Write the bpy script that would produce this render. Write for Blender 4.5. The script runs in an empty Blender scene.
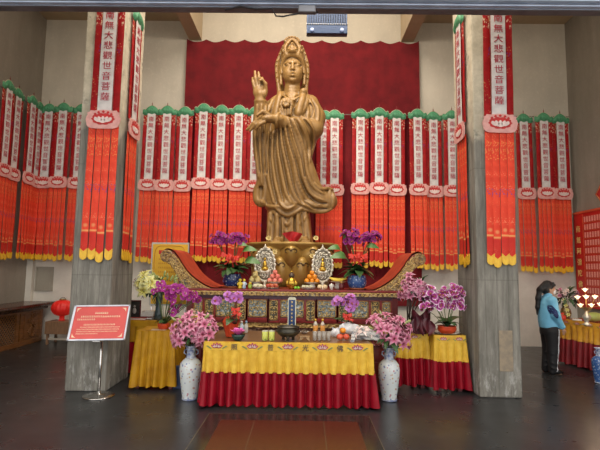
import bpy, bmesh, math, random
import numpy as np
from mathutils import Vector, Matrix, Euler
R = math.radians
PI = math.pi
rnd = random.Random(7)
scene = bpy.context.scene
COL = scene.collection

# ------------------------------------------------------------------ camera
FOCAL = 450.0
CAM = Vector((0.15, 0.0, 1.75))
PITCH, ROLL, YAW = R(5.5), R(0.75), R(0.5)
CROT = (Matrix.Rotation(YAW, 3, 'Z') @ Matrix.Rotation(PI/2 + PITCH, 3, 'X') @ Matrix.Rotation(ROLL, 3, 'Z'))
cd = bpy.data.cameras.new('camera')
cam = bpy.data.objects.new('camera', cd)
COL.objects.link(cam)
cam.location = CAM
cam.rotation_euler = CROT.to_euler()
cd.sensor_width = 36.0
cd.lens = FOCAL * 36.0 / 600.0
cd.clip_end = 200
scene.camera = cam

def ray(x, y):
    return CROT @ Vector(((x-300.0)/FOCAL, (225.0-y)/FOCAL, -1.0))
def at(x, y, Y):
    d = ray(x, y); return CAM + d*((Y-CAM.y)/d.y)
def atx(x, y, X):
    d = ray(x, y); return CAM + d*((X-CAM.x)/d.x)
def atz(x, y, Z=0.0):
    d = ray(x, y); return CAM + d*((Z-CAM.z)/d.z)

# ------------------------------------------------------------------ materials
MATS = {}
def nt(name):
    m = bpy.data.materials.new(name); m.use_nodes = True
    t = m.node_tree; b = t.nodes['Principled BSDF']
    MATS[name] = m
    return m, t, b
def rgba(c): return (c[0], c[1], c[2], 1.0)
def srgb(r, g, b):
    f = lambda v: (v/255.0/12.92) if v/255.0 <= 0.04045 else ((v/255.0+0.055)/1.055)**2.4
    return (f(r), f(g), f(b))
def node(t, typ, **kw):
    n = t.nodes.new(typ)
    for k, v in kw.items(): setattr(n, k, v)
    return n
def coords(t, kind='Object', scale=(1, 1, 1)):
    tc = node(t, 'ShaderNodeTexCoord'); mp = node(t, 'ShaderNodeMapping')
    mp.inputs['Scale'].default_value = scale
    t.links.new(tc.outputs[kind], mp.inputs['Vector'])
    return mp.outputs['Vector']
def noise(t, vec, scale=5, detail=4, rough=0.55, dist=0.0):
    n = node(t, 'ShaderNodeTexNoise')
    n.inputs['Scale'].default_value = scale; n.inputs['Detail'].default_value = detail
    n.inputs['Roughness'].default_value = rough; n.inputs['Distortion'].default_value = dist
    t.links.new(vec, n.inputs['Vector'])
    return n.outputs['Fac']
def ramp(t, fac, stops, interp='LINEAR'):
    r = node(t, 'ShaderNodeValToRGB'); r.color_ramp.interpolation = interp
    e = r.color_ramp.elements
    while len(e) < len(stops): e.new(0.5)
    for i, (p, c) in enumerate(stops):
        e[i].position = p; e[i].color = rgba(c)
    t.links.new(fac, r.inputs['Fac'])
    return r.outputs['Color']
def mixc(t, fac, a, b, mode='MIX'):
    n = node(t, 'ShaderNodeMix', data_type='RGBA', blend_type=mode)
    if isinstance(fac, (int, float)): n.inputs['Factor'].default_value = fac
    else: t.links.new(fac, n.inputs['Factor'])
    for s, v in (('A', a), ('B', b)):
        sock = [i for i in n.inputs if i.name == s and i.type == 'RGBA'][0]
        if isinstance(v, tuple): sock.default_value = rgba(v)
        else: t.links.new(v, sock)
    return [o for o in n.outputs if o.type == 'RGBA'][0]
def mathn(t, op, a, b=None, clamp=False):
    n = node(t, 'ShaderNodeMath', operation=op, use_clamp=clamp)
    for i, v in enumerate((a, b)):
        if v is None: continue
        if isinstance(v, (int, float)): n.inputs[i].default_value = v
        else: t.links.new(v, n.inputs[i])
    return n.outputs[0]
def sep(t, vec):
    s = node(t, 'ShaderNodeSeparateXYZ'); t.links.new(vec, s.inputs[0]); return s.outputs
def bump(t, b, h, strength=0.3, dist=0.02):
    n = node(t, 'ShaderNodeBump'); n.inputs['Strength'].default_value = strength; n.inputs['Distance'].default_value = dist
    t.links.new(h, n.inputs['Height']); t.links.new(n.outputs['Normal'], b.inputs['Normal'])
def mk(name, c1, c2=None, scale=8, rough=0.55, metal=0.0, bmp=0.0, bscale=40, stretch=(1, 1, 1), sheen=0, emit=None, es=0, trans=0, coat=0, bdist=0.01, ior=1.45, spec=None, lo=0.35, hi=0.65):
    m, t, b = nt(name)
    b.inputs['Roughness'].default_value = rough; b.inputs['Metallic'].default_value = metal
    if spec is not None: b.inputs['Specular IOR Level'].default_value = spec
    if sheen: b.inputs['Sheen Weight'].default_value = sheen
    if coat: b.inputs['Coat Weight'].default_value = coat
    if trans: b.inputs['Transmission Weight'].default_value = trans; b.inputs['IOR'].default_value = ior
    if emit: b.inputs['Emission Color'].default_value = rgba(emit); b.inputs['Emission Strength'].default_value = es
    v = coords(t, 'Object', stretch)
    if c2 is None: c2 = tuple(min(1, c*0.82) for c in c1)
    f = noise(t, v, scale, 4)
    t.links.new(ramp(t, f, [(lo, c2), (hi, c1)]), b.inputs['Base Color'])
    if bmp:
        bump(t, b, noise(t, v, bscale, 4), bmp, bdist)
    return m
def radial(name, stops, rad, rough=0.6):
    """colour by distance from the mesh origin: petals paler or darker towards the throat"""
    m, t, b = nt(name)
    v = coords(t, 'Object')
    L = node(t, 'ShaderNodeVectorMath', operation='LENGTH'); t.links.new(v, L.inputs[0])
    f = mathn(t, 'DIVIDE', L.outputs['Value'], rad)
    f = mathn(t, 'ADD', f, mathn(t, 'MULTIPLY', mathn(t, 'SUBTRACT', noise(t, v, 60, 2), 0.5), 0.35))
    t.links.new(ramp(t, f, stops), b.inputs['Base Color'])
    b.inputs['Roughness'].default_value = rough
    b.inputs['Subsurface Weight'].default_value = 0.0
    return m

# ------------------------------------------------------------------ mesh builder
class MB:
    def __init__(s): s.v = []; s.f = []; s.m = []; s.sm = []
    def add(s, vs, fs, mi=0, smooth=True):
        o = len(s.v); s.v.extend([tuple(p) for p in vs])
        for f in fs: s.f.append(tuple(i+o for i in f)); s.m.append(mi); s.sm.append(smooth)
        return s
    def box(s, x0, x1, y0, y1, z0, z1, mi=0, bev=0.0, M=None):
        if bev <= 0:
            vs = [(x, y, z) for z in (z0, z1) for y in (y0, y1) for x in (x0, x1)]
            fs = [(0, 2, 3, 1), (4, 5, 7, 6), (0, 1, 5, 4), (2, 6, 7, 3), (0, 4, 6, 2), (1, 3, 7, 5)]
        else:
            bm = bmesh.new(); bmesh.ops.create_cube(bm, size=1)
            for v in bm.verts:
                v.co = Vector(((x0+x1)/2+v.co.x*(x1-x0), (y0+y1)/2+v.co.y*(y1-y0), (z0+z1)/2+v.co.z*(z1-z0)))
            bmesh.ops.bevel(bm, geom=bm.edges[:], offset=bev, segments=2, affect='EDGES', profile=0.6)
            bm.verts.index_update()
            vs = [v.co.copy() for v in bm.verts]; fs = [[v.index for v in f.verts] for f in bm.faces]; bm.free()
        if M is not None: vs = [M @ Vector(p) for p in vs]
        return s.add(vs, fs, mi, False)
    def lathe(s, prof, n=24, c=(0, 0, 0), mi=0, sx=1, sy=1, cap=True, M=None, lobes=0, lamp=0, smooth=True):
        vs = []; fs = []
        for (r, z) in prof:
            for i in range(n):
                a = 2*PI*i/n
                rr = r*(1+lamp*math.cos(lobes*a)) if lobes else r
                vs.append((c[0]+rr*math.cos(a)*sx, c[1]+rr*math.sin(a)*sy, c[2]+z))
        for k in range(len(prof)-1):
            for i in range(n):
                j = (i+1) % n
                fs.append((k*n+i, k*n+j, (k+1)*n+j, (k+1)*n+i))
        if cap:
            if prof[0][0] > 1e-5: fs.append(tuple(reversed(range(n))))
            if prof[-1][0] > 1e-5: fs.append(tuple((len(prof)-1)*n+i for i in range(n)))
        if M is not None: vs = [M @ Vector(p) for p in vs]
        return s.add(vs, fs, mi, smooth)
    def ell(s, c, r, n=16, m=10, mi=0, M=None):
        if isinstance(r, (int, float)): r = (r, r, r)
        prof = [(max(1e-6, math.sin(PI*k/m)), -math.cos(PI*k/m)) for k in range(m+1)]
        vs = []; fs = []
        for (q, z) in prof:
            for i in range(n):
                a = 2*PI*i/n; vs.append(Vector((q*math.cos(a)*r[0], q*math.sin(a)*r[1], z*r[2])))
        for k in range(m):
            for i in range(n):
                j = (i+1) % n; fs.append((k*n+i, k*n+j, (k+1)*n+j, (k+1)*n+i))
        vs = [(M @ p if M is not None else p) + Vector(c) for p in vs]
        return s.add(vs, fs, mi)
    def tube(s, pts, rad, n=8, mi=0, flat=1.0, cap=True, smooth=True):
        pts = [Vector(p) for p in pts]
        if isinstance(rad, (int, float)): rad = [rad]*len(pts)
        vs = []; fs = []; up = None
        for k, p in enumerate(pts):
            t = (pts[min(k+1, len(pts)-1)]-pts[max(k-1, 0)])
            t = t.normalized() if t.length > 1e-9 else Vector((0, 0, 1))
            if up is None: up = Vector((0, 0, 1)) if abs(t.z) < 0.9 else Vector((0, 1, 0))
            a = t.cross(up)
            if a.length < 1e-6: a = t.cross(Vector((1, 0, 0)))
            a.normalize(); b = a.cross(t).normalized(); up = b
            for i in range(n):
                w = 2*PI*i/n; vs.append(p + a*math.cos(w)*rad[k] + b*math.sin(w)*rad[k]*flat)
        for k in range(len(pts)-1):
            for i in range(n):
                j = (i+1) % n; fs.append((k*n+i, k*n+j, (k+1)*n+j, (k+1)*n+i))
        if cap: fs.append(tuple(reversed(range(n)))); fs.append(tuple((len(pts)-1)*n+i for i in range(n)))
        return s.add(vs, fs, mi, smooth)
    def prism(s, poly, y0, y1, mi=0, smooth=False, M=None):
        """polygon in XZ, extruded along Y"""
        n = len(poly)
        vs = [(p[0], y0, p[1]) for p in poly] + [(p[0], y1, p[1]) for p in poly]
        fs = [tuple(range(n)), tuple(reversed(range(n, 2*n)))] + [(i, i+n, (i+1) % n + n, (i+1) % n) for i in range(n)]
        if M is not None: vs = [M @ Vector(p) for p in vs]
        return s.add(vs, fs, mi, smooth)
    def grid(s, fn, nu, nv, mi=0, smooth=True, closed=False):
        vs = [fn(i/(nu if closed else nu), j/nv) for j in range(nv+1) for i in range(nu+(0 if closed else 1))]
        w = nu if closed else nu+1
        fs = []
        for j in range(nv):
            for i in range(nu):
                i2 = (i+1) % w if closed else i+1
                fs.append((j*w+i, j*w+i2, (j+1)*w+i2, (j+1)*w+i))
        return s.add(vs, fs, mi, smooth)
    def mesh(s, name, mats):
        me = bpy.data.meshes.new(name)
        me.from_pydata(s.v, [], s.f); me.update()
        for m in (mats if isinstance(mats, (list, tuple)) else [mats]): me.materials.append(m)
        me.polygons.foreach_set('material_index', s.m); me.polygons.foreach_set('use_smooth', s.sm)
        return me
    def build(s, name, mats, parent=None, loc=(0, 0, 0), rot=(0, 0, 0), fix=True):
        me = s.mesh(name, mats)
        if fix:
            bm = bmesh.new(); bm.from_mesh(me); bmesh.ops.recalc_face_normals(bm, faces=bm.faces[:]); bm.to_mesh(me); bm.free()
        return link(name, me, parent, loc, rot)
def link(name, me, parent=None, loc=(0, 0, 0), rot=(0, 0, 0), scale=None):
    o = bpy.data.objects.new(name, me); COL.objects.link(o)
    if parent is not None: o.parent = parent
    o.location = loc; o.rotation_euler = rot
    if scale is not None: o.scale = (scale,)*3 if isinstance(scale, (int, float)) else scale
    return o
def tag(o, label, cat, group=None):
    o['label'] = label; o['category'] = cat
    if group: o['group'] = group
    return o
def thing(name, label, cat, loc=(0, 0, 0), rotz=0.0, group=None):
    o = bpy.data.objects.new(name, None); COL.objects.link(o)
    o.location = loc; o.rotation_euler = (0, 0, rotz); o.empty_display_size = 0.1
    return tag(o, label, cat, group)
def struct(o): o['kind'] = 'structure'; return o
def kids(o): return [c for c in bpy.data.objects if c.parent == o]
def copy_tree(o, parent=None):
    c = o.copy(); COL.objects.link(c)
    if parent is not None: c.parent = parent
    for ch in KID.get(o.name) or kids(o): copy_tree(ch, c)
    return c
KID = {}
def freeze(o):
    """remember the children of a prototype so that copies are quick"""
    KID[o.name] = kids(o)
    for c in KID[o.name]: freeze(c)
def text_mesh(body, size, mat, name='lettering', vertical=False, step=1.0, extrude=0.0015, bold=0.0, align='CENTER'):
    """real lettering as a flat mesh lying in XZ, facing -Y, centred on the origin (top at z=0 when vertical)"""
    verts, faces = [], []
    items = list(body) if vertical else [body]
    for k, ch in enumerate(items):
        c = bpy.data.curves.new('t', 'FONT'); c.body = ch; c.size = size; c.align_x = align
        c.extrude = extrude; c.offset = bold; c.resolution_u = 2
        o = bpy.data.objects.new('t', c); COL.objects.link(o)
        dg = bpy.context.evaluated_depsgraph_get()
        me = bpy.data.meshes.new_from_object(o.evaluated_get(dg))
        n0 = len(verts)
        for v in me.vertices:
            verts.append((v.co.x, -v.co.z, v.co.y - (k*step + size*0.8 if vertical else size*0.36)))
        for p in me.polygons: faces.append(tuple(i+n0 for i in p.vertices))
        bpy.data.objects.remove(o); bpy.data.curves.remove(c); bpy.data.meshes.remove(me)
    me = bpy.data.meshes.new(name); me.from_pydata(verts, [], faces); me.update(); me.materials.append(mat)
    return me
def smooth01(t): t = max(0, min(1, t)); return t*t*(3-2*t)
# ------------------------------------------------------------------ room shell
YB, XL, XR = 10.8, -6.42, 6.62
def wall_mat(name, c, stain=0.5, board=0.0, zs=None):
    m, t, b = nt(name)
    v = coords(t, 'Object'); vs = coords(t, 'Object', (1, 1, 0.18))
    f1 = noise(t, v, 0.7, 5, 0.6); f2 = noise(t, vs, 3.2, 5, 0.65); f3 = noise(t, v, 14, 5, 0.7)
    base = ramp(t, f1, [(0.3, tuple(x*0.86 for x in c)), (0.7, tuple(min(1, x*1.08) for x in c))])
    base = mixc(t, mathn(t, 'MULTIPLY', ramp(t, f2, [(0.35, (1, 1, 1)), (0.6, (0, 0, 0))]), stain*0.6), base, tuple(x*0.6 for x in c))
    base = mixc(t, mathn(t, 'MULTIPLY', ramp(t, f3, [(0.55, (0, 0, 0)), (0.75, (1, 1, 1))]), 0.35), base, tuple(min(1, x*1.35) for x in c))
    t.links.new(base, b.inputs['Base Color']); b.inputs['Roughness'].default_value = 0.85
    bump(t, b, noise(t, v, 18, 6, 0.7), 0.35, 0.01)
    return m
M_back = wall_mat('cream_plaster', (0.57, 0.52, 0.43), 0.25)
M_side = wall_mat('grey_side_concrete', (0.30, 0.27, 0.225), 0.6)
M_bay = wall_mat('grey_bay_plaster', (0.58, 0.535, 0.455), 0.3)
def daylit_lower_wall(m, c=(0.80, 0.765, 0.69)):
    """front daylight put into the colour: the lower part of the wall made paler"""
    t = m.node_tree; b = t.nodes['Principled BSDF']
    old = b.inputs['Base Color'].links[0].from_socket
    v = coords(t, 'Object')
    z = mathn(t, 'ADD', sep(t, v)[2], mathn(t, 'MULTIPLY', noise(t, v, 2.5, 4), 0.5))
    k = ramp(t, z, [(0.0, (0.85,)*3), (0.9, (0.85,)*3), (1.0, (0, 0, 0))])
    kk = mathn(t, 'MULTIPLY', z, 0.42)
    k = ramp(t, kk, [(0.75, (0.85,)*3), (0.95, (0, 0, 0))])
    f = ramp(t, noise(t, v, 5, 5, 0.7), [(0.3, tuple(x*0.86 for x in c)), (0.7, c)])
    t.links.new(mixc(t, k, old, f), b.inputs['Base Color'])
daylit_lower_wall(M_bay); daylit_lower_wall(M_back)  # daylight on the lower back walls, painted in as a paler tone
M_beam = wall_mat('tan_beam_concrete', (0.52, 0.41, 0.27), 0.3)
M_ceil = wall_mat('ceiling_plaster', (0.38, 0.35, 0.29), 0.3)
# pillar: cream paint above a horizontal joint, streaked grey concrete below, whitish scuffs at the foot
def pillar_mat():
    m, t, b = nt('pillar_concrete')
    v = coords(t, 'Object'); vs = coords(t, 'Object', (1, 1, 0.12)); vm = coords(t, 'Object', (1, 1, 0.35))
    f = noise(t, vs, 9, 6, 0.7); f2 = noise(t, v, 6, 6, 0.7); f3 = noise(t, vm, 7, 5, 0.75)
    grey = ramp(t, f, [(0.3, (0.115, 0.108, 0.092)), (0.5, (0.20, 0.188, 0.160)), (0.72, (0.32, 0.302, 0.262))])
    grey = mixc(t, mathn(t, 'MULTIPLY', ramp(t, f3, [(0.52, (0, 0, 0)), (0.70, (1, 1, 1))]), 0.4), grey, (0.10, 0.092, 0.078))
    xs = sep(t, v)[0]; ys = sep(t, v)[1]
    brd = mathn(t, 'FRACT', mathn(t, 'MULTIPLY', mathn(t, 'ADD', mathn(t, 'ADD', xs, ys), mathn(t, 'MULTIPLY', noise(t, vs, 3, 2), 0.03)), 6.2))
    grey = mixc(t, mathn(t, 'MULTIPLY', ramp(t, brd, [(0.0, (1, 1, 1)), (0.06, (0, 0, 0)), (0.94, (0, 0, 0)), (1.0, (1, 1, 1))]), 0.5), grey, (0.075, 0.068, 0.057))
    hz_ = mathn(t, 'FRACT', mathn(t, 'MULTIPLY', sep(t, v)[2], 0.62))
    grey = mixc(t, mathn(t, 'MULTIPLY', ramp(t, hz_, [(0.0, (1, 1, 1)), (0.012, (0, 0, 0))]), 0.45), grey, (0.08, 0.07, 0.06))
    cream = ramp(t, f2, [(0.35, (0.50, 0.45, 0.34)), (0.65, (0.70, 0.64, 0.51))])
    cream = mixc(t, ramp(t, noise(t, v, 3.5, 5, 0.7), [(0.58, (0, 0, 0)), (0.66, (1, 1, 1))]), cream, (0.25, 0.24, 0.19))
    z = sep(t, v)[2]
    zz = mathn(t, 'ADD', z, mathn(t, 'MULTIPLY', noise(t, v, 2.5, 3), 0.9))
    k = ramp(t, mathn(t, 'SUBTRACT', zz, 3.7), [(0.40, (0, 0, 0)), (0.55, (0.55, 0.55, 0.55)), (1.0, (1, 1, 1))])
    c = mixc(t, k, grey, cream)
    foot = mathn(t, 'MULTIPLY', ramp(t, z, [(0.08, (1, 1, 1)), (0.75, (0, 0, 0))]), ramp(t, noise(t, vm, 8, 6, 0.75), [(0.5, (0, 0, 0)), (0.62, (1, 1, 1))]))
    c = mixc(t, mathn(t, 'MULTIPLY', foot, 0.7), c, (0.50, 0.49, 0.46))
    t.links.new(c, b.inputs['Base Color']); b.inputs['Roughness'].default_value = 0.88
    bump(t, b, f, 0.5, 0.02)
    return m
M_pillar = pillar_mat()
# polished dark slate floor with large tiles
def floor_mat(name, c1, c2, rough=0.2, tile=None, strk=(1, 1, 1), sc=2.5):
    m, t, b = nt(name)
    v = coords(t, 'Object', strk)
    f = noise(t, v, sc, 6, 0.65)
    c = ramp(t, f, [(0.3, c2), (0.7, c1)])
    if tile:
        bk = node(t, 'ShaderNodeTexBrick'); bk.offset = 0.0
        bk.inputs['Scale'].default_value = 1.0; bk.inputs['Brick Width'].default_value = tile; bk.inputs['Row Height'].default_value = tile
        bk.inputs['Mortar Size'].default_value = 0.004; bk.inputs['Mortar Smooth'].default_value = 0.3
        t.links.new(coords(t, 'Object'), bk.inputs['Vector'])
        c = mixc(t, mathn(t, 'MULTIPLY', bk.outputs['Fac'], 0.5), c, tuple(x*0.4 for x in c2))
    t.links.new(c, b.inputs['Base Color'])
    r = node(t, 'ShaderNodeMapRange'); r.inputs['To Min'].default_value = rough*0.75; r.inputs['To Max'].default_value = rough*1.45
    t.links.new(noise(t, v, 3, 2, 0.5), r.inputs['Value']); t.links.new(r.outputs['Result'], b.inputs['Roughness'])
    bump(t, b, noise(t, v, 4, 2, 0.5), 0.03, 0.01)
    return m
M_floor = floor_mat('dark_polished_slate', (0.030, 0.032, 0.034), (0.018, 0.019, 0.021), 0.27, 1.2)
M_inlay = floor_mat('red_granite_inlay', (0.085, 0.024, 0.013), (0.058, 0.015, 0.008), 0.3, None, (1, 1, 1), 30)
M_border = floor_mat('black_green_marble', (0.035, 0.036, 0.03), (0.010, 0.011, 0.010), 0.2, None, (1, 1, 1), 9)
M_brass = mk('brass_line', (0.16, 0.13, 0.08), rough=0.4, metal=0.4)

def slab(name, x0, x1, y0, y1, z0, z1, m, bev=0):
    o = MB().box(x0, x1, y0, y1, z0, z1, 0, bev).build(name, m); return struct(o)
slab('floor', -9, 9, -6, YB+0.3, -0.2, 0, M_floor)
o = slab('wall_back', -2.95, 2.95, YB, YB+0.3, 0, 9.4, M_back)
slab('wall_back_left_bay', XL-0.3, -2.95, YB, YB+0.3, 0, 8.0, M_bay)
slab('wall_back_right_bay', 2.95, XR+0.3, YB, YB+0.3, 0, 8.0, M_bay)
slab('wall_left', XL-0.3, XL, 2.5, YB, 0, 8.0, M_side)
slab('wall_right', XR, XR+0.3, 2.5, YB, 0, 8.0, M_side)
slab('ceiling_left', XL-0.3, -2.77, 4.4, YB, 7.93, 8.15, M_beam)
slab('ceiling_right', 2.77, XR+0.3, 4.4, YB, 7.93, 8.15, M_beam)
slab('ceiling_center', -2.95, 2.95, 4.4, YB, 9.2, 9.4, M_ceil)
slab('ceiling_beam_left', -2.78, -2.47, 4.4, YB, 7.42, 9.2, M_beam)
slab('ceiling_beam_right', 2.52, 2.83, 4.4, YB, 7.42, 9.2, M_beam)
slab('trim_1', XL, XL+0.14, YB-0.12, YB, 0, 1.9, M_back)
# shallow square access plate in the left bay wall
M_plate = wall_mat('plate_concrete', (0.36, 0.33, 0.27), 0.2)
pl = MB().box(-6.22, -5.86, YB-0.015, YB, 1.16, 1.68, 0, 0.006)
for a in ((-6.25, -6.22, 1.13, 1.71), (-5.86, -5.83, 1.13, 1.71), (-6.22, -5.86, 1.68, 1.71), (-6.22, -5.86, 1.13, 1.16)):
    pl.box(a[0], a[1], YB-0.03, YB, a[2], a[3], 0)
struct(pl.build('trim_2', M_plate))
# front header beam of the porch with pale tubes and a cable, cut by the top of the photograph
M_steel = mk('dark_steel', (0.17, 0.16, 0.165), (0.11, 0.105, 0.11), 6, 0.6, 0.2, 0.2, 20)
M_tube = mk('pale_blue_paint', (0.46, 0.54, 0.68), (0.34, 0.41, 0.54), 5, 0.45)
M_cable = mk('black_rubber', (0.012, 0.012, 0.014), rough=0.6)
def hz(y, Y): return at(300, y, Y).z
slab('header_beam', -7.5, 7.5, 4.40, 4.50, hz(13.8, 4.50), hz(7.6, 4.40), M_steel, 0.006)
slab('header_tube_trim', -7.5, 7.5, 4.34, 4.40, hz(7.4, 4.40), hz(4.2, 4.36), M_tube, 0.012)
slab('header_fascia_light_stop', -7.5, 7.5, 4.44, 4.50, hz(7.5, 4.46), 9.4, M_steel)  # carried up unseen to the ceiling to keep sky light off the upper hall
slab('header_tube_trim', -7.5, 7.5, 4.28, 4.36, hz(3.2, 4.36), hz(-4, 4.3), M_tube, 0.02)
def pillar(name, x0, x1):
    mb = MB()
    n = 24
    # slightly uneven cast edges
    def prof(z):
        return [(x0+0.02*math.sin(z*2.1)*0.3, 6.45), (x1+0.008*math.sin(z*1.7+1), 6.45), (x1, 7.27), (x0, 7.27)]
    P0 = [(x0, 6.45), (x1, 6.45), (x1, 7.27), (x0, 7.27)]
    o = MB().box(x0, x1, 6.45, 7.27, 0, 7.93, 0, 0.025).build(name, M_pillar)
    return struct(o)
pillar('pillar_left', -3.17, -2.59)
pillar('pillar_right', 2.62, 3.21)
M_patch = mk('tan_patch_plaster', (0.33, 0.26, 0.18), (0.24, 0.2, 0.15), 12, 0.9, 0, 0.4, 40)
struct(MB().box(2.90, 3.09, 6.441, 6.449, 0.36, 0.92, 0, 0.003).build('trim_3', M_patch))

# floor inlay in front of the table
def inl(name, x0, x1, y0, y1, m, h): return slab(name, x0, x1, y0, y1, 0.0, h, m)
inl('floor_inlay_line', -0.965, 0.965, 2.0, 5.60, M_brass, 0.0012)
inl('floor_inlay_border', -0.955, 0.955, 2.01, 5.59, M_border, 0.0024)
inl('floor_inlay', -0.78, 0.79, 2.2, 5.37, M_inlay, 0.0036)
mb = MB()
for x in (-0.39, 0.40): mb.box(x-0.0025, x+0.0025, 2.2, 5.37, 0.0037, 0.0042)
struct(mb.build('floor_inlay_joint_line', M_brass))

# ------------------------------------------------------------------ red velvet curtain
M_velvet = mk('maroon_velvet', (0.185, 0.006, 0.011), (0.12, 0.003, 0.007), 3, 0.85, 0, 0.3, 150, sheen=0.3)
def curtain():
    x0, x1 = -2.82, 2.95; top, bot = 7.40, 0.9
    ph = [rnd.uniform(0, 6) for _ in range(6)]
    def fn(u, v):
        x = x0+(x1-x0)*u
        sc = abs(math.sin(PI*u*12))
        z = top-0.07*sc*(1-v) - (top-bot)*v
        y = YB-0.10+0.010*math.sin(x*5+ph[0])*(0.3+v)+0.004*math.sin(x*23+ph[1]+v*2)+0.008*math.sin(x*4.1+v*5+ph[2])
        return (x, y, z)
    mb = MB().grid(fn, 240, 30)
    o = mb.build('velvet_curtain', M_velvet, fix=False)
    tag(o, 'large maroon velvet backdrop curtain hanging on the back wall behind the statue', 'curtain')
curtain()

# ------------------------------------------------------------------ temple banners
M_dred = mk('dark_red_brocade', (0.55, 0.022, 0.018), (0.36, 0.010, 0.012), 14, 0.6, 0, 0.2, 120)
def brocade_mat(name, base, dark, fleck, sc):
    m, t, b = nt(name)
    v = coords(t, 'Object'); g = coords(t, 'Generated')
    z = sep(t, g)[2]; x = sep(t, g)[0]
    f = noise(t, v, 9, 4)
    c = ramp(t, f, [(0.3, dark), (0.65, base)])
    vor = node(t, 'ShaderNodeTexVoronoi'); vor.inputs['Scale'].default_value = sc
    t.links.new(coords(t, 'Object', (1, 0.2, 0.8)), vor.inputs['Vector'])
    sp = ramp(t, vor.outputs['Distance'], [(0.20, (1, 1, 1)), (0.30, (0, 0, 0))])
    gate = ramp(t, noise(t, coords(t, 'Object', (0.6, 0.1, 1)), 7, 3), [(0.5, (0, 0, 0)), (0.6, (1, 1, 1))])
    c = mixc(t, mathn(t, 'MULTIPLY', mathn(t, 'MULTIPLY', sp, gate), 0.8), c, fleck)
    b.inputs['Roughness'].default_value = 0.62
    b.inputs['Sheen Weight'].default_value = 0.0
    return m, t, b, c, z, x, v
def finish(t, b, c): t.links.new(c, b.inputs['Base Color'])
m, t, b, c, z, x, v = brocade_mat('crimson_panel_brocade', (0.40, 0.010, 0.013), (0.27, 0.005, 0.008), (0.70, 0.40, 0.16), 42)
# purple band across the panel and gold flowers near its foot
bandp = ramp(t, z, [(0.52, (0, 0, 0)), (0.55, (1, 1, 1)), (0.62, (1, 1, 1)), (0.65, (0, 0, 0))])
vv = node(t, 'ShaderNodeTexVoronoi'); vv.inputs['Scale'].default_value = 38; t.links.new(coords(t, 'Object', (1, .2, .5)), vv.inputs['Vector'])
c = mixc(t, mathn(t, 'MULTIPLY', mathn(t, 'MULTIPLY', bandp, ramp(t, vv.outputs['Distance'], [(0.25, (1, 1, 1)), (0.4, (0, 0, 0))])), 0.8), c, (0.16, 0.05, 0.22))
topp = ramp(t, z, [(0.80, (0, 0, 0)), (0.83, (1, 1, 1)), (0.94, (1, 1, 1)), (0.96, (0, 0, 0))])
c = mixc(t, mathn(t, 'MULTIPLY', mathn(t, 'MULTIPLY', topp, ramp(t, vv.outputs['Distance'], [(0.25, (1, 1, 1)), (0.4, (0, 0, 0))])), 0.8), c, (0.75, 0.55, 0.40))
finish(t, b, c); M_panel = m
m, t, b, c, z, x, v = brocade_mat('orange_red_tail_brocade', (0.82, 0.072, 0.032), (0.68, 0.045, 0.022), (0.95, 0.50, 0.26), 70)
bandp = ramp(t, z, [(0.46, (0, 0, 0)), (0.475, (1, 1, 1)), (0.52, (1, 1, 1)), (0.535, (0, 0, 0))])
wav = node(t, 'ShaderNodeTexVoronoi'); wav.inputs['Scale'].default_value = 45; t.links.new(coords(t, 'Object', (1, .2, .7)), wav.inputs['Vector'])
c = mixc(t, mathn(t, 'MULTIPLY', mathn(t, 'MULTIPLY', bandp, ramp(t, wav.outputs['Distance'], [(0.3, (1, 1, 1)), (0.45, (0, 0, 0))])), 0.85), c, (0.22, 0.07, 0.28))
bandg = ramp(t, z, [(0.74, (0, 0, 0)), (0.76, (1, 1, 1)), (0.90, (1, 1, 1)), (0.92, (0, 0, 0))])
c = mixc(t, mathn(t, 'MULTIPLY', mathn(t, 'MULTIPLY', bandg, ramp(t, wav.outputs['Distance'], [(0.2, (1, 1, 1)), (0.38, (0, 0, 0))])), 0.6), c, (0.9, 0.42, 0.12))
low = ramp(t, z, [(0.145, (1, 1, 1)), (0.16, (0, 0, 0))])
c = mixc(t, mathn(t, 'MULTIPLY', low, 0.65), c, (0.50, 0.018, 0.018))
# gold flower near the foot: a soft disc
dx = mathn(t, 'MULTIPLY', mathn(t, 'SUBTRACT', x, 0.5), 0.09); dz = mathn(t, 'MULTIPLY', mathn(t, 'SUBTRACT', z, 0.205), 1.75)
d = mathn(t, 'SQRT', mathn(t, 'ADD', mathn(t, 'POWER', mathn(t, 'ABSOLUTE', dx), 2), mathn(t, 'POWER', mathn(t, 'ABSOLUTE', dz), 2)))
c = mixc(t, ramp(t, d, [(0.012, (0.6, 0.6, 0.6)), (0.034, (0, 0, 0))]), c, (0.80, 0.38, 0.15))
bd = ramp(t, z, [(0.155, (0, 0, 0)), (0.158, (1, 1, 1)), (0.168, (1, 1, 1)), (0.171, (0, 0, 0))])
c = mixc(t, mathn(t, 'MULTIPLY', bd, 0.7), c, (0.85, 0.45, 0.15))
finish(t, b, c); M_tail = m
M_tip = mk('yellow_satin', (0.85, 0.52, 0.03), (0.70, 0.38, 0.02), 14, 0.45)
M_green = mk('green_brocade', (0.10, 0.36, 0.19), (0.045, 0.21, 0.10), 30, 0.6, 0, 0.3, 60)
M_edge = mk('cream_cord', (0.62, 0.55, 0.40), rough=0.7)
M_finial = mk('dark_red_finial', (0.22, 0.03, 0.025), rough=0.5)
M_silver = mk('silver_white_satin', (0.74, 0.71, 0.70), (0.60, 0.57, 0.57), 10, 0.5, 0.0, 0.15, 60)
M_redink = mk('red_lettering', (0.48, 0.02, 0.05), rough=0.6)
M_pinkp = mk('pink_plaque_cloth', (0.78, 0.42, 0.38), (0.66, 0.32, 0.30), 18, 0.65)
M_redlot = mk('lotus_red', (0.60, 0.03, 0.03), rough=0.6)
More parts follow.
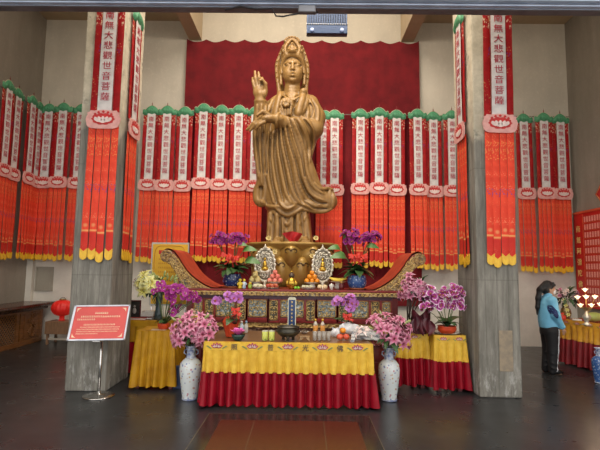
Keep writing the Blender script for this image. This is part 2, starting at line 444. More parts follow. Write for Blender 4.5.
M_whitel = mk('lotus_white', (0.86, 0.70, 0.66), rough=0.6)

TXT = '南無大悲觀世音菩薩'
ME_TXT = text_mesh(TXT, 0.132, M_redink, 'banner_lettering', True, 0.158, 0.0008, 0.0)
BW = 0.40   # banner width
def banner_meshes():
    d = {}
    # canopy: a shallow scalloped roof, bulging forward, cream cord along its upper edge
    outline = []
    n = 28
    def top(u):   # u in -1..1
        a = abs(u)
        return 0.050 + 0.115*(math.cos(min(1, a/0.70)*PI/2)**0.75 if a < 0.70 else 0) + (0.03*math.sin((a-0.70)/0.30*PI) if a >= 0.70 else 0)
    mb = MB()
    mb.grid(lambda u, v: ((2*u-1)*0.225, -0.012-0.05*math.sin(PI*v)*math.cos((2*u-1)*PI/2)**0.5 if abs(2*u-1) < 1 else -0.012, -0.07*(1-v)*(1+0.2*math.cos((2*u-1)*PI*3))+top(2*u-1)*v), n, 8)
    d['canopy'] = mb.mesh('canopy', M_green)
    d['cord'] = MB().tube([((2*i/n-1)*0.225, -0.014, top(2*i/n-1)) for i in range(n+1)], 0.007, 6).mesh('canopy_cord', M_edge)
    d['finial'] = MB().lathe([(0.003, 0), (0.014, 0.01), (0.006, 0.03), (0.012, 0.045), (0.005, 0.06), (0.001, 0.105)], 10, (0, -0.014, 0.158)).mesh('finial', M_finial)
    # crimson panel of four hanging strips
    mb = MB()
    for k in range(4):
        xc = -0.15+0.1*k
        mb.grid(lambda u, v, xc=xc: (xc-0.047+0.094*u, -0.004-0.008*math.sin(PI*u)+0.003*math.sin(v*9+xc*30), -0.01-1.66*v), 4, 12)
    d['panel'] = mb.mesh('panel', M_panel)
    d['strip'] = MB().grid(lambda u, v: (-0.098+0.196*u, -0.024-0.004*math.sin(PI*u)+0.003*math.sin(v*8), -0.005-1.66*v), 4, 12).mesh('centre_strip', M_silver)
    # lotus plaque: pink cloud-edged board
    pts = []
    N = 48
    for i in range(N):
        a = 2*PI*i/N
        ca, sa = math.cos(a), math.sin(a)
        x = 0.222*math.copysign(abs(ca)**0.42, ca); z = 0.138*math.copysign(abs(sa)**0.5, sa)
        if z > -0.06:
            k = 1+0.05*math.cos(a*12)
            x *= k; z *= k
        pts.append((x, z-1.79))
    d['plaque'] = MB().prism(pts, -0.045, -0.03).mesh('plaque', M_pinkp)
    # lotus emblem: red field, white petals outlined
    mb = MB()
    f = [(0.150*math.cos(2*PI*i/32)*(1+0.07*math.cos(2*PI*i/32*10)), -1.785+0.086*math.sin(2*PI*i/32)*(1+0.07*math.cos(2*PI*i/32*10))) for i in range(32)]
    mb.prism(f, -0.049, -0.044, 0)
    def petal(cx, cz, w, h, lean, y, mi):
        p = []
        for i in range(14):
            a = 2*PI*i/14
            x = w*math.cos(a)*(1-0.35*max(0, math.sin(a))); z = h*math.sin(a)
            p.append((cx+x+lean*z, cz+z))
        mb.prism(p, y, y+0.004, mi)
    for cx, cz, w, h, l in ((-0.085, -1.785, 0.034, 0.036, -0.5), (0.085, -1.785, 0.034, 0.036, 0.5), (-0.045, -1.785, 0.032, 0.045, -0.25), (0.045, -1.785, 0.032, 0.045, 0.25), (0, -1.785, 0.03, 0.05, 0)):
        petal(cx, cz-0.008, w, h, l, -0.053, 1)
    for cx, cz, w in ((-0.06, -1.80, 0.03), (0.0, -1.815, 0.034), (0.06, -1.80, 0.03)):
        petal(cx, cz-0.012, w, 0.022, 0, -0.057, 1)
    for i in range(7):
        a = PI*(i/6); petal(0.125*math.cos(a), -1.75+0.075*math.sin(a), 0.018, 0.018, 0, -0.051, 0)
    d['emblem'] = mb.mesh('lotus_emblem', [M_redlot, M_whitel])
    # tails, each with a yellow pointed tip
    for q in range(4):
        ph = rnd.uniform(0, 6)
        sw = rnd.uniform(-0.012, 0.012)
        L = 1.72+rnd.uniform(-0.02, 0.02)
        def fx(v): return sw*math.sin(v*2.2+ph)*v
        d['tail%d' % q] = MB().grid(lambda u, v: (-0.047+0.094*u+fx(v), -0.006-0.007*math.sin(PI*u)+0.008*math.sin(v*5+ph)*v, -L*v), 4, 20).mesh('tail', M_tail)
        mb = MB()
        xe = fx(1.0); ye = -0.006+0.008*math.sin(5+ph)
        P = [(-0.049, 0.035), (0.0, -0.005), (0.049, 0.035), (0.049, -0.075), (0.032, -0.105), (0.0, -0.118), (-0.032, -0.105), (-0.049, -0.075)]
        mb.prism([(xe+p[0], -L+p[1]+0.01) for p in P], ye-0.012, ye+0.003)
        d['tip%d' % q] = mb.mesh('tip', M_tip)
    return d
BM = banner_meshes()
def banner_variant(v):
    """a prototype with its own order of tails"""
    order = [(0, 1, 2, 3), (2, 0, 3, 1), (1, 3, 0, 2)][v]
    r = thing('hanging_banner', 'x', 'banner')
    cn = link('canopy', BM['canopy'], r); link('canopy_cord', BM['cord'], cn); link('finial', BM['finial'], r)
    link('panel', BM['panel'], r)
    s = link('centre_strip', BM['strip'], r); s['label'] = 'silver white strip with red characters'
    link('lettering', ME_TXT, s, (0, -0.0325, -0.12))
    p = link('plaque', BM['plaque'], r); p['label'] = 'pink lotus plaque'
    link('lotus_emblem', BM['emblem'], p)
    for k, q in enumerate(order):
        tl = link('tail', BM['tail%d' % q], r, (-0.15+0.1*k+(0.006 if q == 1 else -0.004 if q == 2 else 0), 0, -1.90+0.035))
        link('tip', BM['tip%d' % q], tl)
    freeze(r)
    return r
PROTOS = [banner_variant(i) for i in range(3)]
NB = [0]
def place_banner(x, y, z, rz, label, group, tilt=0.0, long=0.975):
    i = NB[0]; NB[0] += 1
    r = PROTOS[i] if i < 3 else copy_tree(PROTOS[i % 3])
    r.location = (x, y, z); r.rotation_euler = (0, tilt, rz)
    r['label'] = label; r['group'] = group
    for c in (KID.get(PROTOS[i % 3].name) if i < 3 else kids(r)):
        if c.name.startswith('tail'): c.scale = (1, 1, long)
    return r
ZT = 5.47
ORD = ['first', 'second', 'third', 'fourth', 'fifth', 'sixth', 'seventh']
g = 'red banners on the back wall left of the statue'
for i, px in enumerate((152, 168.5, 185, 204.5, 221.7, 239.5, 256.5)):
    p = at(px, 115, YB-0.22)
    if i == 6: p.x -= 0.02
    place_banner(p.x, p.y-0.075*(i % 2), ZT+(0.03 if i in (3, 4, 5) else 0.0)+rnd.uniform(-.02, .02), rnd.uniform(-.03, .03), 'red back wall banner, %s from the left pillar towards the statue' % ORD[i], g, rnd.uniform(-.004, .012))
g = 'red banners on the back wall right of the statue'
lab = ['red banner just right of the statue, its strip in full view', 'half covered red banner at the left edge of the curtain gap right of the statue'] + ['red back wall banner, %s to the right of the curtain gap' % ORD[k] for k in range(6)]
for i, px in enumerate((325, 334.5, 360.5, 378.7, 396.5, 416.5, 433, 450.5)):
    p = at(px, 115, YB-(0.20 if i == 1 else 0.25))
    place_banner(p.x, p.y-0.075*(i % 2), ZT-0.09+(0.05 if i in (2, 3, 4, 5) else 0.0)+rnd.uniform(-.02, .02), rnd.uniform(-.03, .03), lab[i], g, rnd.uniform(-.004, .008))
g = 'red banners on the back wall of the left bay'
for i, px in enumerate((47, 63, 79.5)):
    p = at(px+2.2, 115, YB-0.22)
    place_banner(p.x, p.y-0.075*(i % 2), ZT+0.03, rnd.uniform(-.03, .03), 'red banner in the left bay, %s from the corner beside the left wall' % ORD[i], g, rnd.uniform(.0, .012))
g = 'red banners on the back wall of the right bay'
for i, px in enumerate((523, 541.5, 559.5)):
    p = at(px, 115, YB-0.22)
    place_banner(p.x, p.y-0.075*(i % 2), ZT-0.10, rnd.uniform(-.03, .03), 'red banner in the right bay, %s from the right pillar' % ORD[i], g, rnd.uniform(-.006, .006))
g = 'red banners along the left wall'
for i, Y in enumerate((10.50, 10.09, 9.67, 9.24)):
    place_banner(XL+0.16+0.075*(i % 2), Y, ZT+0.04, PI/2, 'red banner on the left side wall, %s from the back corner' % ORD[i], g, rnd.uniform(-.004, .004))
# on the pillars
place_banner(-2.79, 6.42, 5.67, 0, 'large red banner on the front of the left pillar', 'pillar banners', 0.008, 1.09)
place_banner(3.0, 6.42, 5.67, 0, 'large red banner on the front of the right pillar', 'pillar banners', 0.012, 1.09)
place_banner(-2.56, 6.86, 5.67, PI/2, 'red banner seen edge-on, on the inner face of the left pillar', 'pillar banners', 0, 1.09)
place_banner(2.59, 6.86, 5.67, -PI/2, 'red banner seen edge-on, on the inner face of the right pillar', 'pillar banners', 0, 1.09)
for o_ in bpy.data.objects:
    if o_.get('group') == 'pillar banners' and 'front' in o_['label']: o_.scale = (1.10, 1, 1)
# thin rails that carry the banners
M_rail = mk('grey_rail', (0.2, 0.19, 0.18), rough=0.5, metal=0.4)
for nm, a, b_, lb in (('hanging_rail', (-2.56, YB-0.17, ZT+0.01), (-0.65, YB-0.17, ZT+0.01), 'thin rail behind the banners left of the statue'),
                      ('hanging_rail', (0.3, YB-0.17, ZT+0.01), (3.9, YB-0.17, ZT+0.01), 'thin rail behind the banners right of the statue'),
                      ('hanging_rail', (XL+0.1, YB-0.17, ZT+0.01), (-4.5, YB-0.17, ZT+0.01), 'thin rail behind the left bay banners'),
                      ('hanging_rail', (4.6, YB-0.17, ZT+0.01), (XR-0.1, YB-0.17, ZT+0.01), 'thin rail behind the right bay banners'),
                      ('hanging_rail', (XL+0.15, 8.8, ZT+0.01), (XL+0.15, YB-0.3, ZT+0.01), 'thin rail behind the left wall banners')):
    o = MB().tube([a, b_], 0.012, 8).build(nm, M_rail); tag(o, lb, 'rail')

# ------------------------------------------------------------------ light
w = bpy.data.worlds.new('world'); scene.world = w; w.use_nodes = True
wt = w.node_tree; bg = wt.nodes['Background']
bg.inputs['Color'].default_value = (1.0, 0.975, 0.94, 1); bg.inputs['Strength'].default_value = 2.0
def area(name, loc, rot, sx, sy, power, color=(1, 1, 1)):
    l = bpy.data.lights.new(name, 'AREA'); l.shape = 'RECTANGLE'; l.size = sx; l.size_y = sy; l.energy = power; l.color = color
    o = bpy.data.objects.new(name, l); COL.objects.link(o); o.location = loc; o.rotation_euler = rot
    return o
WARM = (1.0, 0.88, 0.72)
def spot(name, loc, target, power, size, ang, color):
    l = bpy.data.lights.new(name, 'SPOT'); l.energy = power; l.color = color; l.shadow_soft_size = size; l.spot_size = R(ang); l.spot_blend = 0.8
    o = bpy.data.objects.new(name, l); COL.objects.link(o); o.location = loc
    o.rotation_euler = (Vector(target)-Vector(loc)).to_track_quat('-Z', 'Y').to_euler()
    return o
area('ceiling_fill_light', (0, 7.8, 9.0), (R(12), 0, 0), 3.0, 1.0, 200, WARM)  # unseen area lamp, added to brighten the centre bay
area('front_fill_light', (0, 4.9, 7.2), (R(58), 0, 0), 5.0, 0.6, 190, WARM)  # unseen fill added inside the header, aimed at statue and back wall
spot('statue_spot_light', (-1.3, 5.4, 8.6), (-0.1, 9.5, 3.6), 900, 0.25, 55, WARM)
spot('statue_spot_light', (1.9, 5.4, 8.6), (-0.1, 9.5, 3.4), 200, 0.25, 55, WARM)
area('bay_fill_left', (-4.7, 6.5, 7.7), (R(20), 0, 0), 2.0, 1.0, 70, WARM)  # unseen fill lamp, added for the left bay
area('bay_fill_right', (4.9, 6.5, 7.7), (R(20), 0, 0), 2.0, 1.0, 70, WARM)  # same kind of added, unseen fill for the right bay
scene.view_settings.view_transform = 'Standard'
scene.view_settings.exposure = 0.0
scene.cycles.max_bounces = 6
scene.cycles.sample_clamp_indirect = 4.0
# ------------------------------------------------------------------ cloths and tables
M_gold = mk('yellow_gold_satin', (0.74, 0.47, 0.055), (0.62, 0.36, 0.035), 10, 0.42, 0.0, 0.12, 50)
M_skirt = mk('crimson_satin', (0.29, 0.005, 0.016), (0.22, 0.003, 0.011), 6, 0.34, 0.0, 0.05, 30)
M_must = mk('mustard_velvet', (0.50, 0.26, 0.012), (0.36, 0.17, 0.008), 5, 0.5, 0.0, 0.1, 30)
M_wood = mk('polished_brown_wood', (0.22, 0.10, 0.035), (0.14, 0.06, 0.02), 4, 0.3, 0, 0.05, 20, (1, 8, 8))
M_dwood = mk('dark_red_lacquer', (0.14, 0.012, 0.012), (0.08, 0.008, 0.008), 6, 0.35, 0, 0.1, 25)
for mm_ in (M_gold, M_skirt, M_must, M_panel, M_tail, M_dred, M_velvet, M_silver):
    for n_ in mm_.node_tree.nodes:
        if n_.type == 'BSDF_PRINCIPLED': n_.inputs['Specular IOR Level'].default_value = 0.22
M_ink = mk('dark_blue_embroidery', (0.045, 0.04, 0.06), rough=0.7)
M_mag = mk('magenta_embroidery', (0.45, 0.03, 0.12), rough=0.7)
M_pale = mk('pale_embroidery', (0.72, 0.50, 0.42), rough=0.7)
M_leafe = mk('green_embroidery', (0.25, 0.30, 0.10), rough=0.7)
def upath(x0, x1, yf, yb, flare):
    """points of a U round the two sides and the front"""
    P = [(x0, yb), (x0, yf), (x1, yf), (x1, yb)]
    return P
def skirt_mesh(name, mat, x0, x1, yf, yb, z0, z1, amp0, amp1, pitch, fl0=0.0, fl1=0.0, nz=8, seed=1, jag=0.0):
    """pleated cloth hanging round three sides; z0 top, z1 bottom; amplitude grows downwards"""
    rr = random.Random(seed)
    ld, lf = yb-yf, x1-x0
    L = 2*ld+lf
    n = int(L/pitch)
    phs = [rr.uniform(0.8, 1.2) for _ in range(n+3)]
    tot = [0]
    for k in range(n+2): tot.append(tot[-1]+phs[k])
    def phase(s):
        u = s/L*n
        k = int(u); return (tot[k]+(u-k)*phs[k])
    def fn(u, v):
        s = u*L
        fl = fl0+(fl1-fl0)*v
        A = amp0+(amp1-amp0)*v
        w = math.cos(phase(s)*2*PI)
        off = A*(1-2*abs(math.sin(phase(s)*PI))**0.75 if False else (2*abs(math.cos(phase(s)*PI))**0.75-1))+0.25*A*math.sin(phase(s)*PI*0.73+seed)*v
        r = 0.03
        if s < ld: x, y, nx, ny = x0, yb-s, -1, 0
        elif s < ld+lf: x, y, nx, ny = x0+s-ld, yf, 0, -1
        else: x, y, nx, ny = x1, yf+(s-ld-lf), 1, 0
        # round the corners and spread outwards
        for sc, sg in ((ld, -1), (ld+lf, 1)):
            d = s-sc
            if abs(d) < 0.06:
                a = (d/0.06+1)/2
                n0 = Vector((-1, 0)) if sg < 0 else Vector((0, -1)); n1 = Vector((0, -1)) if sg < 0 else Vector((1, 0))
                nn = (n0*(1-a)+n1*a).normalized(); nx, ny = nn.x, nn.y
        x += nx*(off+fl); y += ny*(off+fl)
        return (x, y, z0+(z1-z0)*v + (jag*math.sin(phase(s)*PI+seed) if v == 1 else 0))
    mb = MB().grid(fn, n*14, nz)
    return mb.mesh(name, mat)
def lotus_badge(s):
    mb = MB()
    def pet(cx, cz, w, h, ang, mi, y):
        p = []
        for i in range(10):
            a = 2*PI*i/10; x = w*math.cos(a)*(1-0.4*max(0, math.sin(a))); z = h*math.sin(a)
            p.append((cx+x*math.cos(ang)-z*math.sin(ang), cz+x*math.sin(ang)+z*math.cos(ang)))
        mb.prism([(q[0]*s, q[1]*s) for q in p], y, y+0.002, mi)
    for i, a in enumerate((-1.1, -0.6, 0, 0.6, 1.1)):
        pet(-math.sin(a)*0.55, math.cos(a)*0.35-0.1, 0.2, 0.42, a, 0, -0.002)
        pet(-math.sin(a)*0.5, math.cos(a)*0.3-0.1, 0.09, 0.26, a, 1, -0.004)
    for sg in (-1, 1):
        for k in range(3):
            pet(sg*(0.95+0.22*k), -0.2+0.14*k, 0.1, 0.2, -sg*(0.9+0.25*k), 2, -0.002)
    return mb.mesh('lotus_emblem', [M_mag, M_pale, M_leafe])
def draped_table(lbl_t, lbl_c, loc, rotz, x0, x1, yd, ztop, gold, zbot, mark, group, band=0.10, mgold=None, mskirt=None, seed=1, emb=0.062, wood=None, fl=0.05, ycloth=None):
    mgold = mgold or M_gold; mskirt = mskirt or M_skirt
    t = thing('altar_table', lbl_t, 'table', loc, rotz)
    MB().box(x0+0.01, x1-0.01, 0.01, yd, ztop-0.04, ztop, 0, 0.006).build('tabletop', wood or M_wood, t)
    for x in (x0+0.08, x1-0.08):
        for y in (0.08, yd-0.07):
            MB().box(x-0.03, x+0.03, y-0.03, y+0.03, 0, ztop-0.04, 0, 0.004).build('leg', M_dwood, t)
    c = thing('table_skirt', lbl_c, 'tablecloth', loc, rotz, group)
    yb = yd if ycloth is None else ycloth
    # a flat band with the emblems, pleated gold below, red skirt under it
    mb = MB()
    P = [(x0, yb), (x0, 0.0), (x1, 0.0), (x1, yb)]
    def band_fn(u, v):
        ld, lf = yb, x1-x0; L = 2*ld+lf; s = u*L; f = 0.003+0.006*v
        if s < ld: return (x0-f, yb-s, ztop+0.004-band*v)
        if s < ld+lf: return (x0+s-ld, -f, ztop+0.004-band*v)
        return (x1+f, s-ld-lf, ztop+0.004-band*v)
    mb.grid(band_fn, 120, 3)
    # hem lying on the table edge
    mb.box(x0-0.002, x1+0.002, -0.003, 0.06, ztop, ztop+0.005, 0)
    link('emblem_band', mb.mesh('emblem_band', mgold), c)
    me = skirt_mesh('gold_valance', mgold, x0-0.006, x1+0.006, -0.008, yb, ztop+0.004-band, ztop-gold, 0.008, 0.026, 0.115, -0.004, 0.002, 8, seed, 0.0)
    link('gold_valance', me, c)
    me = skirt_mesh('red_skirt', mskirt, x0-0.012, x1+0.012, -0.012, yb, ztop-gold+0.015, zbot, 0.036, 0.056, 0.115, -0.012, fl-0.03, 10, seed, 0.012)
    link('red_skirt', me, c)
    badge = lotus_badge(emb)
    for kind, x in mark:
        if kind == '*': link('lotus_emblem', badge, c, (x, -0.013, ztop-band*0.52))
        else:
            tm = text_mesh(kind, 0.085, M_ink, 'embroidered_character'); link('embroidered_character', tm, c, (x, -0.014, ztop-band*0.52), (0, 0, 0))
    return t, c
def colx(px, y, Y): return at(px, y, Y).x
FT_Y, FT_Z = 5.85, 0.795
fx = lambda px: colx(px, 347, FT_Y)
draped_table('long wooden offering table under the gold and red cloth, in front of the carved altar', 'gold and crimson pleated cloth round the long front offering table', (0, FT_Y, 0), 0, -1.105, 1.045, 1.15, FT_Z, 0.37, 0.035,
             [('*', fx(217)), ('照', fx(234.5)), ('*', fx(252.5)), ('普', fx(270.5)), ('*', fx(288)), ('光', fx(305.5)), ('*', fx(322.5)), ('佛', fx(340)), ('*', fx(357.5))], 'gold and crimson table cloths', seed=3, emb=0.085, fl=0.055)
# two narrower tables at the right pillar
ax0, ax1 = 1.58, 2.02
draped_table('left one of two narrow wooden tables next to the right pillar', 'gold and crimson cloth on the left one of two narrow tables by the pillar', (0, 6.86, 0), 0, 1.50, 2.03, 0.8, 0.80, 0.36, 0.06, [('*', 1.82)], 'gold and crimson table cloths', seed=5)
draped_table('right one of two narrow wooden tables touching the right pillar', 'gold and crimson cloth on the narrow table touching the right pillar', (0, 6.70, 0), 0, 2.07, 2.53, 0.8, 0.80, 0.37, 0.05, [('*', 2.20), ('*', 2.43)], 'gold and crimson table cloths', seed=8, fl=0.03)
# side table far right, set slantwise
draped_table('long red lacquered side table behind the person on the right', 'yellow and red cloth on the slanting side table behind the person', (5.13, 8.95, 0), -PI/2+0.26, 0.0, 2.0, 0.9, 0.84, 0.36, 0.03, [('*', 0.2), ('*', 0.45), ('*', 0.7), ('*', 0.95)], 'gold and crimson table cloths', mgold=mk('amber_satin', (0.72, 0.38, 0.03), (0.55, 0.25, 0.02), 10, 0.45), mskirt=mk('dark_crimson_cotton', (0.26, 0.006, 0.012), (0.18, 0.004, 0.008), 6, 0.5), seed=11, wood=mk('red_brown_lacquer', (0.36, 0.075, 0.03), (0.26, 0.05, 0.02), 5, 0.25), fl=0.03)
# left: mustard velvet cloth over a small table, and one more draped table behind it
def mustard():
    t = thing('side_table', 'small square table under the mustard velvet cloth beside the left pillar', 'table', (-1.98, 6.62, 0))
    MB().box(-0.27, 0.27, 0.0, 0.5, 0.77, 0.81, 0, 0.005).build('tabletop', M_wood, t)
    for x in (-0.24, 0.24):
        for y in (0.05, 0.45): MB().box(x-0.025, x+0.025, y-0.025, y+0.025, 0, 0.77, 0, 0.003).build('leg', M_dwood, t)
    mb = MB()
    me = skirt_mesh('drape', M_must, -0.275, 0.275, -0.005, 0.5, 0.822, 0.05, 0.006, 0.042, 0.10, 0.0, 0.055, 10, 21, 0.012)
    c = thing('velvet_table_cover', 'mustard velvet cloth reaching almost to the floor beside the left pillar', 'tablecloth', (-1.98, 6.62, 0))
    link('drape', me, c)
    MB().box(-0.278, 0.278, -0.008, 0.5, 0.812, 0.823, 0).build('cover_top', M_must, c)
mustard()
draped_table('low wooden table half hidden behind the left pillar and the mustard cloth', 'yellow and crimson cloth on the table half hidden behind the mustard cloth', (0, 7.5, 0), 0, -2.75, -2.0, 0.62, 0.86, 0.34, 0.03, [], 'gold and crimson table cloths', seed=13, mgold=M_must)

# ------------------------------------------------------------------ the carved altar
def carve_mat():
    m, t, b = nt('gilded_carving')
    v = coords(t, 'Object')
    n1 = noise(t, v, 15, 4, 0.6); n2 = noise(t, v, 5, 3)
    vor = node(t, 'ShaderNodeTexVoronoi'); vor.inputs['Scale'].default_value = 22; t.links.new(v, vor.inputs['Vector'])
    c = ramp(t, vor.outputs['Distance'], [(0.10, (0.60, 0.42, 0.17)), (0.45, (0.38, 0.22, 0.08)), (0.72, (0.13, 0.06, 0.03))])
    c = mixc(t, ramp(t, n1, [(0.55, (0, 0, 0)), (0.68, (0.6, 0.6, 0.6))]), c, (0.58, 0.53, 0.42))
    c = mixc(t, ramp(t, n2, [(0.52, (0, 0, 0)), (0.66, (0.5, 0.5, 0.5))]), c, (0.13, 0.19, 0.18))
    t.links.new(c, b.inputs['Base Color']); b.inputs['Roughness'].default_value = 0.42; b.inputs['Metallic'].default_value = 0.2
    bump(t, b, vor.outputs['Distance'], 0.25, 0.01)
    return m
M_carve = carve_mat()
M_teal = mk('painted_scene', (0.42, 0.44, 0.40), (0.08, 0.12, 0.14), 16, 0.5, 0.1, 0.6, 60)
M_goldw = mk('gilded_wood', (0.50, 0.32, 0.10), (0.22, 0.11, 0.03), 30, 0.38, 0.4, 0.6, 70)
M_purp = mk('dark_purple_lacquer', (0.06, 0.012, 0.03), rough=0.4)  # dark purple band recessed under the altar top
M_lacq = mk('red_lacquer', (0.26, 0.02, 0.016), (0.18, 0.014, 0.012), 8, 0.3)
AY, AZ = 7.80, 1.385
ALX = at(292.3, 290, AY).x
def relief(w, h, seed, deep=0.03, nx=None, nz=None):
    """carved filigree panel: a fine grid pushed in and out by interlaced scrolls"""
    rr = random.Random(seed)
    blobs = [(rr.uniform(-w/2, w/2), rr.uniform(-h/2, h/2), rr.uniform(0.02, 0.042)) for _ in range(int(w*h*420)+5)]
    nx = nx or max(8, int(w/0.011)); nz = nz or max(8, int(h/0.011))
    def fn(u, v):
        x = (u-0.5)*w; z = (v-0.5)*h
        hgt = 0
        for bx, bz, br in blobs:
            d = math.hypot(x-bx, z-bz)/br
            if d < 2: hgt = max(hgt, (math.cos(d*PI*1.0)*0.5+0.5)*(1-d/2)*1.2)
        e = min(u, 1-u, v, 1-v)
        if e < 0.06: hgt = 0.55
        return (x, -deep*min(1, hgt), z)
    return MB().grid(fn, nx, nz)
M_gilt = mk('bright_gilding', (0.72, 0.52, 0.20), (0.50, 0.32, 0.10), 14, 0.35, 0.35)
M_ground = mk('dark_green_ground', (0.16, 0.15, 0.09), (0.06, 0.045, 0.03), 18, 0.5)
def scrolls(w, h, seed, r=0.0085, pitch=0.078):
    """gilded curls and leaves laid over a panel, mirrored left and right"""
    rr = random.Random(seed); mb = MB()
    nx = max(1, int(round(w/2/pitch))); nz = max(2, int(round(h/pitch)))
    for i in range(nx):
        for k in range(nz):
            cx = (i+0.5)*w/2/nx+rr.uniform(-.006, .006); cz = -h/2+(k+0.5)*h/nz+rr.uniform(-.006, .006)
            R0 = min(w/2/nx, h/nz)*0.46; st = rr.uniform(0, 6.28); dr = rr.choice((-1, 1))
            for sg in (-1, 1):
                if w < 0.2 and sg > 0 and nx == 1: pass
                mb.tube([(sg*(cx+R0*(1-q/7.5)*math.cos(st+dr*q)), 0.004*math.sin(q*2), cz+R0*(1-q/7.5)*math.sin(st+dr*q)) for q in np.linspace(0, 6, 11)], [r*(1.15-0.06*q) for q in range(11)], 5)
                mb.ell((sg*(cx+R0*0.9*math.cos(st+2)), -0.003, cz+R0*0.9*math.sin(st+2)), (0.012, 0.008, 0.012), 6, 4)
    return mb
def altar():
    a = thing('carved_altar', 'long carved and gilded dark red altar with upturned scroll ends in front of the statue', 'altar', (ALX, AY, 0))
    # core
    mb = MB().box(-1.80, 1.80, 0.06, 0.90, 0.0, AZ-0.10, 0, 0.01)
    mb.build('body', M_dwood, a)
    mb = MB().box(-1.98, 1.98, -0.03, 0.94, AZ-0.035, AZ, 0, 0.008)
    mb.build('top_board', M_lacq, a)
    mb = MB().box(-1.97, 1.97, -0.02, 0.92, AZ-0.11, AZ-0.035, 0, 0.006)
    g = mb.build('edge_moulding', M_dwood, a)
    r = relief(3.92, 0.07, 5, 0.012, 300, 6); cb_ = r.build('carved_border', M_carve, a, (0, -0.026, AZ-0.071), fix=False)
    MB().tube([(-1.93+3.86*q/900+0.030*math.sin(q*2*PI/18), 0.003*math.sin(q*2*PI/9), 0.024*math.cos(q*2*PI/18)) for q in range(901)], 0.007, 5).build('scroll_edging', M_gilt, cb_, (0, -0.012, 0), fix=False)
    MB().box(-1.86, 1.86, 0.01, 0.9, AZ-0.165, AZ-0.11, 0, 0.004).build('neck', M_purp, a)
    # columns, rails and panels
    zt, zb = AZ-0.175, AZ-0.535
    xs = []; x = -0.20
    wide, nar, gap = 0.32, 0.145, 0.045
    seq = [('w', 0.0, 0.40)]
    cur = 0.20
    for k in range(4):
        for kind, wd in (('n', nar), ('w', wide)):
            if cur+gap+wd > 1.80: break
            seq.append((kind, cur+gap+wd/2, wd)); seq.append((kind, -(cur+gap+wd/2), wd)); cur += gap+wd
    mb = MB().box(-1.82, 1.82, 0.03, 0.08, zb-0.03, zb, 0); mb.box(-1.82, 1.82, 0.03, 0.08, zt-0.012, zt+0.012, 0)
    edges = set()
    for kind, xc, wd in seq:
        for e in (xc-wd/2-gap/2, xc+wd/2+gap/2): edges.add(round(e, 3))
    for e in sorted(edges): mb.box(e-0.016, e+0.016, 0.015, 0.07, zb-0.02, zt+0.01, 0, 0.003)
    mb.build('front_frame', M_lacq, a)
    for i, (kind, xc, wd) in enumerate(sorted(seq, key=lambda q: q[1])):
        h = zt-zb-0.02
        z0 = (zt+zb)/2
        pm = [M_teal, M_ground][i % 2]
        if kind == 'w':
            MB().box(xc-wd/2-0.005, xc+wd/2+0.005, 0.02, 0.06, zb-0.005, zb+0.05, 0, 0.004).build('panel_sill', M_lacq, a)
            hh, zc = h-0.05, z0+0.03
        else: hh, zc = h, z0
        p = relief(wd, hh, 100+i, 0.016).build('carved_panel', pm, a, (xc, 0.055, zc), fix=False)
        scrolls(wd*0.92, hh*0.92, 300+i).build('scrollwork', M_gilt, p, (0, -0.016, 0), fix=False)
        fr = MB()
        for q in ((-wd/2, -wd/2+0.016, -hh/2, hh/2), (wd/2-0.016, wd/2, -hh/2, hh/2), (-wd/2, wd/2, hh/2-0.016, hh/2), (-wd/2, wd/2, -hh/2, -hh/2+0.016)): fr.box(q[0], q[1], -0.026, 0.0, q[2], q[3], 0)
        fr.build('panel_frame', M_goldw, p)
    r = relief(3.6, 0.075, 9, 0.02, 280, 6); r.build('carved_border', M_goldw, a, (0, 0.04, zb-0.075), fix=False)
    r = relief(3.6, 0.22, 10, 0.03, 260, 16); r.build('carved_apron', mk('dark_carved_apron', (0.18, 0.09, 0.045), (0.04, 0.012, 0.015), 22, 0.4, 0.2, 0.7, 60), a, (0, 0.05, zb-0.24), fix=False)
    for x in (-1.76, 1.76): MB().box(x-0.05, x+0.05, 0.0, 0.1, 0, AZ-0.13, 0, 0.006).build('corner_post', M_dwood, a)
    # the upturned scroll ends: a swept wing with a rolled head
    WD = 1.02
    def wing(sg):
        cv = lambda pts: [(-(at(x, y, AY).x-ALX), max(0.0, at(x, y, AY).z-AZ)) for x, y in pts]
        up = cv([(217, 291), (210, 288.3), (203, 285.0), (196, 280.5), (190, 275.5), (185, 269.5), (181, 263.5), (177.5, 257.5), (173.5, 252.2)])
        lo = cv([(165.5, 262), (169.5, 264.5), (173, 269), (176, 275), (178.5, 282), (180.5, 287.5), (182, 292)])
        hx, hz_ = cv([(166.5, 256.0)])[0]
        head = [(hx+0.105*math.cos(q), hz_+0.105*math.sin(q)) for q in [R(v) for v in range(130, 430, 20)]]
        head = [p for p in head if p[0] > hx-0.03]
        head = [(hx+0.105*math.cos(R(v)), hz_+0.105*math.sin(R(v))) for v in range(100, -90, -20)]
        poly = [(sg*p[0], p[1]) for p in up+head+lo]
        w = thing_part = MB().prism(poly, 0.02, WD, 0).build('scroll_end', M_lacq, a, (0, 0, AZ))
        # filigree facing on the front: fan of carved strips following the wing
        def fc(u, v):
            t = u
            k = t*(len(up)-1); i = min(int(k), len(up)-2); f = k-i
            ux = up[i][0]*(1-f)+up[i+1][0]*f; uz = up[i][1]*(1-f)+up[i+1][1]*f
            k = t*(len(lo)-1); i = min(int(k), len(lo)-2); f = k-i
            l2 = lo[::-1]
            lx = l2[i][0]*(1-f)+l2[i+1][0]*f; lz = l2[i][1]*(1-f)+l2[i+1][1]*f
            lx -= 0.004; lz += 0.004
            x = ux*(1-v)+lx*v; z = uz*(1-v)+lz*v-0.012*(1-v)
            return (sg*x, -0.012-0.014*abs(math.sin(u*26+v*6)*math.cos(v*9+u*14)), max(z, 0.004))
        MB().grid(fc, 44, 10).build('filigree', M_carve, w, (0, 0.03, 0))
        fs = MB(); rr = random.Random(4)
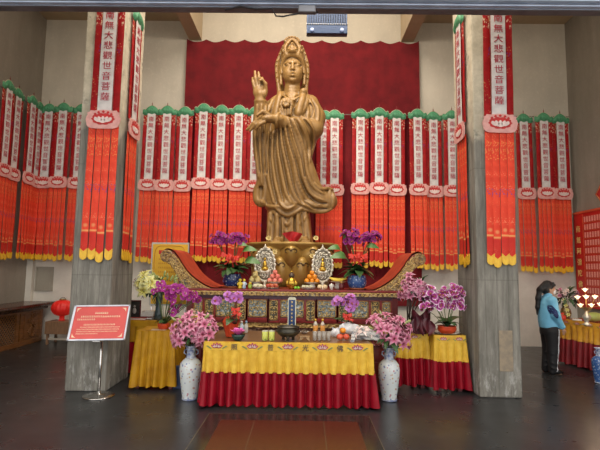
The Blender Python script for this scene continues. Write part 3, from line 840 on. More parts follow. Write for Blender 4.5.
        for ku in range(17):
            for kv in range(3):
                u_, v_ = (ku+0.5)/17, (kv+0.5)/3
                c_ = fc(u_, v_); R0 = 0.026 if kv != 1 else 0.034
                if c_[2] < 0.02: continue
                st = rr.uniform(0, 6.28)
                fs.tube([(c_[0]+R0*(1-q/7.5)*math.cos(st+q), c_[1]-0.008, c_[2]+R0*(1-q/7.5)*math.sin(st+q)) for q in np.linspace(0, 6, 10)], 0.0075, 5)
        fs.build('filigree_scrolls', M_gilt, w, (0, 0.03, 0), fix=False)
        mb = MB()
        Mx = Matrix.Translation((sg*hx, 0.0, hz_)) @ Matrix.Rotation(PI/2, 4, 'X')
        mb.lathe([(0.108, -WD-0.01), (0.108, 0.0), (0.095, 0.02), (0.085, 0.008), (0.06, 0.018), (0.035, 0.006), (0.001, 0.02)], 28, (0, 0, 0), 0, M=Mx)
        mb.build('scroll_head', M_carve, w)
        spi = [Vector((sg*(hx-0.09*math.cos(q)*(1-q/14)), -0.015, hz_+0.09*math.sin(q)*(1-q/14))) for q in np.linspace(0, 12, 60)]
        MB().tube(spi, 0.008, 6).build('scroll_rim', M_goldw, w)
        # rim bead between cloth and filigree
        MB().tube([(sg*p[0], 0.012, p[1]-0.012) for p in up[:-1]], 0.012, 6).build('wing_bead', M_goldw, w)
        # red runner cloth over the wing: a separate thing
        side = 'left' if sg < 0 else 'right'
        pts = up + [(hx+0.112*math.cos(q), hz_+0.112*math.sin(q)) for q in [R(v) for v in range(110, 30, -15)]]
        def rc(u, v):
            k = u*(len(pts)-1); i = min(int(k), len(pts)-2); f = k-i
            x = pts[i][0]*(1-f)+pts[i+1][0]*f; z = pts[i][1]*(1-f)+pts[i+1][1]*f
            return (sg*(x-0.012), 0.035+(WD-0.05)*v, z+0.016+0.006*math.sin(v*7+u*3)+0.004*math.sin(u*11+v*3))
        o = MB().grid(rc, 40, 10).build('runner_cloth', mk('orange_red_felt', (0.46, 0.055, 0.014), (0.34, 0.035, 0.010), 6, 0.75) if sg < 0 else MATS['orange_red_felt'], None, (ALX, AY, AZ), fix=False)
        tag(o, 'orange-red runner cloth over the %s scroll end of the altar' % side, 'cloth')
    wing(-1); wing(1)
altar()
# ------------------------------------------------------------------ the carved statue: a distance field, polygonised
SY = 9.5
S = (at(301, 150, SY)-at(300, 150, SY)).x
class Field:
    def __init__(s, lo, hi, h):
        s.lo = np.array(lo, float); s.h = h
        s.n = [int((hi[i]-lo[i])/h)+2 for i in range(3)]
        s.d = np.full(s.n, 1.0, np.float32)
        s.ax = [(s.lo[i]+h*np.arange(s.n[i])).astype(np.float32) for i in range(3)]
    def win(s, lo, hi, pad):
        sl = []
        for i in range(3):
            a = int(max(0, (lo[i]-pad-s.lo[i])/s.h)); b = int(min(s.n[i], (hi[i]+pad-s.lo[i])/s.h+2))
            if b <= a: return None
            sl.append(slice(a, b))
        X = s.ax[0][sl[0]][:, None, None]; Y = s.ax[1][sl[1]][None, :, None]; Z = s.ax[2][sl[2]][None, None, :]
        return tuple(sl), X, Y, Z
    def join(s, sl, d, k):
        a = s.d[sl]
        if k <= 0: s.d[sl] = np.minimum(a, d); return
        h = np.maximum(k-np.abs(a-d), 0)/k
        s.d[sl] = np.minimum(a, d)-h*h*k*0.25
    def cut(s, sl, d, k):
        a = s.d[sl]; d = -d
        h = np.maximum(k-np.abs(a-d), 0)/k
        s.d[sl] = np.maximum(a, d)+h*h*k*0.25
    def cone(s, a, b, ra, rb, k=0.03, sub=False, sq=1.0):
        """tapered limb; sq squashes it front to back"""
        a = np.array(a, float); b = np.array(b, float); r = max(ra, rb)
        w = s.win(np.minimum(a, b)-r, np.maximum(a, b)+r, k+0.03)
        if w is None: return
        sl, X, Y, Z = w
        ba = b-a; L2 = float((ba*ba).sum())+1e-9
        t = np.clip(((X-a[0])*ba[0]+(Y-a[1])*ba[1]+(Z-a[2])*ba[2])/L2, 0, 1)
        d = np.sqrt((X-a[0]-t*ba[0])**2+((Y-a[1]-t*ba[1])/sq)**2+(Z-a[2]-t*ba[2])**2)-(ra+(rb-ra)*t)
        (s.cut if sub else s.join)(sl, d.astype(np.float32), k)
    def line(s, pts, rad, k=0.03, sub=False, sq=1.0):
        if isinstance(rad, (int, float)): rad = [rad]*len(pts)
        for i in range(len(pts)-1): s.cone(pts[i], pts[i+1], rad[i], rad[i+1], k, sub, sq)
    def ell(s, c, r, k=0.03, sub=False, M=None):
        R_ = max(r); w = s.win([c[i]-R_ for i in range(3)], [c[i]+R_ for i in range(3)], k+0.03)
        if w is None: return
        sl, X, Y, Z = w
        x, y, z = X-c[0], Y-c[1], Z-c[2]
        if M is not None:
            x, y, z = (M[0][0]*x+M[1][0]*y+M[2][0]*z, M[0][1]*x+M[1][1]*y+M[2][1]*z, M[0][2]*x+M[1][2]*y+M[2][2]*z)
        q = np.sqrt((x/r[0])**2+(y/r[1])**2+(z/r[2])**2)
        q2 = np.sqrt((x/r[0]**2)**2+(y/r[1]**2)**2+(z/r[2]**2)**2)+1e-6
        d = q*(q-1)/q2
        (s.cut if sub else s.join)(sl, d.astype(np.float32), k)
    def loft(s, rows, k=0.05, folds=()):
        """rows: (z, xl, xr, yc, ry) from low to high; folds: (count, amplitude, drift, phase)"""
        rows = sorted(rows); zs = [r[0] for r in rows]
        xl = min(r[1] for r in rows); xr = max(r[2] for r in rows)
        yl = min(r[3]-r[4] for r in rows); yr = max(r[3]+r[4] for r in rows)
        w = s.win([xl, yl, zs[0]], [xr, yr, zs[-1]], 0.08)
        sl, X, Y, Z = w
        z = s.ax[2][sl[2]]
        f = lambda i: np.interp(z, zs, [r[i] for r in rows]).astype(np.float32)[None, None, :]
        L, Rr, yc, ry = f(1), f(2), f(3), f(4)
        cx, rx = (L+Rr)/2, (Rr-L)/2
        dx, dy = X-cx, Y-yc
        q = np.sqrt((dx/rx)**2+(dy/ry)**2)+1e-6
        d = (q-1)*np.minimum(rx, ry)*0.85
        if folds:
            th = np.arctan2(dy/ry, dx/rx)
            for (n, amp, drift, ph) in folds:
                u = (Z-zs[0])/(zs[-1]-zs[0])
                d = d+amp*np.cos(th*n+drift*u*4+ph)*np.clip(1.15-u, 0.15, 1)
        d = np.maximum(d, np.maximum(zs[0]-Z, Z-zs[-1]))
        s.join(sl, d.astype(np.float32), k)
    def front(s):
        """depth of the first surface met from the front for every column"""
        neg = s.d < 0
        first = np.argmax(neg, axis=1); hit = neg.any(axis=1)
        return np.where(hit, s.ax[1][first], np.nan)
    def on(s, F, x, z, default):
        i = int(round((x-s.lo[0])/s.h)); k = int(round((z-s.lo[2])/s.h))
        i = max(0, min(s.n[0]-1, i)); k = max(0, min(s.n[2]-1, k))
        v = F[i, k]
        return default if np.isnan(v) else float(v)
    def mesh(s, name, mat, relax=2):
        d = s.d
        sg = d < 0
        nx, ny, nz = d.shape
        cnt = np.zeros((nx-1, ny-1, nz-1), np.float32); acc = np.zeros((nx-1, ny-1, nz-1, 3), np.float32)
        def edge(axis, o):
            # edges along AXIS at corner offset o of each cell
            a0 = [slice(o[i], o[i]+d.shape[i]-1) for i in range(3)]
            a1 = list(a0); a1[axis] = slice(a0[axis].start+1, a0[axis].stop+1)
            A, B = d[tuple(a0)], d[tuple(a1)]
            m = (A < 0) != (B < 0)
            t = np.where(m, A/np.where(m, A-B, 1), 0)
            cnt[...] += m
            for i in range(3):
                acc[..., i] += m*((t if i == axis else 0)+o[i])
        for axis in range(3):
            for p in (0, 1):
                for q in (0, 1):
                    o = [0, 0, 0]; oth = [i for i in range(3) if i != axis]
                    o[oth[0]] = p; o[oth[1]] = q
                    edge(axis, o)
        has = cnt > 0
        idx = -np.ones(has.shape, np.int64); idx[has] = np.arange(has.sum())
        loc = np.argwhere(has).astype(np.float32)+acc[has]/cnt[has][:, None]
        V = s.lo+loc*s.h
        faces = []
        for axis in range(3):
            u, v = [(1, 2), (2, 0), (0, 1)][axis]
            a0 = [slice(1, -1)]*3; a0[axis] = slice(0, d.shape[axis]-1)
            a1 = list(a0); a1[axis] = slice(1, d.shape[axis])
            A, B = d[tuple(a0)], d[tuple(a1)]
            m = (A < 0) != (B < 0)
            pos = np.argwhere(m)
            inv = (A < 0)[m]
            base = pos.copy()
            for i in range(3):
                if i != axis: base[:, i] += 1
            def cell(du, dv):
                c = base.copy(); c[:, u] -= du; c[:, v] -= dv
                return idx[c[:, 0], c[:, 1], c[:, 2]]
            q = np.stack([cell(0, 0), cell(1, 0), cell(1, 1), cell(0, 1)], 1)
            q[~inv] = q[~inv][:, ::-1]
            faces.append(q)
        Fq = np.concatenate(faces); Fq = Fq[(Fq >= 0).all(1)]
        for _ in range(relax):
            sm = np.zeros_like(V); c = np.zeros(len(V))
            for i in range(4):
                a, b = Fq[:, i], Fq[:, (i+1) % 4]
                np.add.at(sm, a, V[b]); np.add.at(c, a, 1); np.add.at(sm, b, V[a]); np.add.at(c, b, 1)
            V = V*0.5+0.5*sm/np.maximum(c, 1)[:, None]
        me = bpy.data.meshes.new(name)
        me.from_pydata(V.tolist(), [], Fq.tolist()); me.update()
        me.polygons.foreach_set('use_smooth', [True]*len(me.polygons))
        me.materials.append(mat)
        return me

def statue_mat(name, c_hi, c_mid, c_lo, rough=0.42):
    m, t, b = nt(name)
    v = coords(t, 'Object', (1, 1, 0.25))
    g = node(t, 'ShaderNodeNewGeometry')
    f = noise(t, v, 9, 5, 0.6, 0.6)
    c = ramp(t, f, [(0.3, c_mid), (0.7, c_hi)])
    ptn = ramp(t, g.outputs['Pointiness'], [(0.44, (1, 1, 1)), (0.502, (0, 0, 0))])  # crease shade put into the colour: hollows between folds darkened
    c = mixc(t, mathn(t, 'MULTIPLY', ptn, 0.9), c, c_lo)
    hi = ramp(t, g.outputs['Pointiness'], [(0.52, (0, 0, 0)), (0.60, (1, 1, 1))])  # highlight put into the colour: raised edges made paler
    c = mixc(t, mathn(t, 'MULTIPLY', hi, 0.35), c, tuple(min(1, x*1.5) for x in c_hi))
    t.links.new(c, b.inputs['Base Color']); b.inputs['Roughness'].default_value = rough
    bump(t, b, noise(t, coords(t, 'Object', (1, 1, 0.12)), 45, 4), 0.15, 0.01)
    return m
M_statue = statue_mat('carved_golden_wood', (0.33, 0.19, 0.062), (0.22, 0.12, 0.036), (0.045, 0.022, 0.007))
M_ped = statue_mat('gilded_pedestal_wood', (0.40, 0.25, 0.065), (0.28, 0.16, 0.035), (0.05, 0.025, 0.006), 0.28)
for n_ in M_ped.node_tree.nodes:
    if n_.type == 'BSDF_PRINCIPLED': n_.inputs['Metallic'].default_value = 0.2

def P(x, y, dy=0.0):
    """a point of the statue seen at pixel (x, y), dy metres behind (+) or before (-) its axis plane"""
    p = at(x, y, SY); return Vector((p.x, SY+dy, p.z))
def statue():
    lo = P(243, 246); hi = P(338, 34)
    F = Field((lo.x, SY-0.85, lo.z-0.02), (hi.x, SY+0.5, hi.z+0.03), 0.0145)
    z = lambda y: P(290, y).z
    X = lambda x, y: P(x, y).x
    G = [None]
    def refront(blur=4):
        f = F.front()
        G[0] = f
    def fp2(x, y, out=0.0):
        p = P(x, y); p.y = F.on(G[0], p.x, p.z, SY-0.2)-out; return p
    def curve(pts, n):
        q = []
        for i in range(n+1):
            u = i/n*(len(pts)-1); j = min(int(u), len(pts)-2); f = u-j
            p0 = pts[max(j-1, 0)]; p1 = pts[j]; p2 = pts[j+1]; p3 = pts[min(j+2, len(pts)-1)]
            q.append([0.5*(2*p1[m]+(p2[m]-p0[m])*f+(2*p0[m]-5*p1[m]+4*p2[m]-p3[m])*f*f+(3*p1[m]-p0[m]-3*p2[m]+p3[m])*f**3) for m in range(len(p1))])
        return q
    def ridge(pts, r, out=0.01, k=0.03, sub=False, n=26, taper=True):
        """a fold that rides on the surface, its depth smoothed along its length"""
        c = curve(pts, n)
        q = [fp2(x, y, 0) for x, y in c]
        ys = [p.y for p in q]
        for _ in range(5):
            ys = [ys[0]]+[(ys[i-1]+2*ys[i]+ys[i+1])/4 for i in range(1, n)]+[ys[-1]]
        for p, yy in zip(q, ys): p.y = yy-out
        rad = [r*((0.35+0.65*math.sin(PI*(0.06+0.88*i/n))) if taper else 1) for i in range(n+1)]
        F.line(q, rad, k, sub)
    # legs in wide trousers, standing slightly apart
    F.loft([(z(245), X(266, 245), X(288, 245), SY-0.02, 0.34), (z(235), X(267, 235), X(289, 235), SY, 0.32), (z(205), X(267, 205), X(291, 205), SY, 0.30)], 0.03)
    F.loft([(z(245), X(294, 245), X(314, 245), SY-0.02, 0.34), (z(235), X(293, 235), X(312, 235), SY, 0.32), (z(205), X(288, 205), X(309, 205), SY, 0.30)], 0.03)
    F.loft([(z(244), X(280, 244), X(302, 244), SY+0.02, 0.30), (z(206), X(278, 206), X(302, 206), SY, 0.33)], 0.04)
    # robe body
    rows = [(214, 276, 303, 0.35), (209, 266, 308, 0.38), (200, 262, 310.5, 0.38), (190, 260, 310.5, 0.37), (180, 260, 310.5, 0.37), (170, 261, 310.5, 0.37), (160, 262, 311.5, 0.38), (150, 263, 314, 0.39), (140, 265, 317, 0.39), (130, 267, 318.5, 0.40), (120, 269, 318.5, 0.38), (112, 271, 318, 0.36), (106, 274, 316, 0.33), (101, 277, 311, 0.28), (97, 281, 304, 0.22)]
    F.loft([(z(y), X(a, y), X(b, y), SY+0.02, r) for y, a, b, r in rows], 0.06)
    F.ell(P(288, 208, -0.16), (13*S, 0.26, 9.5*S), 0.05)
    # raised arm with its hanging sleeve on the left side of the picture
    F.line([P(279, 104), P(270, 112, -0.05), P(263, 122, -0.16)], [0.20, 0.19, 0.17], 0.08)
    F.line([P(263, 122, -0.18), P(261.5, 107, -0.33)], [0.15, 0.12], 0.05)
    F.loft([(z(203), X(258, 203), X(266, 203), SY-0.10, 0.11), (z(195), X(256.5, 195), X(268, 195), SY-0.10, 0.14), (z(180), X(257, 180), X(269, 180), SY-0.12, 0.17), (z(160), X(255.5, 160), X(268, 160), SY-0.14, 0.19), (z(140), X(254, 140), X(270, 140), SY-0.16, 0.22), (z(122), X(254.5, 122), X(270, 122), SY-0.18, 0.24), (z(110), X(256, 110), X(269, 110), SY-0.24, 0.18)], 0.05)
    # shoulder and upper arm on the right side, forearm carried across the front
    F.line([P(309, 105), P(315, 118, -0.02), P(313.5, 131, -0.14)], [0.22, 0.21, 0.21], 0.09)
    F.line([P(312, 131, -0.16), P(298, 131, -0.30), P(283, 128.5, -0.40)], [0.20, 0.165, 0.135], 0.08)
    # cloth gathered under the forearm
    F.loft([(z(205), X(284, 205), X(303, 205), SY-0.24, 0.13), (z(170), X(279, 170), X(304, 170), SY-0.25, 0.15), (z(140), X(277, 140), X(307, 140), SY-0.28, 0.17), (z(126), X(278, 126), X(311, 126), SY-0.29, 0.17)], 0.07)
    # wind-blown tail of the robe, sweeping out to the right
    F.line([P(x, y, d) for x, y, d in curve([(302, 160, -0.20), (307, 177, -0.2), (313.5, 192, -0.16), (321.5, 200.5, -0.12), (329, 202, -0.08)], 16)], list(np.interp(np.linspace(0, 4, 17), range(5), [0.17, 0.19, 0.18, 0.18, 0.17])), 0.06, sq=0.75)
    F.line([P(x, y, d) for x, y, d in curve([(285, 205, -0.25), (300, 207, -0.24), (314, 207.5, -0.20), (325, 207.5, -0.14), (330.5, 204, -0.08)], 16)], list(np.interp(np.linspace(0, 4, 17), range(5), [0.10, 0.10, 0.10, 0.10, 0.09])), 0.05, sq=0.8)
    F.ell(P(329.2, 199, -0.08), (3.4*S, 0.13, 10.5*S), 0.04)
    F.line([P(317, 187, -0.33), P(321.5, 194.5, -0.33), P(327, 196.5, -0.28)], [0.03, 0.06, 0.03], 0.03, True)
    # curl of the sleeve end on the left
    F.line([P(x, y, d) for x, y, d in curve([(263, 183, -0.10), (258.5, 191, -0.10), (258.5, 200, -0.12), (262, 204, -0.16)], 10)], 0.09, 0.04)
    F.line([P(262, 190, -0.22), P(261.6, 199, -0.24)], [0.05, 0.045], 0.03, True)
    refront()
    R1, R2, R3 = 0.036, 0.027, 0.020
    for pts, r in [
        # from the elbow over the right flank, down into the tail
        ([(301, 122), (309, 130), (313, 142), (311.5, 156)], R1), ([(297, 124), (304, 136), (309, 150), (309, 166)], R1), ([(293, 124), (299, 140), (305, 158), (306.5, 174), (313, 189), (323, 196)], R1), ([(289, 125), (294, 142), (300, 162), (303.5, 180), (311, 196), (323, 202.5)], R1), ([(285, 127), (288.5, 146), (294, 166), (298.5, 186), (307, 201), (321, 207)], R1),
        ([(281.5, 130), (283, 150), (288, 172), (292.5, 192), (299, 204), (312, 210)], R1), ([(278.5, 134), (279, 154), (282.5, 176), (286.5, 195), (292, 206)], R1),
        # left half of the robe
        ([(274, 136), (273.5, 158), (276, 182), (281, 204)], R1), ([(269.5, 136), (268.2, 160), (270, 184), (275, 205)], R1),
        # sleeve folds on the left
        ([(259, 112), (257.2, 132), (257.6, 155), (260, 180)], R1), ([(263.5, 112), (261.4, 136), (261.6, 160), (263, 186)], R2), ([(267.5, 112), (266.2, 132), (265.8, 152), (266.5, 178)], R1), ([(256, 118), (255.0, 140), (256, 162)], R3),
        ([(273, 103), (270.5, 112), (267.5, 121)], R2), ([(277.5, 102), (275.5, 112), (272, 122)], R2),
        ([(313, 104), (317.5, 113), (317.5, 125)], R2), ([(309, 103), (312.5, 112), (312.8, 123)], R2), ([(306, 108), (308, 115), (307.5, 123)], R3),
        # hem of the over-robe and swags below
        ([(262, 203), (270, 207.8), (279, 209)], R2), ([(276, 209), (282, 214.5), (288.5, 216.8), (295, 214.5), (302, 210)], R1), ([(279, 202), (284, 209), (289, 211), (295, 208)], R3),
        ([(302, 211), (314, 213), (325, 212.5), (332, 209)], R2), ([(314, 186), (320, 191), (326, 190), (330, 189)], R2), ([(331.5, 190), (332.8, 199), (332, 208)], R2),
        # trouser folds
        ([(271, 214), (270, 226), (268.6, 241)], R1), ([(277.5, 216), (278.4, 228), (277.5, 242)], R1), ([(305, 213), (307, 226), (309.5, 241)], R1), ([(298, 216), (298, 229), (299, 242)], R1), ([(283, 220), (283.2, 232), (282.4, 243)], R2), ([(292.5, 220), (292.4, 232), (293, 243)], R2),
        ([(283.4, 219), (287.8, 226), (292.2, 219)], R3), ([(283.2, 226), (287.8, 233.5), (292.4, 226)], R3), ([(269, 215), (273, 222), (278, 226)], R3), ([(308, 214), (303, 222), (298.5, 226)], R3),
    ]:
        ridge(pts, r, 0.006, 0.028)
    refront()
    for pts, r in [
        ([(304, 126), (311, 137), (311.5, 150)], 0.034), ([(295, 126), (301.5, 140), (307, 158)], 0.034), ([(291, 127), (296.5, 146), (302.5, 164), (305, 180)], 0.034), ([(287, 130), (291, 148), (297, 168), (301, 184), (309, 199)], 0.034), ([(283.5, 134), (286, 152), (291, 174), (295.5, 194), (303, 206)], 0.034), ([(280, 136), (281.5, 156), (285.5, 178), (289.5, 198)], 0.034),
        ([(276.3, 134), (276, 158), (279, 182), (284, 204)], 0.040), ([(271.8, 136), (271, 160), (273, 184), (278, 206)], 0.036), ([(268, 128), (267, 150), (268, 176)], 0.040), ([(259.5, 122), (259.4, 150), (261.4, 176)], 0.026), ([(264.4, 124), (263.8, 150), (264.6, 176)], 0.028),
        ([(274, 216), (274, 228), (273, 242)], 0.034), ([(301.8, 215), (302.8, 228), (304.6, 242)], 0.034), ([(280.6, 219), (280.8, 232), (280, 243)], 0.034), ([(295.2, 219), (295.3, 232), (296, 243)], 0.034),
        ([(310, 108), (312.5, 114), (310.5, 122)], 0.022), ([(308, 196), (316, 204), (326, 205)], 0.028), ([(304, 203), (314, 210), (326, 210)], 0.024),
    ]:
        ridge(pts, r*0.85, -0.002, 0.02, True)
    # dark hollow between the raised arm and the chest
    F.line([P(275.5, 108, -0.42), P(273.5, 116, -0.44), P(274, 122, -0.46)], [0.05, 0.075, 0.05], 0.04, True)
    F.line([P(270, 134, -0.46), P(268.5, 142, -0.44)], [0.07, 0.04], 0.04, True)
    # feet showing below the trousers
    for sx, x in ((-1, 279), (1, 304)):
        F.cone(P(x, 241.5, -0.30), P(x+sx*1.5, 243, -0.50), 0.085, 0.06, 0.03)
        for q in range(5): F.cone(P(x+sx*1.5-3.2+1.6*q, 243, -0.5), P(x+sx*1.5-3.4+1.7*q, 243.4, -0.60+0.012*abs(q-2)), 0.03, 0.024, 0.012)
    # lapels of the shawl, bare chest with a necklace
    refront()
    ridge([(281.5, 95), (279.5, 104), (278, 113), (276.5, 121)], 0.060, 0.0, taper=False)
    ridge([(303.5, 95), (302, 104), (300, 112), (298.5, 119)], 0.070, 0.0, taper=False)
    ridge([(307.5, 97), (306.5, 106), (304, 114), (301, 120)], 0.036, 0.0)
    ridge([(285.5, 99), (284.4, 106), (283, 115)], 0.06, -0.01, 0.03, True)
    ridge([(298.2, 99), (297.3, 104), (296, 111)], 0.045, -0.01, 0.03, True)
    ridge([(283.5, 98.5), (288, 103), (292.5, 104.5), (297, 102.6), (301.5, 98)], 0.026, 0.012, 0.012)
    for q in range(9):
        a = q/8; c = fp2(284+17*a, 99.5+6.2*math.sin(PI*a), 0.012); F.ell(c, (0.9*S, 0.026, 0.9*S), 0.01)
    # lotus blossom at the breast
    lc = P(287, 112, -0.42)
    F.ell(lc, (4.4*S, 0.12, 4.6*S), 0.02)
    for i in range(9):
        a = R(-35+250*i/8)
        F.ell((lc.x+math.cos(a)*5.2*S, lc.y+0.01, lc.z+math.sin(a)*5.0*S), (2.5*S, 0.07, 2.7*S), 0.012)
    for i in range(6):
        a = 2*PI*i/6+0.3
        F.ell((lc.x+math.cos(a)*2.5*S, lc.y-0.10, lc.z+math.sin(a)*2.6*S), (1.6*S, 0.035, 1.7*S), 0.010)
    for i in range(5): F.line([P(281+2.6*i, 117, -0.47), P(281.6+2.4*i, 121.5, -0.46)], [0.026, 0.030], 0.01)
    # cuff ring at the wrist, raised hand with the palm forward, thumb and forefinger joined
    for i in range(20):
        a = 2*PI*i/20; c = P(262, 107, -0.33)
        F.ell((c.x+0.108*math.cos(a), c.y+0.095*math.sin(a), c.z+0.02*math.sin(a)), (0.028, 0.028, 0.022), 0.025)
    hy = -0.38
    F.line([P(262, 107, -0.36), P(261.8, 101, hy)], [0.085, 0.098], 0.04)
    F.ell(P(261.2, 98.5, hy), (6.4*S, 0.066, 7.4*S), 0.04)
    F.ell(P(266.4, 100, hy-0.03), (2.6*S, 0.060, 4.8*S), 0.03)
    fr = 0.036
    F.line([P(256.4, 95, hy), P(255.0, 89.5, hy-0.01), P(254.4, 85, hy+0.015)], [fr, fr*0.92, fr*0.66], 0.010)
    F.line([P(258.8, 93, hy), P(257.3, 85.5, hy-0.02), P(256.8, 78.8, hy+0.01)], [fr*1.1, fr, fr*0.7], 0.010)
    F.line([P(261.4, 92.5, hy), P(260.9, 85.5, hy-0.03), P(260.2, 79.8, hy+0.0)], [fr*1.1, fr, fr*0.7], 0.010)
    F.line([P(264.2, 93, hy), P(263.8, 87.0, hy-0.06), P(262.4, 90.2, hy-0.14)], [fr*1.1, fr, fr*0.72], 0.010)
    F.line([P(267.4, 99, hy-0.03), P(267.4, 92.5, hy-0.09), P(264.2, 89.0, hy-0.13)], [fr*1.25, fr*1.05, fr*0.75], 0.012)
    # sleeve mouth and lower hand pointing to the left, palm up
    F.line([P(284, 128.2, -0.42), P(279.5, 128, -0.50)], [0.13, 0.125], 0.05)
    for i in range(22):
        a = 2*PI*i/22; c = P(278.6, 128, -0.51)
        F.ell((c.x+0.02*math.cos(a), c.y+0.125*math.sin(a), c.z+0.135*math.cos(a)), (0.032, 0.032, 0.032), 0.03)
    F.line([P(281, 127.5, -0.54), P(273, 128, -0.62)], [0.090, 0.088], 0.015)
    F.ell(P(269, 128.8, -0.64), (6.4*S, 0.11, 3.7*S), 0.03)
    for xx, yy, dd, x2, y2 in ((264, 127.2, -0.60, 255, 133.6), (264, 129.0, -0.64, 250.4, 138.4), (265, 131.0, -0.67, 253.4, 139.8), (267, 132.4, -0.69, 258.8, 138.6)):
        mx, my = (xx+x2)/2-0.4, (yy+y2)/2-0.9
        F.line([P(xx, yy, dd), P(mx, my, dd-0.01), P(x2, y2, dd+0.03)], [0.046, 0.040, 0.026], 0.010)
    F.line([P(271.5, 125.6, -0.66), P(265.5, 123.2, -0.72), P(260.5, 126.8, -0.74)], [0.050, 0.043, 0.028], 0.012)
    # neck
    F.line([P(292.3, 98, 0.0), P(292.6, 84, -0.03)], [0.20, 0.165], 0.06)
    for y in (89.5, 92.5): F.line([P(286.5, y, -0.11), P(289.5, y+0.8, -0.175), P(295.5, y+0.8, -0.175), P(298.5, y, -0.11)], 0.016, 0.02)
    # head
    F.ell(P(292.6, 72, -0.06), (10.8*S, 0.25, 13.8*S), 0.03)
    F.ell(P(292.8, 79, -0.11), (9.5*S, 0.21, 8.4*S), 0.05)
    F.ell(P(293, 84.6, -0.22), (3.2*S, 0.075, 2.4*S), 0.05)
    for sg in (-1, 1): F.ell(P(293+sg*4.8, 76.4, -0.205), (3.6*S, 0.08, 3.8*S), 0.05)
    for sg in (-1, 1):
        F.line([P(292.8+sg*11.4, 70, -0.10), P(292.8+sg*12.0, 75, -0.10), P(292.8+sg*11.4, 86, -0.10)], [0.032, 0.030, 0.034], 0.015)
        F.line([P(292.8+sg*10.9, 70, -0.13), P(292.8+sg*11.2, 76, -0.14)], [0.018, 0.018], 0.012)
    refront()
    fp = fp2
    for sg in (-1, 1):
        F.line([fp(293+sg*1.6, 67.6, 0.0), fp(293+sg*4.5, 66.0, -0.002), fp(293+sg*7.8, 67.9, -0.004)], [0.012, 0.015, 0.010], 0.015)
        F.line([fp(293+sg*2.0, 69.6, -0.008), fp(293+sg*5.0, 70.4, -0.008), fp(293+sg*7.8, 69.6, -0.016)], [0.024, 0.030, 0.022], 0.02, True)
        F.ell(fp(293+sg*4.9, 70.1, -0.012), (2.4*S, 0.030, 1.0*S), 0.008)
        F.line([fp(293+sg*2.6, 70.9, -0.002), fp(293+sg*5.0, 71.5, 0.0), fp(293+sg*7.4, 70.7, -0.008)], [0.009, 0.011, 0.008], 0.01)
    F.line([fp(293, 67.4, -0.004), fp(293, 71.5, 0.016), fp(293, 75.2, 0.034)], [0.018, 0.024, 0.036], 0.02)
    for sg in (-1, 1): F.ell(fp(293+sg*1.6, 75.5, 0.008), (1.15*S, 0.03, 0.9*S), 0.012)
    F.ell(fp(293, 64.8, 0.006), (0.9*S, 0.02, 0.9*S), 0.01)
    F.line([fp(290.0, 79.3, 0.0), fp(293, 78.6, 0.018), fp(296.0, 79.3, 0.0)], [0.011, 0.021, 0.011], 0.008)
    F.line([fp(290.6, 80.7, 0.0), fp(293, 81.2, 0.016), fp(295.4, 80.7, 0.0)], [0.011, 0.023, 0.011], 0.008)
    F.line([fp(289.6, 79.95, 0.010), fp(293, 79.95, 0.026), fp(296.4, 79.95, 0.010)], 0.007, 0.006, True)
    F.line([fp(290.6, 83.0, 0.0), fp(293, 83.2, 0.004), fp(295.4, 83.0, 0.0)], 0.012, 0.02, True)
    # hair framing the forehead, combed into a high chignon
    F.line([P(x, y, d) for x, y, d in curve([(281.8, 71, -0.10), (283.0, 66, -0.15), (286.6, 61.6, -0.22), (292.8, 59.6, -0.265), (299.0, 61.6, -0.22), (302.6, 66, -0.15), (303.8, 71, -0.10)], 24)], list(np.interp(np.linspace(0, 6, 25), range(7), [0.028, 0.036, 0.044, 0.048, 0.044, 0.036, 0.028])), 0.02)
    F.ell(P(292.6, 64, 0.03), (11.6*S, 0.25, 8.5*S), 0.04)
    F.loft([(z(62), X(281.5, 62), X(304.5, 62), SY+0.0, 0.26), (z(55), X(281, 55), X(304, 55), SY+0.0, 0.25), (z(48), X(282.2, 48), X(302, 48), SY+0.02, 0.22), (z(42), X(284.5, 42), X(299.7, 42), SY+0.03, 0.17), (z(39.5), X(287, 39.5), X(297.5, 39.5), SY+0.03, 0.11)], 0.05)
    for i in range(9):
        a = PI*(i/8)
        F.ell(P(292.2+7.0*math.cos(a), 43.6-4.4*math.sin(a), -0.07), (1.5*S, 0.06, 1.4*S), 0.015)
    # veil falling behind the head to the shoulders
    for sg, pts in ((-1, [(283.5, 46), (280, 54), (277.0, 63), (276.8, 72), (278.0, 82), (279.4, 92), (279, 100)]), (1, [(301.6, 46), (304.8, 54), (307.2, 64), (307.6, 73), (306.4, 83), (305.4, 92), (306, 99)])):
        c = curve(pts, 24)
        F.line([P(x, y, 0.05-0.06*smooth01((i-14)/8)) for i, (x, y) in enumerate(c)], list(np.interp(np.linspace(0, 6, 25), range(7), [0.03, 0.035, 0.04, 0.04, 0.04, 0.05, 0.07])), 0.02)
        F.line([P(x-sg*1.8, y, 0.12) for x, y in c], 0.07, 0.03)
        for i in range(9):
            x, y = c[int(i*2.4)]
            F.ell(P(x+sg*0.7, y, 0.03), (0.9*S, 0.05, 1.4*S), 0.012)
    # crown plaque: a small seated figure inside a flame-shaped halo
    cf = -0.29
    F.line([P(x, y, cf+d) for x, y, d in curve([(286.6, 60, 0.03), (285.6, 54, 0.04), (288.4, 48, 0.07), (292.4, 44.0, 0.1), (296.6, 48, 0.07), (299.4, 54, 0.04), (298.4, 60, 0.03)], 20)], 0.028, 0.015)
    F.ell(P(292.5, 58.4, cf), (4.6*S, 0.08, 1.7*S), 0.02)
    F.ell(P(292.5, 54.8, cf+0.01), (2.9*S, 0.075, 3.2*S), 0.02)
    F.ell(P(292.5, 50.2, cf+0.03), (1.8*S, 0.055, 2.0*S), 0.010)
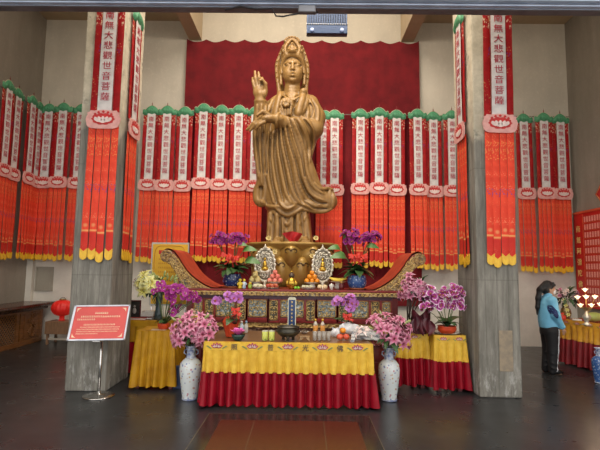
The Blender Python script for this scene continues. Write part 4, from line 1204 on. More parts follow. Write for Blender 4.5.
    for sg in (-1, 1):
        F.line([P(292.5+sg*2.4, 53.4, cf+0.0), P(292.5+sg*3.6, 56.2, cf-0.03), P(292.5+sg*1.0, 57.4, cf-0.07)], 0.022, 0.012)
        F.ell(P(292.5+sg*7.8, 60.0, cf+0.10), (2.0*S, 0.07, 2.2*S), 0.015)
        F.ell(P(292.5+sg*9.0, 54.6, cf+0.16), (1.6*S, 0.06, 2.4*S), 0.015)
        F.ell(P(292.5+sg*8.0, 49.4, cf+0.20), (1.4*S, 0.06, 2.2*S), 0.015)
    me = F.mesh('carved_figure', M_statue, 1)
    r = thing('bodhisattva_statue', 'tall golden-brown wooden robed statue with raised hand, on a lotus pedestal behind the altar', 'statue', (0, SY, 0))
    r.location = (P(292, 240).x, SY, 0)
    o = link('carved_figure', me, r, (-r.location.x, -SY, 0))
    # lotus pedestal: drum, big rounded petals with scroll relief, flaring rim
    cx = P(292, 245).x-r.location.x
    zt = z(243.5)
    mb = MB()
    mb.lathe([(0.70, 0.0), (0.72, 0.5), (0.70, 1.15), (0.62, 1.3), (0.55, 1.7), (0.60, 2.02)], 40, (cx, 0, 0), 0, 1.0, 0.75)
    mb.lathe([(0.60, zt-0.30), (0.70, zt-0.20), (0.92, zt-0.06), (0.96, zt-0.015), (0.92, zt+0.0), (0.60, zt+0.01), (0.001, zt+0.01)], 48, (cx, 0, 0), 0, 1.0, 0.75, False, None, 12, 0.03)
    ped = mb.build('lotus_pedestal', M_ped, r)
    def petal(ang, zc, rr, w, h, bulge, lean):
        m = MB()
        def fn(u, v):
            a = (u-0.5)*2; b_ = (v-0.5)*2
            prof = math.sqrt(max(0, 1-abs(b_)**2.2))
            x = a*w*prof*(1-0.12*b_)
            y = -bulge*(1-a*a)*(prof**0.7)-lean*b_
            return (x, y, b_*h)
        m.grid(fn, 16, 14)
        # scroll relief near the top of the petal
        for sg in (-1, 1):
            pts = []
            for q in np.linspace(0, 4.6, 18):
                rr_ = w*0.26*(1-q/6.5)
                x = sg*(w*0.28-rr_*math.cos(q)); zz = h*0.42+rr_*math.sin(q)
                a = x/w; b_ = zz/h; pr = math.sqrt(max(0.05, 1-abs(b_)**2.2))
                pts.append((x, -bulge*max(0, 1-(a/pr)**2)*(pr**0.7)-lean*b_-0.004, zz))
            m.tube(pts, [0.016*(1-0.03*i) for i in range(len(pts))], 6)
        rim = []
        for q in np.linspace(-0.95, 0.95, 24):
            aa = math.sin(q*PI/2)
            rim.append((w*0.93*aa, -lean*math.cos(q*PI/2)-0.02, h*math.cos(q*PI/2)*0.97))
        p = m.build('petal', M_ped, ped, (cx+rr*math.sin(ang), -rr*0.75*math.cos(ang), zc), (0, 0, math.atan2(0.75*math.sin(ang), math.cos(ang))), fix=False)
        return p
    for i in range(-3, 4):
        petal(i*0.62+0.31, zt-0.62, 0.60, 0.27, 0.36, 0.24, 0.05)
    for i in range(-3, 4):
        petal(i*0.62, zt-0.30, 0.62, 0.27, 0.25, 0.26, 0.10)
    return r
statue()
# the small red cloth hanging in front of the statue's feet
def red_cloth():
    c = P(293, 239, -0.66)
    def fn(u, v):
        x = (u-0.5)*0.40*(1-0.62*v**1.2)+0.03*v
        return (x, -0.03*math.sin(u*9+v*3)-0.05*(1-v), 0.11-0.20*v-0.05*abs(u-0.5)*(1-v)*2)
    o = MB().grid(fn, 16, 10).build('red_cloth', mk('scarlet_cloth', (0.45, 0.012, 0.014), rough=0.6), None, c, fix=False)
    tag(o, 'small red cloth hanging before the feet of the statue', 'cloth')
red_cloth()
# ------------------------------------------------------------------ flowers
M_lily = radial('pink_lily', [(0.0, (0.50, 0.36, 0.12)), (0.16, (0.42, 0.04, 0.12)), (0.55, (0.50, 0.11, 0.22)), (1.0, (0.66, 0.31, 0.40))], 0.085)
M_lilyd = radial('mauve_lily', [(0.0, (0.50, 0.30, 0.12)), (0.2, (0.45, 0.06, 0.17)), (0.6, (0.50, 0.14, 0.26)), (1.0, (0.66, 0.34, 0.42))], 0.08)
M_lilyy = radial('cream_lily', [(0.0, (0.42, 0.42, 0.03)), (0.35, (0.72, 0.66, 0.10)), (0.8, (0.80, 0.76, 0.34)), (1.0, (0.66, 0.70, 0.36))], 0.085)
M_lilyw = radial('pale_pink_lily', [(0.0, (0.5, 0.42, 0.15)), (0.3, (0.80, 0.55, 0.50)), (1.0, (0.86, 0.70, 0.64))], 0.085)
M_orch = radial('magenta_orchid', [(0.0, (0.75, 0.55, 0.60)), (0.2, (0.20, 0.006, 0.10)), (0.52, (0.36, 0.02, 0.22)), (0.68, (0.56, 0.18, 0.42)), (0.85, (0.86, 0.74, 0.82))], 0.05)
M_orchd = radial('deep_magenta_orchid', [(0.0, (0.80, 0.62, 0.70)), (0.22, (0.55, 0.20, 0.42)), (0.34, (0.32, 0.012, 0.20)), (0.80, (0.40, 0.03, 0.27)), (1.0, (0.58, 0.24, 0.48))], 0.05)
M_orchl = radial('mauve_orchid', [(0.0, (0.55, 0.05, 0.22)), (0.3, (0.48, 0.12, 0.46)), (1.0, (0.58, 0.26, 0.62))], 0.05)
M_purple = radial('deep_purple_blossom', [(0.0, (0.10, 0.004, 0.08)), (0.6, (0.26, 0.008, 0.17)), (1.0, (0.36, 0.02, 0.25))], 0.05)
M_leaf = mk('dark_green_leaf', (0.045, 0.11, 0.03), (0.02, 0.06, 0.018), 8, 0.4)
M_leafb = mk('bright_green_leaf', (0.10, 0.22, 0.06), (0.05, 0.13, 0.03), 6, 0.4)
M_leafd = mk('blackish_green_leaf', (0.02, 0.045, 0.02), (0.008, 0.02, 0.01), 8, 0.45)
M_stem = mk('green_stem', (0.07, 0.12, 0.03), rough=0.5)
M_stamen = mk('rust_stamen', (0.35, 0.10, 0.02), rough=0.6)
M_bud = mk('green_bud', (0.45, 0.50, 0.20), (0.30, 0.38, 0.12), 8, 0.5)
M_redbow = mk('scarlet_ribbon', (0.72, 0.055, 0.03), (0.60, 0.03, 0.02), 8, 0.45)
def petal_pts(L, W, curl, cup, nu=4, nv=6, tipw=0.15, start=0.12):
    """one petal along +X rising along +Z, as a callable grid"""
    def fn(u, v):
        a = (u-0.5)*2
        w = W*(math.sin(PI*min(1, (v*0.86+start)))**0.8)*(1-(1-tipw)*max(0, v-0.75)/0.25*0.6)
        x = L*v; y = a*w
        z = cup*v*(1-v)*2+curl*v*v-0.18*w*(1-a*a)
        return (x, y, z)
    return fn
def add_petals(mb, n, L, W, curl, cup, a0=0.0, tilt=0.0, mi=0, jit=0.08, rr=rnd):
    for i in range(n):
        a = a0+2*PI*i/n+rr.uniform(-jit, jit)
        M = Matrix.Rotation(a, 4, 'Z') @ Matrix.Rotation(-tilt+rr.uniform(-jit, jit), 4, 'Y')
        f = petal_pts(L, W, curl, cup)
        mb.grid(lambda u, v: tuple(M @ Vector(f(u, v))), 4, 6, mi)
def lily_mesh(mat, s=1.0, seed=0):
    rr = random.Random(seed)
    mb = MB()
    add_petals(mb, 3, 0.095*s, 0.022*s, -0.035*s, 0.05*s, 0, 0.62, 0, 0.1, rr)
    add_petals(mb, 3, 0.092*s, 0.017*s, -0.03*s, 0.05*s, PI/3, 0.55, 0, 0.1, rr)
    for i in range(5):
        a = 2*PI*i/5; e = Vector((math.cos(a)*0.022, math.sin(a)*0.022, 0.058))*s
        mb.tube([(0, 0, 0), e*0.6, e], 0.0016*s, 4, 1)
        mb.ell(e, (0.006*s, 0.003*s, 0.003*s), 6, 4, 2)
    return mb.mesh('flower', [mat, M_stem, M_stamen])
def orchid_mesh(mat, s=1.0, seed=0):
    rr = random.Random(seed)
    mb = MB()
    add_petals(mb, 3, 0.043*s, 0.017*s, 0.004*s, 0.004*s, PI/2, 0.10, 0, 0.06, rr)
    for sg in (0, 1):
        M = Matrix.Rotation(sg*PI, 4, 'Z') @ Matrix.Rotation(-0.08, 4, 'Y')
        f = petal_pts(0.046*s, 0.030*s, 0.004*s, 0.002*s)
        mb.grid(lambda u, v: tuple(M @ Vector(f(u, v))+Vector((0, 0, 0.003))), 4, 6, 0)
    mb.ell((0, -0.006*s, 0.010*s), (0.008*s, 0.012*s, 0.008*s), 8, 6, 1)
    return mb.mesh('flower', [mat, M_stamen])
def bud_mesh(mat, s=1.0):
    return MB().lathe([(0.003*s, 0), (0.010*s, 0.02*s), (0.013*s, 0.04*s), (0.009*s, 0.065*s), (0.001*s, 0.08*s)], 7).mesh('bud', mat)
def leaf_mesh(mat, L=0.2, W=0.03, droop=0.06, fold=0.25):
    def fn(u, v):
        a = (u-0.5)*2; w = W*math.sin(PI*min(1, v*0.94+0.05))**0.75
        return (L*v, a*w, L*0.35*v*(1-v)*2-droop*v*v+fold*abs(a)*w)
    return MB().grid(fn, 4, 8).mesh('leaf', mat)
ME_LILY = [lily_mesh(M_lily, 1.0, i) for i in range(3)]
ME_LILYD = [lily_mesh(M_lilyd, 0.95, i+9) for i in range(2)]
ME_LILYY = [lily_mesh(M_lilyy, 1.0, i+5) for i in range(2)]
ME_LILYW = [lily_mesh(M_lilyw, 1.0, 77)]
ME_ORCH = [orchid_mesh(M_orch, 1.0, i) for i in range(2)]
ME_ORCHD = [orchid_mesh(M_orchd, 1.0, i) for i in range(2)]
ME_ORCHL = [orchid_mesh(M_orchl, 1.0, i+3) for i in range(2)]
ME_PURP = [orchid_mesh(M_purple, 0.95, i+6) for i in range(2)]
ME_LEAF = [leaf_mesh(M_leaf), leaf_mesh(M_leaf, 0.16, 0.025, 0.02)]
ME_LEAFD = [leaf_mesh(M_leafd), leaf_mesh(M_leafd, 0.16, 0.03, 0.03)]
ME_LEAFB = [leaf_mesh(M_leafb)]
ME_BROAD = leaf_mesh(M_leafb, 0.26, 0.075, 0.10, 0.12); ME_BROADD = leaf_mesh(M_leaf, 0.24, 0.06, 0.10, 0.12)
ME_BUD = bud_mesh(M_bud)
def aim(d, roll=0.0):
    """rotation that turns local +Z to the direction d"""
    q = Vector(d).normalized().to_track_quat('Z', 'Y')
    return (q @ Euler((0, 0, roll)).to_quaternion()).to_euler()
def aimx(d, roll=0.0):
    q = Vector(d).normalized().to_track_quat('X', 'Z')
    return (q @ Euler((roll, 0, 0)).to_quaternion()).to_euler()
def dome(root, meshes, n, c, r, rr, up=0.15, front=0.5, size=(0.85, 1.15), name='flower', jitter=0.12, fwd=None):
    """n blossoms spread over the outside of an ellipsoid, facing outwards, more of them to the front"""
    c = Vector(c)
    for i in range(n):
        for _ in range(30):
            zz = rr.uniform(-0.55, 1.0); a = rr.uniform(0, 2*PI)
            q = math.sqrt(1-zz*zz); d = Vector((q*math.cos(a), q*math.sin(a), zz))
            if d.y < front: break
        k = 1+rr.uniform(-jitter*2.2, jitter*0.6)
        p = c+Vector((d.x*r[0], d.y*r[1], d.z*r[2]))*k
        f = d+Vector((0, -0.55, up))
        link(name, meshes[i % len(meshes)], root, p, aim(f, rr.uniform(0, 6.28)), rr.uniform(*size))
def stems_to(root, base, ends, mat, rad=0.004, name='stems'):
    mb = MB(); base = Vector(base)
    for e in ends:
        e = Vector(e); m = base*0.45+e*0.55; m.z += 0.25*abs(e.z-base.z)*0.3
        mb.tube([base+Vector((0, 0, -0.02)), m, e], rad, 5)
    return mb.build(name, mat, root)
def leaves(root, meshes, n, c, rr, el=(0.1, 1.2), sc=(0.8, 1.3), name='leaf', az=(0, 6.283), off=0.01):
    for i in range(n):
        a = az[0]+(az[1]-az[0])*(i+rr.uniform(0.1, 0.9))/n; e = rr.uniform(*el)
        d = Vector((math.cos(a)*math.cos(e), math.sin(a)*math.cos(e), math.sin(e)))
        link(name, meshes[i % len(meshes)], root, Vector(c)+d*off, aimx(d, rr.uniform(-.3, .3)), rr.uniform(*sc))
def bow_mesh(s=1.0):
    mb = MB()
    for sg in (-1, 1):
        for t in (0.25, -0.35):
            mb.grid(lambda u, v: (sg*(0.02+0.13*math.sin(PI*v)*math.cos(t))*s, (-0.03-0.05*math.sin(PI*v*2))*s+(u-0.5)*0.012, (0.13*math.sin(PI*v)*math.sin(t)+(u-0.5)*0.055)*s), 3, 10)
        mb.grid(lambda u, v: ((sg*(0.015+0.10*v)+(u-0.5)*0.04)*s, (-0.035-0.02*math.sin(v*5))*s, (-0.16*v)*s), 3, 7)
    mb.ell((0, -0.045*s, 0), (0.025*s, 0.02*s, 0.025*s), 8, 6)
    return mb.mesh('ribbon_bow', M_redbow)
ME_BOW = bow_mesh()

# ------------------------------------------------------------------ porcelain floor vases with pink lilies
def porcelain_mat(name, base, spots, dark=0.8):
    m, t, b = nt(name)
    v = coords(t, 'Object'); c = base
    vor = node(t, 'ShaderNodeTexVoronoi'); vor.inputs['Scale'].default_value = 24; t.links.new(v, vor.inputs['Vector'])
    sepc = vor.outputs['Color']
    col = ramp(t, sep(t, sepc)[0], [(0.0, spots[0]), (0.34, spots[1]), (0.67, spots[2]), (1.0, spots[3])], 'CONSTANT')
    k = ramp(t, vor.outputs['Distance'], [(0.22, (1, 1, 1)), (0.38, (0, 0, 0))])
    k = mathn(t, 'MULTIPLY', k, ramp(t, noise(t, v, 7, 3), [(0.32, (0, 0, 0)), (0.40, (dark,)*3)]))
    cc = mixc(t, k, base, col)
    t.links.new(cc, b.inputs['Base Color']); b.inputs['Roughness'].default_value = 0.12
    return m
M_porc = porcelain_mat('painted_porcelain', (0.62, 0.66, 0.66), [(0.10, 0.13, 0.34), (0.46, 0.26, 0.05), (0.40, 0.08, 0.12), (0.10, 0.26, 0.12)])
M_bluep = mk('blue_rim_porcelain', (0.12, 0.16, 0.34), (0.50, 0.54, 0.60), 30, 0.15)
def floor_vase(loc, label):
    t = thing('porcelain_vase', label, 'vase', loc)
    k = 0.70/0.66
    prof = [(0.085, 0.0), (0.10, 0.012), (0.098, 0.03), (0.115, 0.12), (0.138, 0.28), (0.146, 0.38), (0.135, 0.445), (0.10, 0.485), (0.066, 0.51)]
    MB().lathe([(r, z*k) for r, z in prof], 36).build('vase_body', M_porc, t)
    MB().lathe([(0.066, 0.51*k), (0.060, 0.545*k), (0.060, 0.60*k), (0.070, 0.64*k), (0.092, 0.662*k), (0.086, 0.662*k), (0.062, 0.635*k), (0.052, 0.60*k), (0.052, 0.54*k)], 36, cap=False).build('vase_neck', M_bluep, t)
    MB().lathe([(0.088, 0.0), (0.104, 0.004), (0.104, 0.02), (0.1, 0.026)], 36).build('foot_ring', M_bluep, t)
    for sg in (-1, 1):
        MB().tube([(sg*0.062, 0, 0.61*k), (sg*0.092, 0, 0.60*k), (sg*0.094, 0, 0.565*k), (sg*0.064, 0, 0.545*k)], 0.008, 6).build('handle', M_bluep, t)
    return t
vL = atz(188.5, 400.5); vR = atz(390, 401.5)
floor_vase((vL.x, vL.y+0.06, 0), 'painted porcelain floor vase at the left end of the front table')
floor_vase((vR.x, vR.y+0.06, 0), 'painted porcelain floor vase at the right end of the front table')
def lily_bouquet(loc, label, seed, n=64, r=(0.29, 0.23, 0.24), cz=0.15, cx=0.02):
    rr = random.Random(seed)
    t = thing('lily_bouquet', label, 'flowers', loc, 0, 'pink lilies in the floor vases')
    stems_to(t, (0, 0, -0.25), [(cx+rr.uniform(-.15, .15), rr.uniform(-.12, .12), cz+rr.uniform(-.05, .15)) for _ in range(14)], M_stem)
    dome(t, ME_LILY, n, (cx, 0, cz), r, rr, 0.1, 0.45, (0.75, 1.1), jitter=0.28)
    leaves(t, ME_LEAF, 16, (cx, -0.02, cz-0.06), rr, (-0.3, 0.6), (0.9, 1.5))
    for i in range(6):
        d = Vector((rr.uniform(-1, 1), rr.uniform(-0.8, 0.2), rr.uniform(0.1, 1))).normalized()
        link('bud', ME_BUD, t, Vector((cx, 0, cz))+Vector((d.x*r[0], d.y*r[1], d.z*r[2]))*1.08, aim(d), 1.2)
    return t
lily_bouquet((vL.x, vL.y+0.06, 0.70), 'big bouquet of pink lilies in the left floor vase', 3, cx=0.03)
lily_bouquet((vR.x, vR.y+0.06, 0.70), 'big bouquet of pink lilies in the right floor vase', 4, cx=-0.02)

# ------------------------------------------------------------------ pots on the altar: blue glazed, purple blossoms, scarlet bow
M_bglaze = porcelain_mat('cobalt_glazed_pot', (0.012, 0.03, 0.12), [(0.30, 0.36, 0.46), (0.12, 0.20, 0.40), (0.45, 0.48, 0.52), (0.05, 0.10, 0.28)], 0.9)
M_bglaze2 = porcelain_mat('light_cobalt_glazed_pot', (0.04, 0.10, 0.28), [(0.35, 0.45, 0.60), (0.15, 0.28, 0.5), (0.5, 0.55, 0.6), (0.10, 0.18, 0.4)], 0.9)
M_soil = mk('dark_soil', (0.02, 0.013, 0.008), rough=0.9)
M_saucer = mk('terracotta_saucer', (0.36, 0.10, 0.03), rough=0.5)
AYI = AY+0.30
AZ = AZ+0.003
def blossom_plant(px, label, mat, heads, big, seed):
    p = at(px, 286, AYI)
    t = thing('potted_orchid', label, 'potted plant', (p.x, AYI, AZ), 0, 'blue pots of purple blossoms on the altar')
    rr = random.Random(seed)
    sx = lambda x, y: Vector((at(x, y, AYI).x-p.x, 0, at(x, y, AYI).z-AZ))
    pot = MB().lathe([(0.10, 0.02), (0.15, 0.05), (0.172, 0.12), (0.168, 0.19), (0.15, 0.235), (0.155, 0.25), (0.14, 0.25), (0.13, 0.23)], 32, cap=True).build('pot', mat, t)
    MB().lathe([(0.13, 0.0), (0.15, 0.012), (0.15, 0.028), (0.1, 0.03)], 32).build('saucer', M_saucer, t)
    MB().lathe([(0.135, 0.225), (0.07, 0.235), (0.001, 0.24)], 24, cap=False).build('soil', M_soil, t)
    ends = []
    for (hx, hy, rx, rz, n) in heads:
        c = sx(hx, hy); c.y = -0.05
        ends += [c+Vector((rr.uniform(-.06, .06), 0.02, -0.02)) for _ in range(3)]
        dome(t, ME_PURP, n, c, (rx, 0.13, rz), rr, 0.3, 0.5, (1.15, 1.5), jitter=0.35)
    stems_to(t, (0, 0, 0.2), ends, M_stem, 0.006)
    leaves(t, [ME_BROADD, ME_LEAFB[0], ME_BROADD] + ME_LEAF, 44, (0, -0.02, 0.26), rr, (0.1, 1.1), (0.95, 1.5), az=(PI*0.85, PI*2.15))
    leaves(t, ME_LEAF, 8, (0, 0, 0.24), rr, (0.3, 1.1), (0.9, 1.3), az=(0.1, PI*0.9))
    for (lx, ly, dx, dz, sc) in big:
        c = sx(lx, ly); c.y = -0.08
        link('broad_leaf', ME_BROAD, t, c, aimx((dx, -0.55, dz), 0.9 if dx > 0 else -0.9), sc)
        MB().tube([(0, 0, 0.22), (c.x*0.5, -0.04, (0.22+c.z)/2+0.03), c], 0.006, 5).build('leaf_stem', M_stem, t)
    bw = sx(heads[0][5] if len(heads[0]) > 5 else px, 257); bw.y = -0.17
    for k, (ox, oz, sc) in enumerate(((-0.06, 0.02, 0.75), (0.06, 0.0, 0.8), (0.0, -0.05, 0.7))):
        o = link('ribbon_bow', ME_BOW, t, bw+Vector((ox, 0.02*k, oz)), (0, rr.uniform(-.3, .3), rr.uniform(-.4, .4)), sc)
    return t
blossom_plant(232, 'dark blue glazed pot of purple blossoms with red bow, left end of altar', M_bglaze, [(220.5, 240.5, 0.17, 0.14, 46), (237, 240, 0.19, 0.12, 48)], [(243, 252, 0.9, 0.35, 1.0), (245, 262, 0.9, 0.15, 1.1), (238, 246, 0.9, 0.25, 0.7)], 31)
blossom_plant(357, 'lighter blue glazed pot of purple blossoms with red bow, right end of altar', M_bglaze2, [(352.5, 238.5, 0.19, 0.14, 50), (371, 239, 0.18, 0.11, 44)], [(346, 258, -0.75, 0.2, 1.15), (340, 250, -0.9, 0.3, 0.85), (366, 247, 0.9, 0.1, 0.8), (343, 240, -0.2, 0.9, 0.8)], 32)

# ------------------------------------------------------------------ offerings on the altar
M_plate = mk('white_porcelain', (0.66, 0.64, 0.58), (0.58, 0.55, 0.50), 6, 0.2)
M_orange = mk('orange_peel', (0.80, 0.30, 0.015), (0.70, 0.22, 0.01), 12, 0.4, 0, 0.15, 160)
M_peach = mk('pink_peach_skin', (0.76, 0.28, 0.20), (0.62, 0.12, 0.10), 5, 0.5)
M_apple = mk('red_apple_skin', (0.42, 0.03, 0.03), (0.50, 0.16, 0.06), 7, 0.25)
M_pear = mk('pale_pear_skin', (0.66, 0.52, 0.22), (0.55, 0.42, 0.15), 9, 0.4)
M_banana = mk('banana_skin', (0.72, 0.52, 0.05), (0.62, 0.44, 0.04), 5, 0.45)
M_goldv = mk('gilded_gourd', (0.62, 0.40, 0.06), (0.45, 0.26, 0.03), 7, 0.25, 0.75)
M_silvf = mk('silver_filigree', (0.78, 0.75, 0.66), (0.52, 0.46, 0.34), 30, 0.3, 0.35)
M_tstem = mk('brown_stalk', (0.10, 0.06, 0.02), rough=0.7)
M_glass = mk('clear_glass', (0.85, 0.86, 0.84), (0.85, 0.86, 0.84), 3, 0.06, 0, trans=0.85)
def fruit(name, label, cat, loc, r, mat, group, squash=0.92, rot=0.0, pear=False, proto={}):
    key = (name, round(r, 3))
    if key in proto:
        o = copy_tree(proto[key]); o.location = loc; o.rotation_euler = (rot*0.3, 0, rot); o['label'] = label
        if group: o['group'] = group
        elif 'group' in o: del o['group']
        return o
    mb = MB()
    if pear: prof = [(0.001, -0.98), (0.25, -0.96), (0.62, -0.80), (0.90, -0.42), (0.96, -0.05), (0.80, 0.35), (0.52, 0.72), (0.36, 1.0), (0.22, 1.16), (0.001, 1.18)]
    else: prof = [(0.02, -0.80), (0.3, -0.90), (0.65, -0.74), (0.93, -0.36), (1.0, 0.05), (0.90, 0.46), (0.62, 0.78), (0.30, 0.90), (0.12, 0.86), (0.02, 0.80)]
    mb.lathe([(a*r, z*r*squash) for a, z in prof], 18)
    o = mb.build(name, mat, None, loc)
    tag(o, label, cat, group)
    MB().tube([(0, 0, r*(1.1 if pear else 0.78)*squash), (r*0.06, 0, r*(1.3 if pear else 0.98)*squash)], r*0.06, 5).build('stalk', M_tstem, o)
    freeze(o); proto[key] = o
    return o
def dish(loc, r, h, label, mat=None, group=None, foot=0.0):
    t = thing('offering_dish', label, 'dish', loc, 0, group)
    pr = [(r*0.45, 0.0), (r*0.45, foot*0.5), (r*0.30, foot*0.9+0.001), (r*0.40, foot+0.004), (r*0.85, foot+h*0.55), (r, foot+h), (r*0.97, foot+h), (r*0.8, foot+h*0.7), (r*0.2, foot+0.012), (0.001, foot+0.012)]
    MB().lathe(pr, 28).build('bowl', mat or M_plate, t)
    MB().lathe([(r*0.985, foot+h-0.004), (r*1.01, foot+h), (r*0.985, foot+h+0.003), (r*0.96, foot+h)], 28, cap=False).build('rim', M_goldw if 'MATS' in globals() else mat, t)
    return t
def apos(px, py, Y):
    p = at(px, py, Y); return p
def pyramid(px, Y, z0, r, mat, name, cat, lbl, group, layers=3, pear=False):
    c = at(px, 280, Y).x; i = 0
    words = ['front', 'middle', 'back']
    for L in range(layers):
        n = layers-L
        rows_n = n
        for a in range(n):
            for b_ in range(min(n, 2 if L == 0 else n)):
                x = c+(a-(n-1)/2)*2*r*1.0; y = Y+(b_-(min(n, 2)-1)/2)*2*r
                if b_ >= 2: continue
                z = z0+r*0.92+L*r*1.55
                vert = ['bottom layer', 'middle layer', 'top'][L] if layers == 3 else ['bottom layer', 'top'][L]
                pos = {1: 'single', 2: ['left', 'right'][a] if n == 2 else '', 3: ['left', 'middle', 'right'][a] if n == 3 else ''}[n]
                yy = ['front', 'back'][b_] if n > 1 else ''
                lab = ('%s topping the %s' % (lbl[0], lbl[1])) if n == 1 else '%s in the %s of the %s, %s %s' % (lbl[0], vert, lbl[1], pos, yy)
                fruit(name, lab, cat, (x, y, z), r, mat, group, rot=rnd.uniform(0, 6)); i += 1
    return i
Yd = AY+0.22
# oranges and peaches piled on footed dishes
for px, mat, nm, lb, gp in ((275, M_peach, 'peach', ('pink peach', 'pink fruit pile left of centre'), 'peaches piled left of the gourd'), (312, M_orange, 'orange', ('bright orange', 'orange fruit pile right of centre'), 'oranges piled right of the gourd')):
    p = at(px, 281, AY+0.30)
    dish((p.x, AY+0.33, AZ), 0.145, 0.035, 'white footed dish under the %s' % lb[1], None, 'footed fruit dishes', 0.085)
    pyramid(px, AY+0.33, AZ+0.10, 0.046, mat, nm, nm, lb, gp)
# pears left, bananas right
p = at(255, 281, AY+0.3)
dish((p.x, AY+0.33, AZ), 0.135, 0.035, 'white footed dish of pears left of the silver ornament', None, 'footed fruit dishes', 0.085)
for k, (dx, dy, dz) in enumerate(((-0.06, 0.0, 0), (0.05, -0.03, 0), (0.0, 0.06, 0), (0.0, 0.0, 0.095))):
    fruit('pear', ['yellow pear on the left of the footed dish', 'yellow pear on the right of the footed dish', 'yellow pear at the back of the footed dish', 'yellow pear topping the footed dish'][k], 'pear', (p.x+dx, AY+0.33+dy, AZ+0.155+dz), 0.055, M_pear, 'pears on the footed dish', 1.0, 0.5*k, True)
p = at(338, 281, AY+0.3)
dish((p.x, AY+0.30, AZ), 0.15, 0.03, 'white footed dish of bananas beside the right blue pot', None, 'footed fruit dishes', 0.11)
for k in range(4):
    pts = []
    for q in np.linspace(-1, 1, 9): pts.append((p.x+0.15*q, AY+0.25+0.035*k, AZ+0.162+0.03*(q*q)+0.012*(k % 2)))
    b_ = MB().tube(pts, [0.006, 0.017, 0.021, 0.023, 0.023, 0.022, 0.02, 0.014, 0.006], 8).build('banana', M_banana)
    tag(b_, 'yellow banana on the footed dish, %s from the front' % ORD[k], 'banana', 'bananas on the footed dish')
# low dishes with apples, pale cakes and pears
p = at(272, 287, AY+0.12)
dish((p.x, AY+0.13, AZ), 0.12, 0.03, 'low white dish of red apples at the altar edge', None, 'low dishes along the altar edge')
for k, (dx, dy) in enumerate(((-0.07, -0.02), (0.005, -0.035), (0.075, -0.02), (-0.03, 0.05), (0.045, 0.05))):
    fruit('apple', 'red apple on the low dish, %s from the left' % ORD[(0, 2, 4, 1, 3)[k]], 'apple', (p.x+dx, AY+0.13+dy, AZ+0.055), 0.040, M_apple, 'red apples on the low dish', rot=k)
p = at(258.5, 287, AY+0.12)
dish((p.x, AY+0.13, AZ), 0.115, 0.035, 'low white dish of pale buns left of the apples', None, 'low dishes along the altar edge')
M_bun = mk('pale_bun', (0.66, 0.62, 0.44), (0.55, 0.56, 0.36), 8, 0.5)
for k, (dx, dy) in enumerate(((-0.055, -0.02), (0.035, -0.03), (-0.01, 0.05))):
    fruit('steamed_bun', 'pale round bun on the low dish, %s' % ['left front', 'right front', 'back'][k], 'bun', (p.x+dx, AY+0.13+dy, AZ+0.052), 0.044, M_bun, 'buns on the low dish', 0.8, k)
p = at(307, 287, AY+0.12)
dish((p.x, AY+0.13, AZ), 0.13, 0.04, 'low white dish of sliced white cake right of the gourd', None, 'low dishes along the altar edge')
for k, (dx, dy) in enumerate(((-0.06, 0.0), (0.0, -0.02), (0.06, 0.01))):
    o = MB().box(-0.028, 0.028, -0.03, 0.03, 0, 0.045, 0, 0.008).build('cake_slice', M_bun, None, (p.x+dx, AY+0.13+dy, AZ+0.026), (0, 0, 0.3*k)); tag(o, 'white cake slice on the low dish, %s' % ['left', 'middle', 'right'][k], 'cake', 'cake slices on the low dish')
for k, px in enumerate((319.8, 325)):
    p = at(px, 287, AY+0.12)
    fruit('cream_pear', 'round cream pear at the altar edge, %s of two' % ['left', 'right'][k], 'pear', (p.x, AY+0.12, AZ+0.045), 0.044, mk('cream_pear_skin', (0.74, 0.60, 0.36), (0.66, 0.50, 0.28), 9, 0.4) if k == 0 else MATS['cream_pear_skin'], 'cream pears at the altar edge', 1.0, k)
# little white cup and dark jar
p = at(331.5, 287, AY+0.12)
t = thing('tea_cup', 'small white tea cup at the altar edge right of the pears', 'cup', (p.x, AY+0.12, AZ))
MB().lathe([(0.022, 0), (0.026, 0.006), (0.038, 0.05), (0.042, 0.08), (0.038, 0.08), (0.032, 0.03), (0.001, 0.02)], 20).build('cup_body', M_plate, t)
MB().lathe([(0.043, 0.08), (0.03, 0.095), (0.008, 0.1), (0.008, 0.112), (0.001, 0.114)], 20).build('lid', M_plate, t)
p = at(341.5, 287, AY+0.14)
t = thing('dark_jar', 'small dark brown jar beside the right blue pot', 'jar', (p.x, AY+0.14, AZ))
MB().lathe([(0.03, 0), (0.045, 0.03), (0.045, 0.08), (0.028, 0.105), (0.03, 0.115)], 18).build('jar_body', M_dwood, t)
MB().lathe([(0.032, 0.115), (0.032, 0.13), (0.006, 0.14), (0.001, 0.145)], 18).build('lid', M_goldw, t)
# gilded gourd in the middle, green fruit beside it
p = at(291.5, 288, AY+0.16)
t = thing('golden_gourd', 'gilded double gourd vase in the middle of the altar', 'ornament', (p.x, AY+0.18, AZ))
MB().lathe([(0.05, 0), (0.055, 0.012), (0.085, 0.05), (0.10, 0.10), (0.088, 0.15), (0.055, 0.185), (0.045, 0.20)], 28).build('gourd_body', M_goldv, t)
MB().lathe([(0.045, 0.20), (0.052, 0.225), (0.047, 0.255), (0.026, 0.275), (0.020, 0.29)], 24).build('gourd_neck', mk('dark_gilt', (0.10, 0.07, 0.05), rough=0.4, metal=0.5), t)
MB().lathe([(0.022, 0.29), (0.026, 0.30), (0.006, 0.325), (0.001, 0.34)], 16).build('stopper', M_goldv, t)
for sg in (-1, 1): MB().ell((sg*0.075, -0.055, 0.10), (0.03, 0.02, 0.045), 10, 8).build('raised_medallion', M_goldv, t)
M_lime = mk('bright_lime', (0.22, 0.60, 0.05), (0.15, 0.46, 0.03), 8, 0.4)
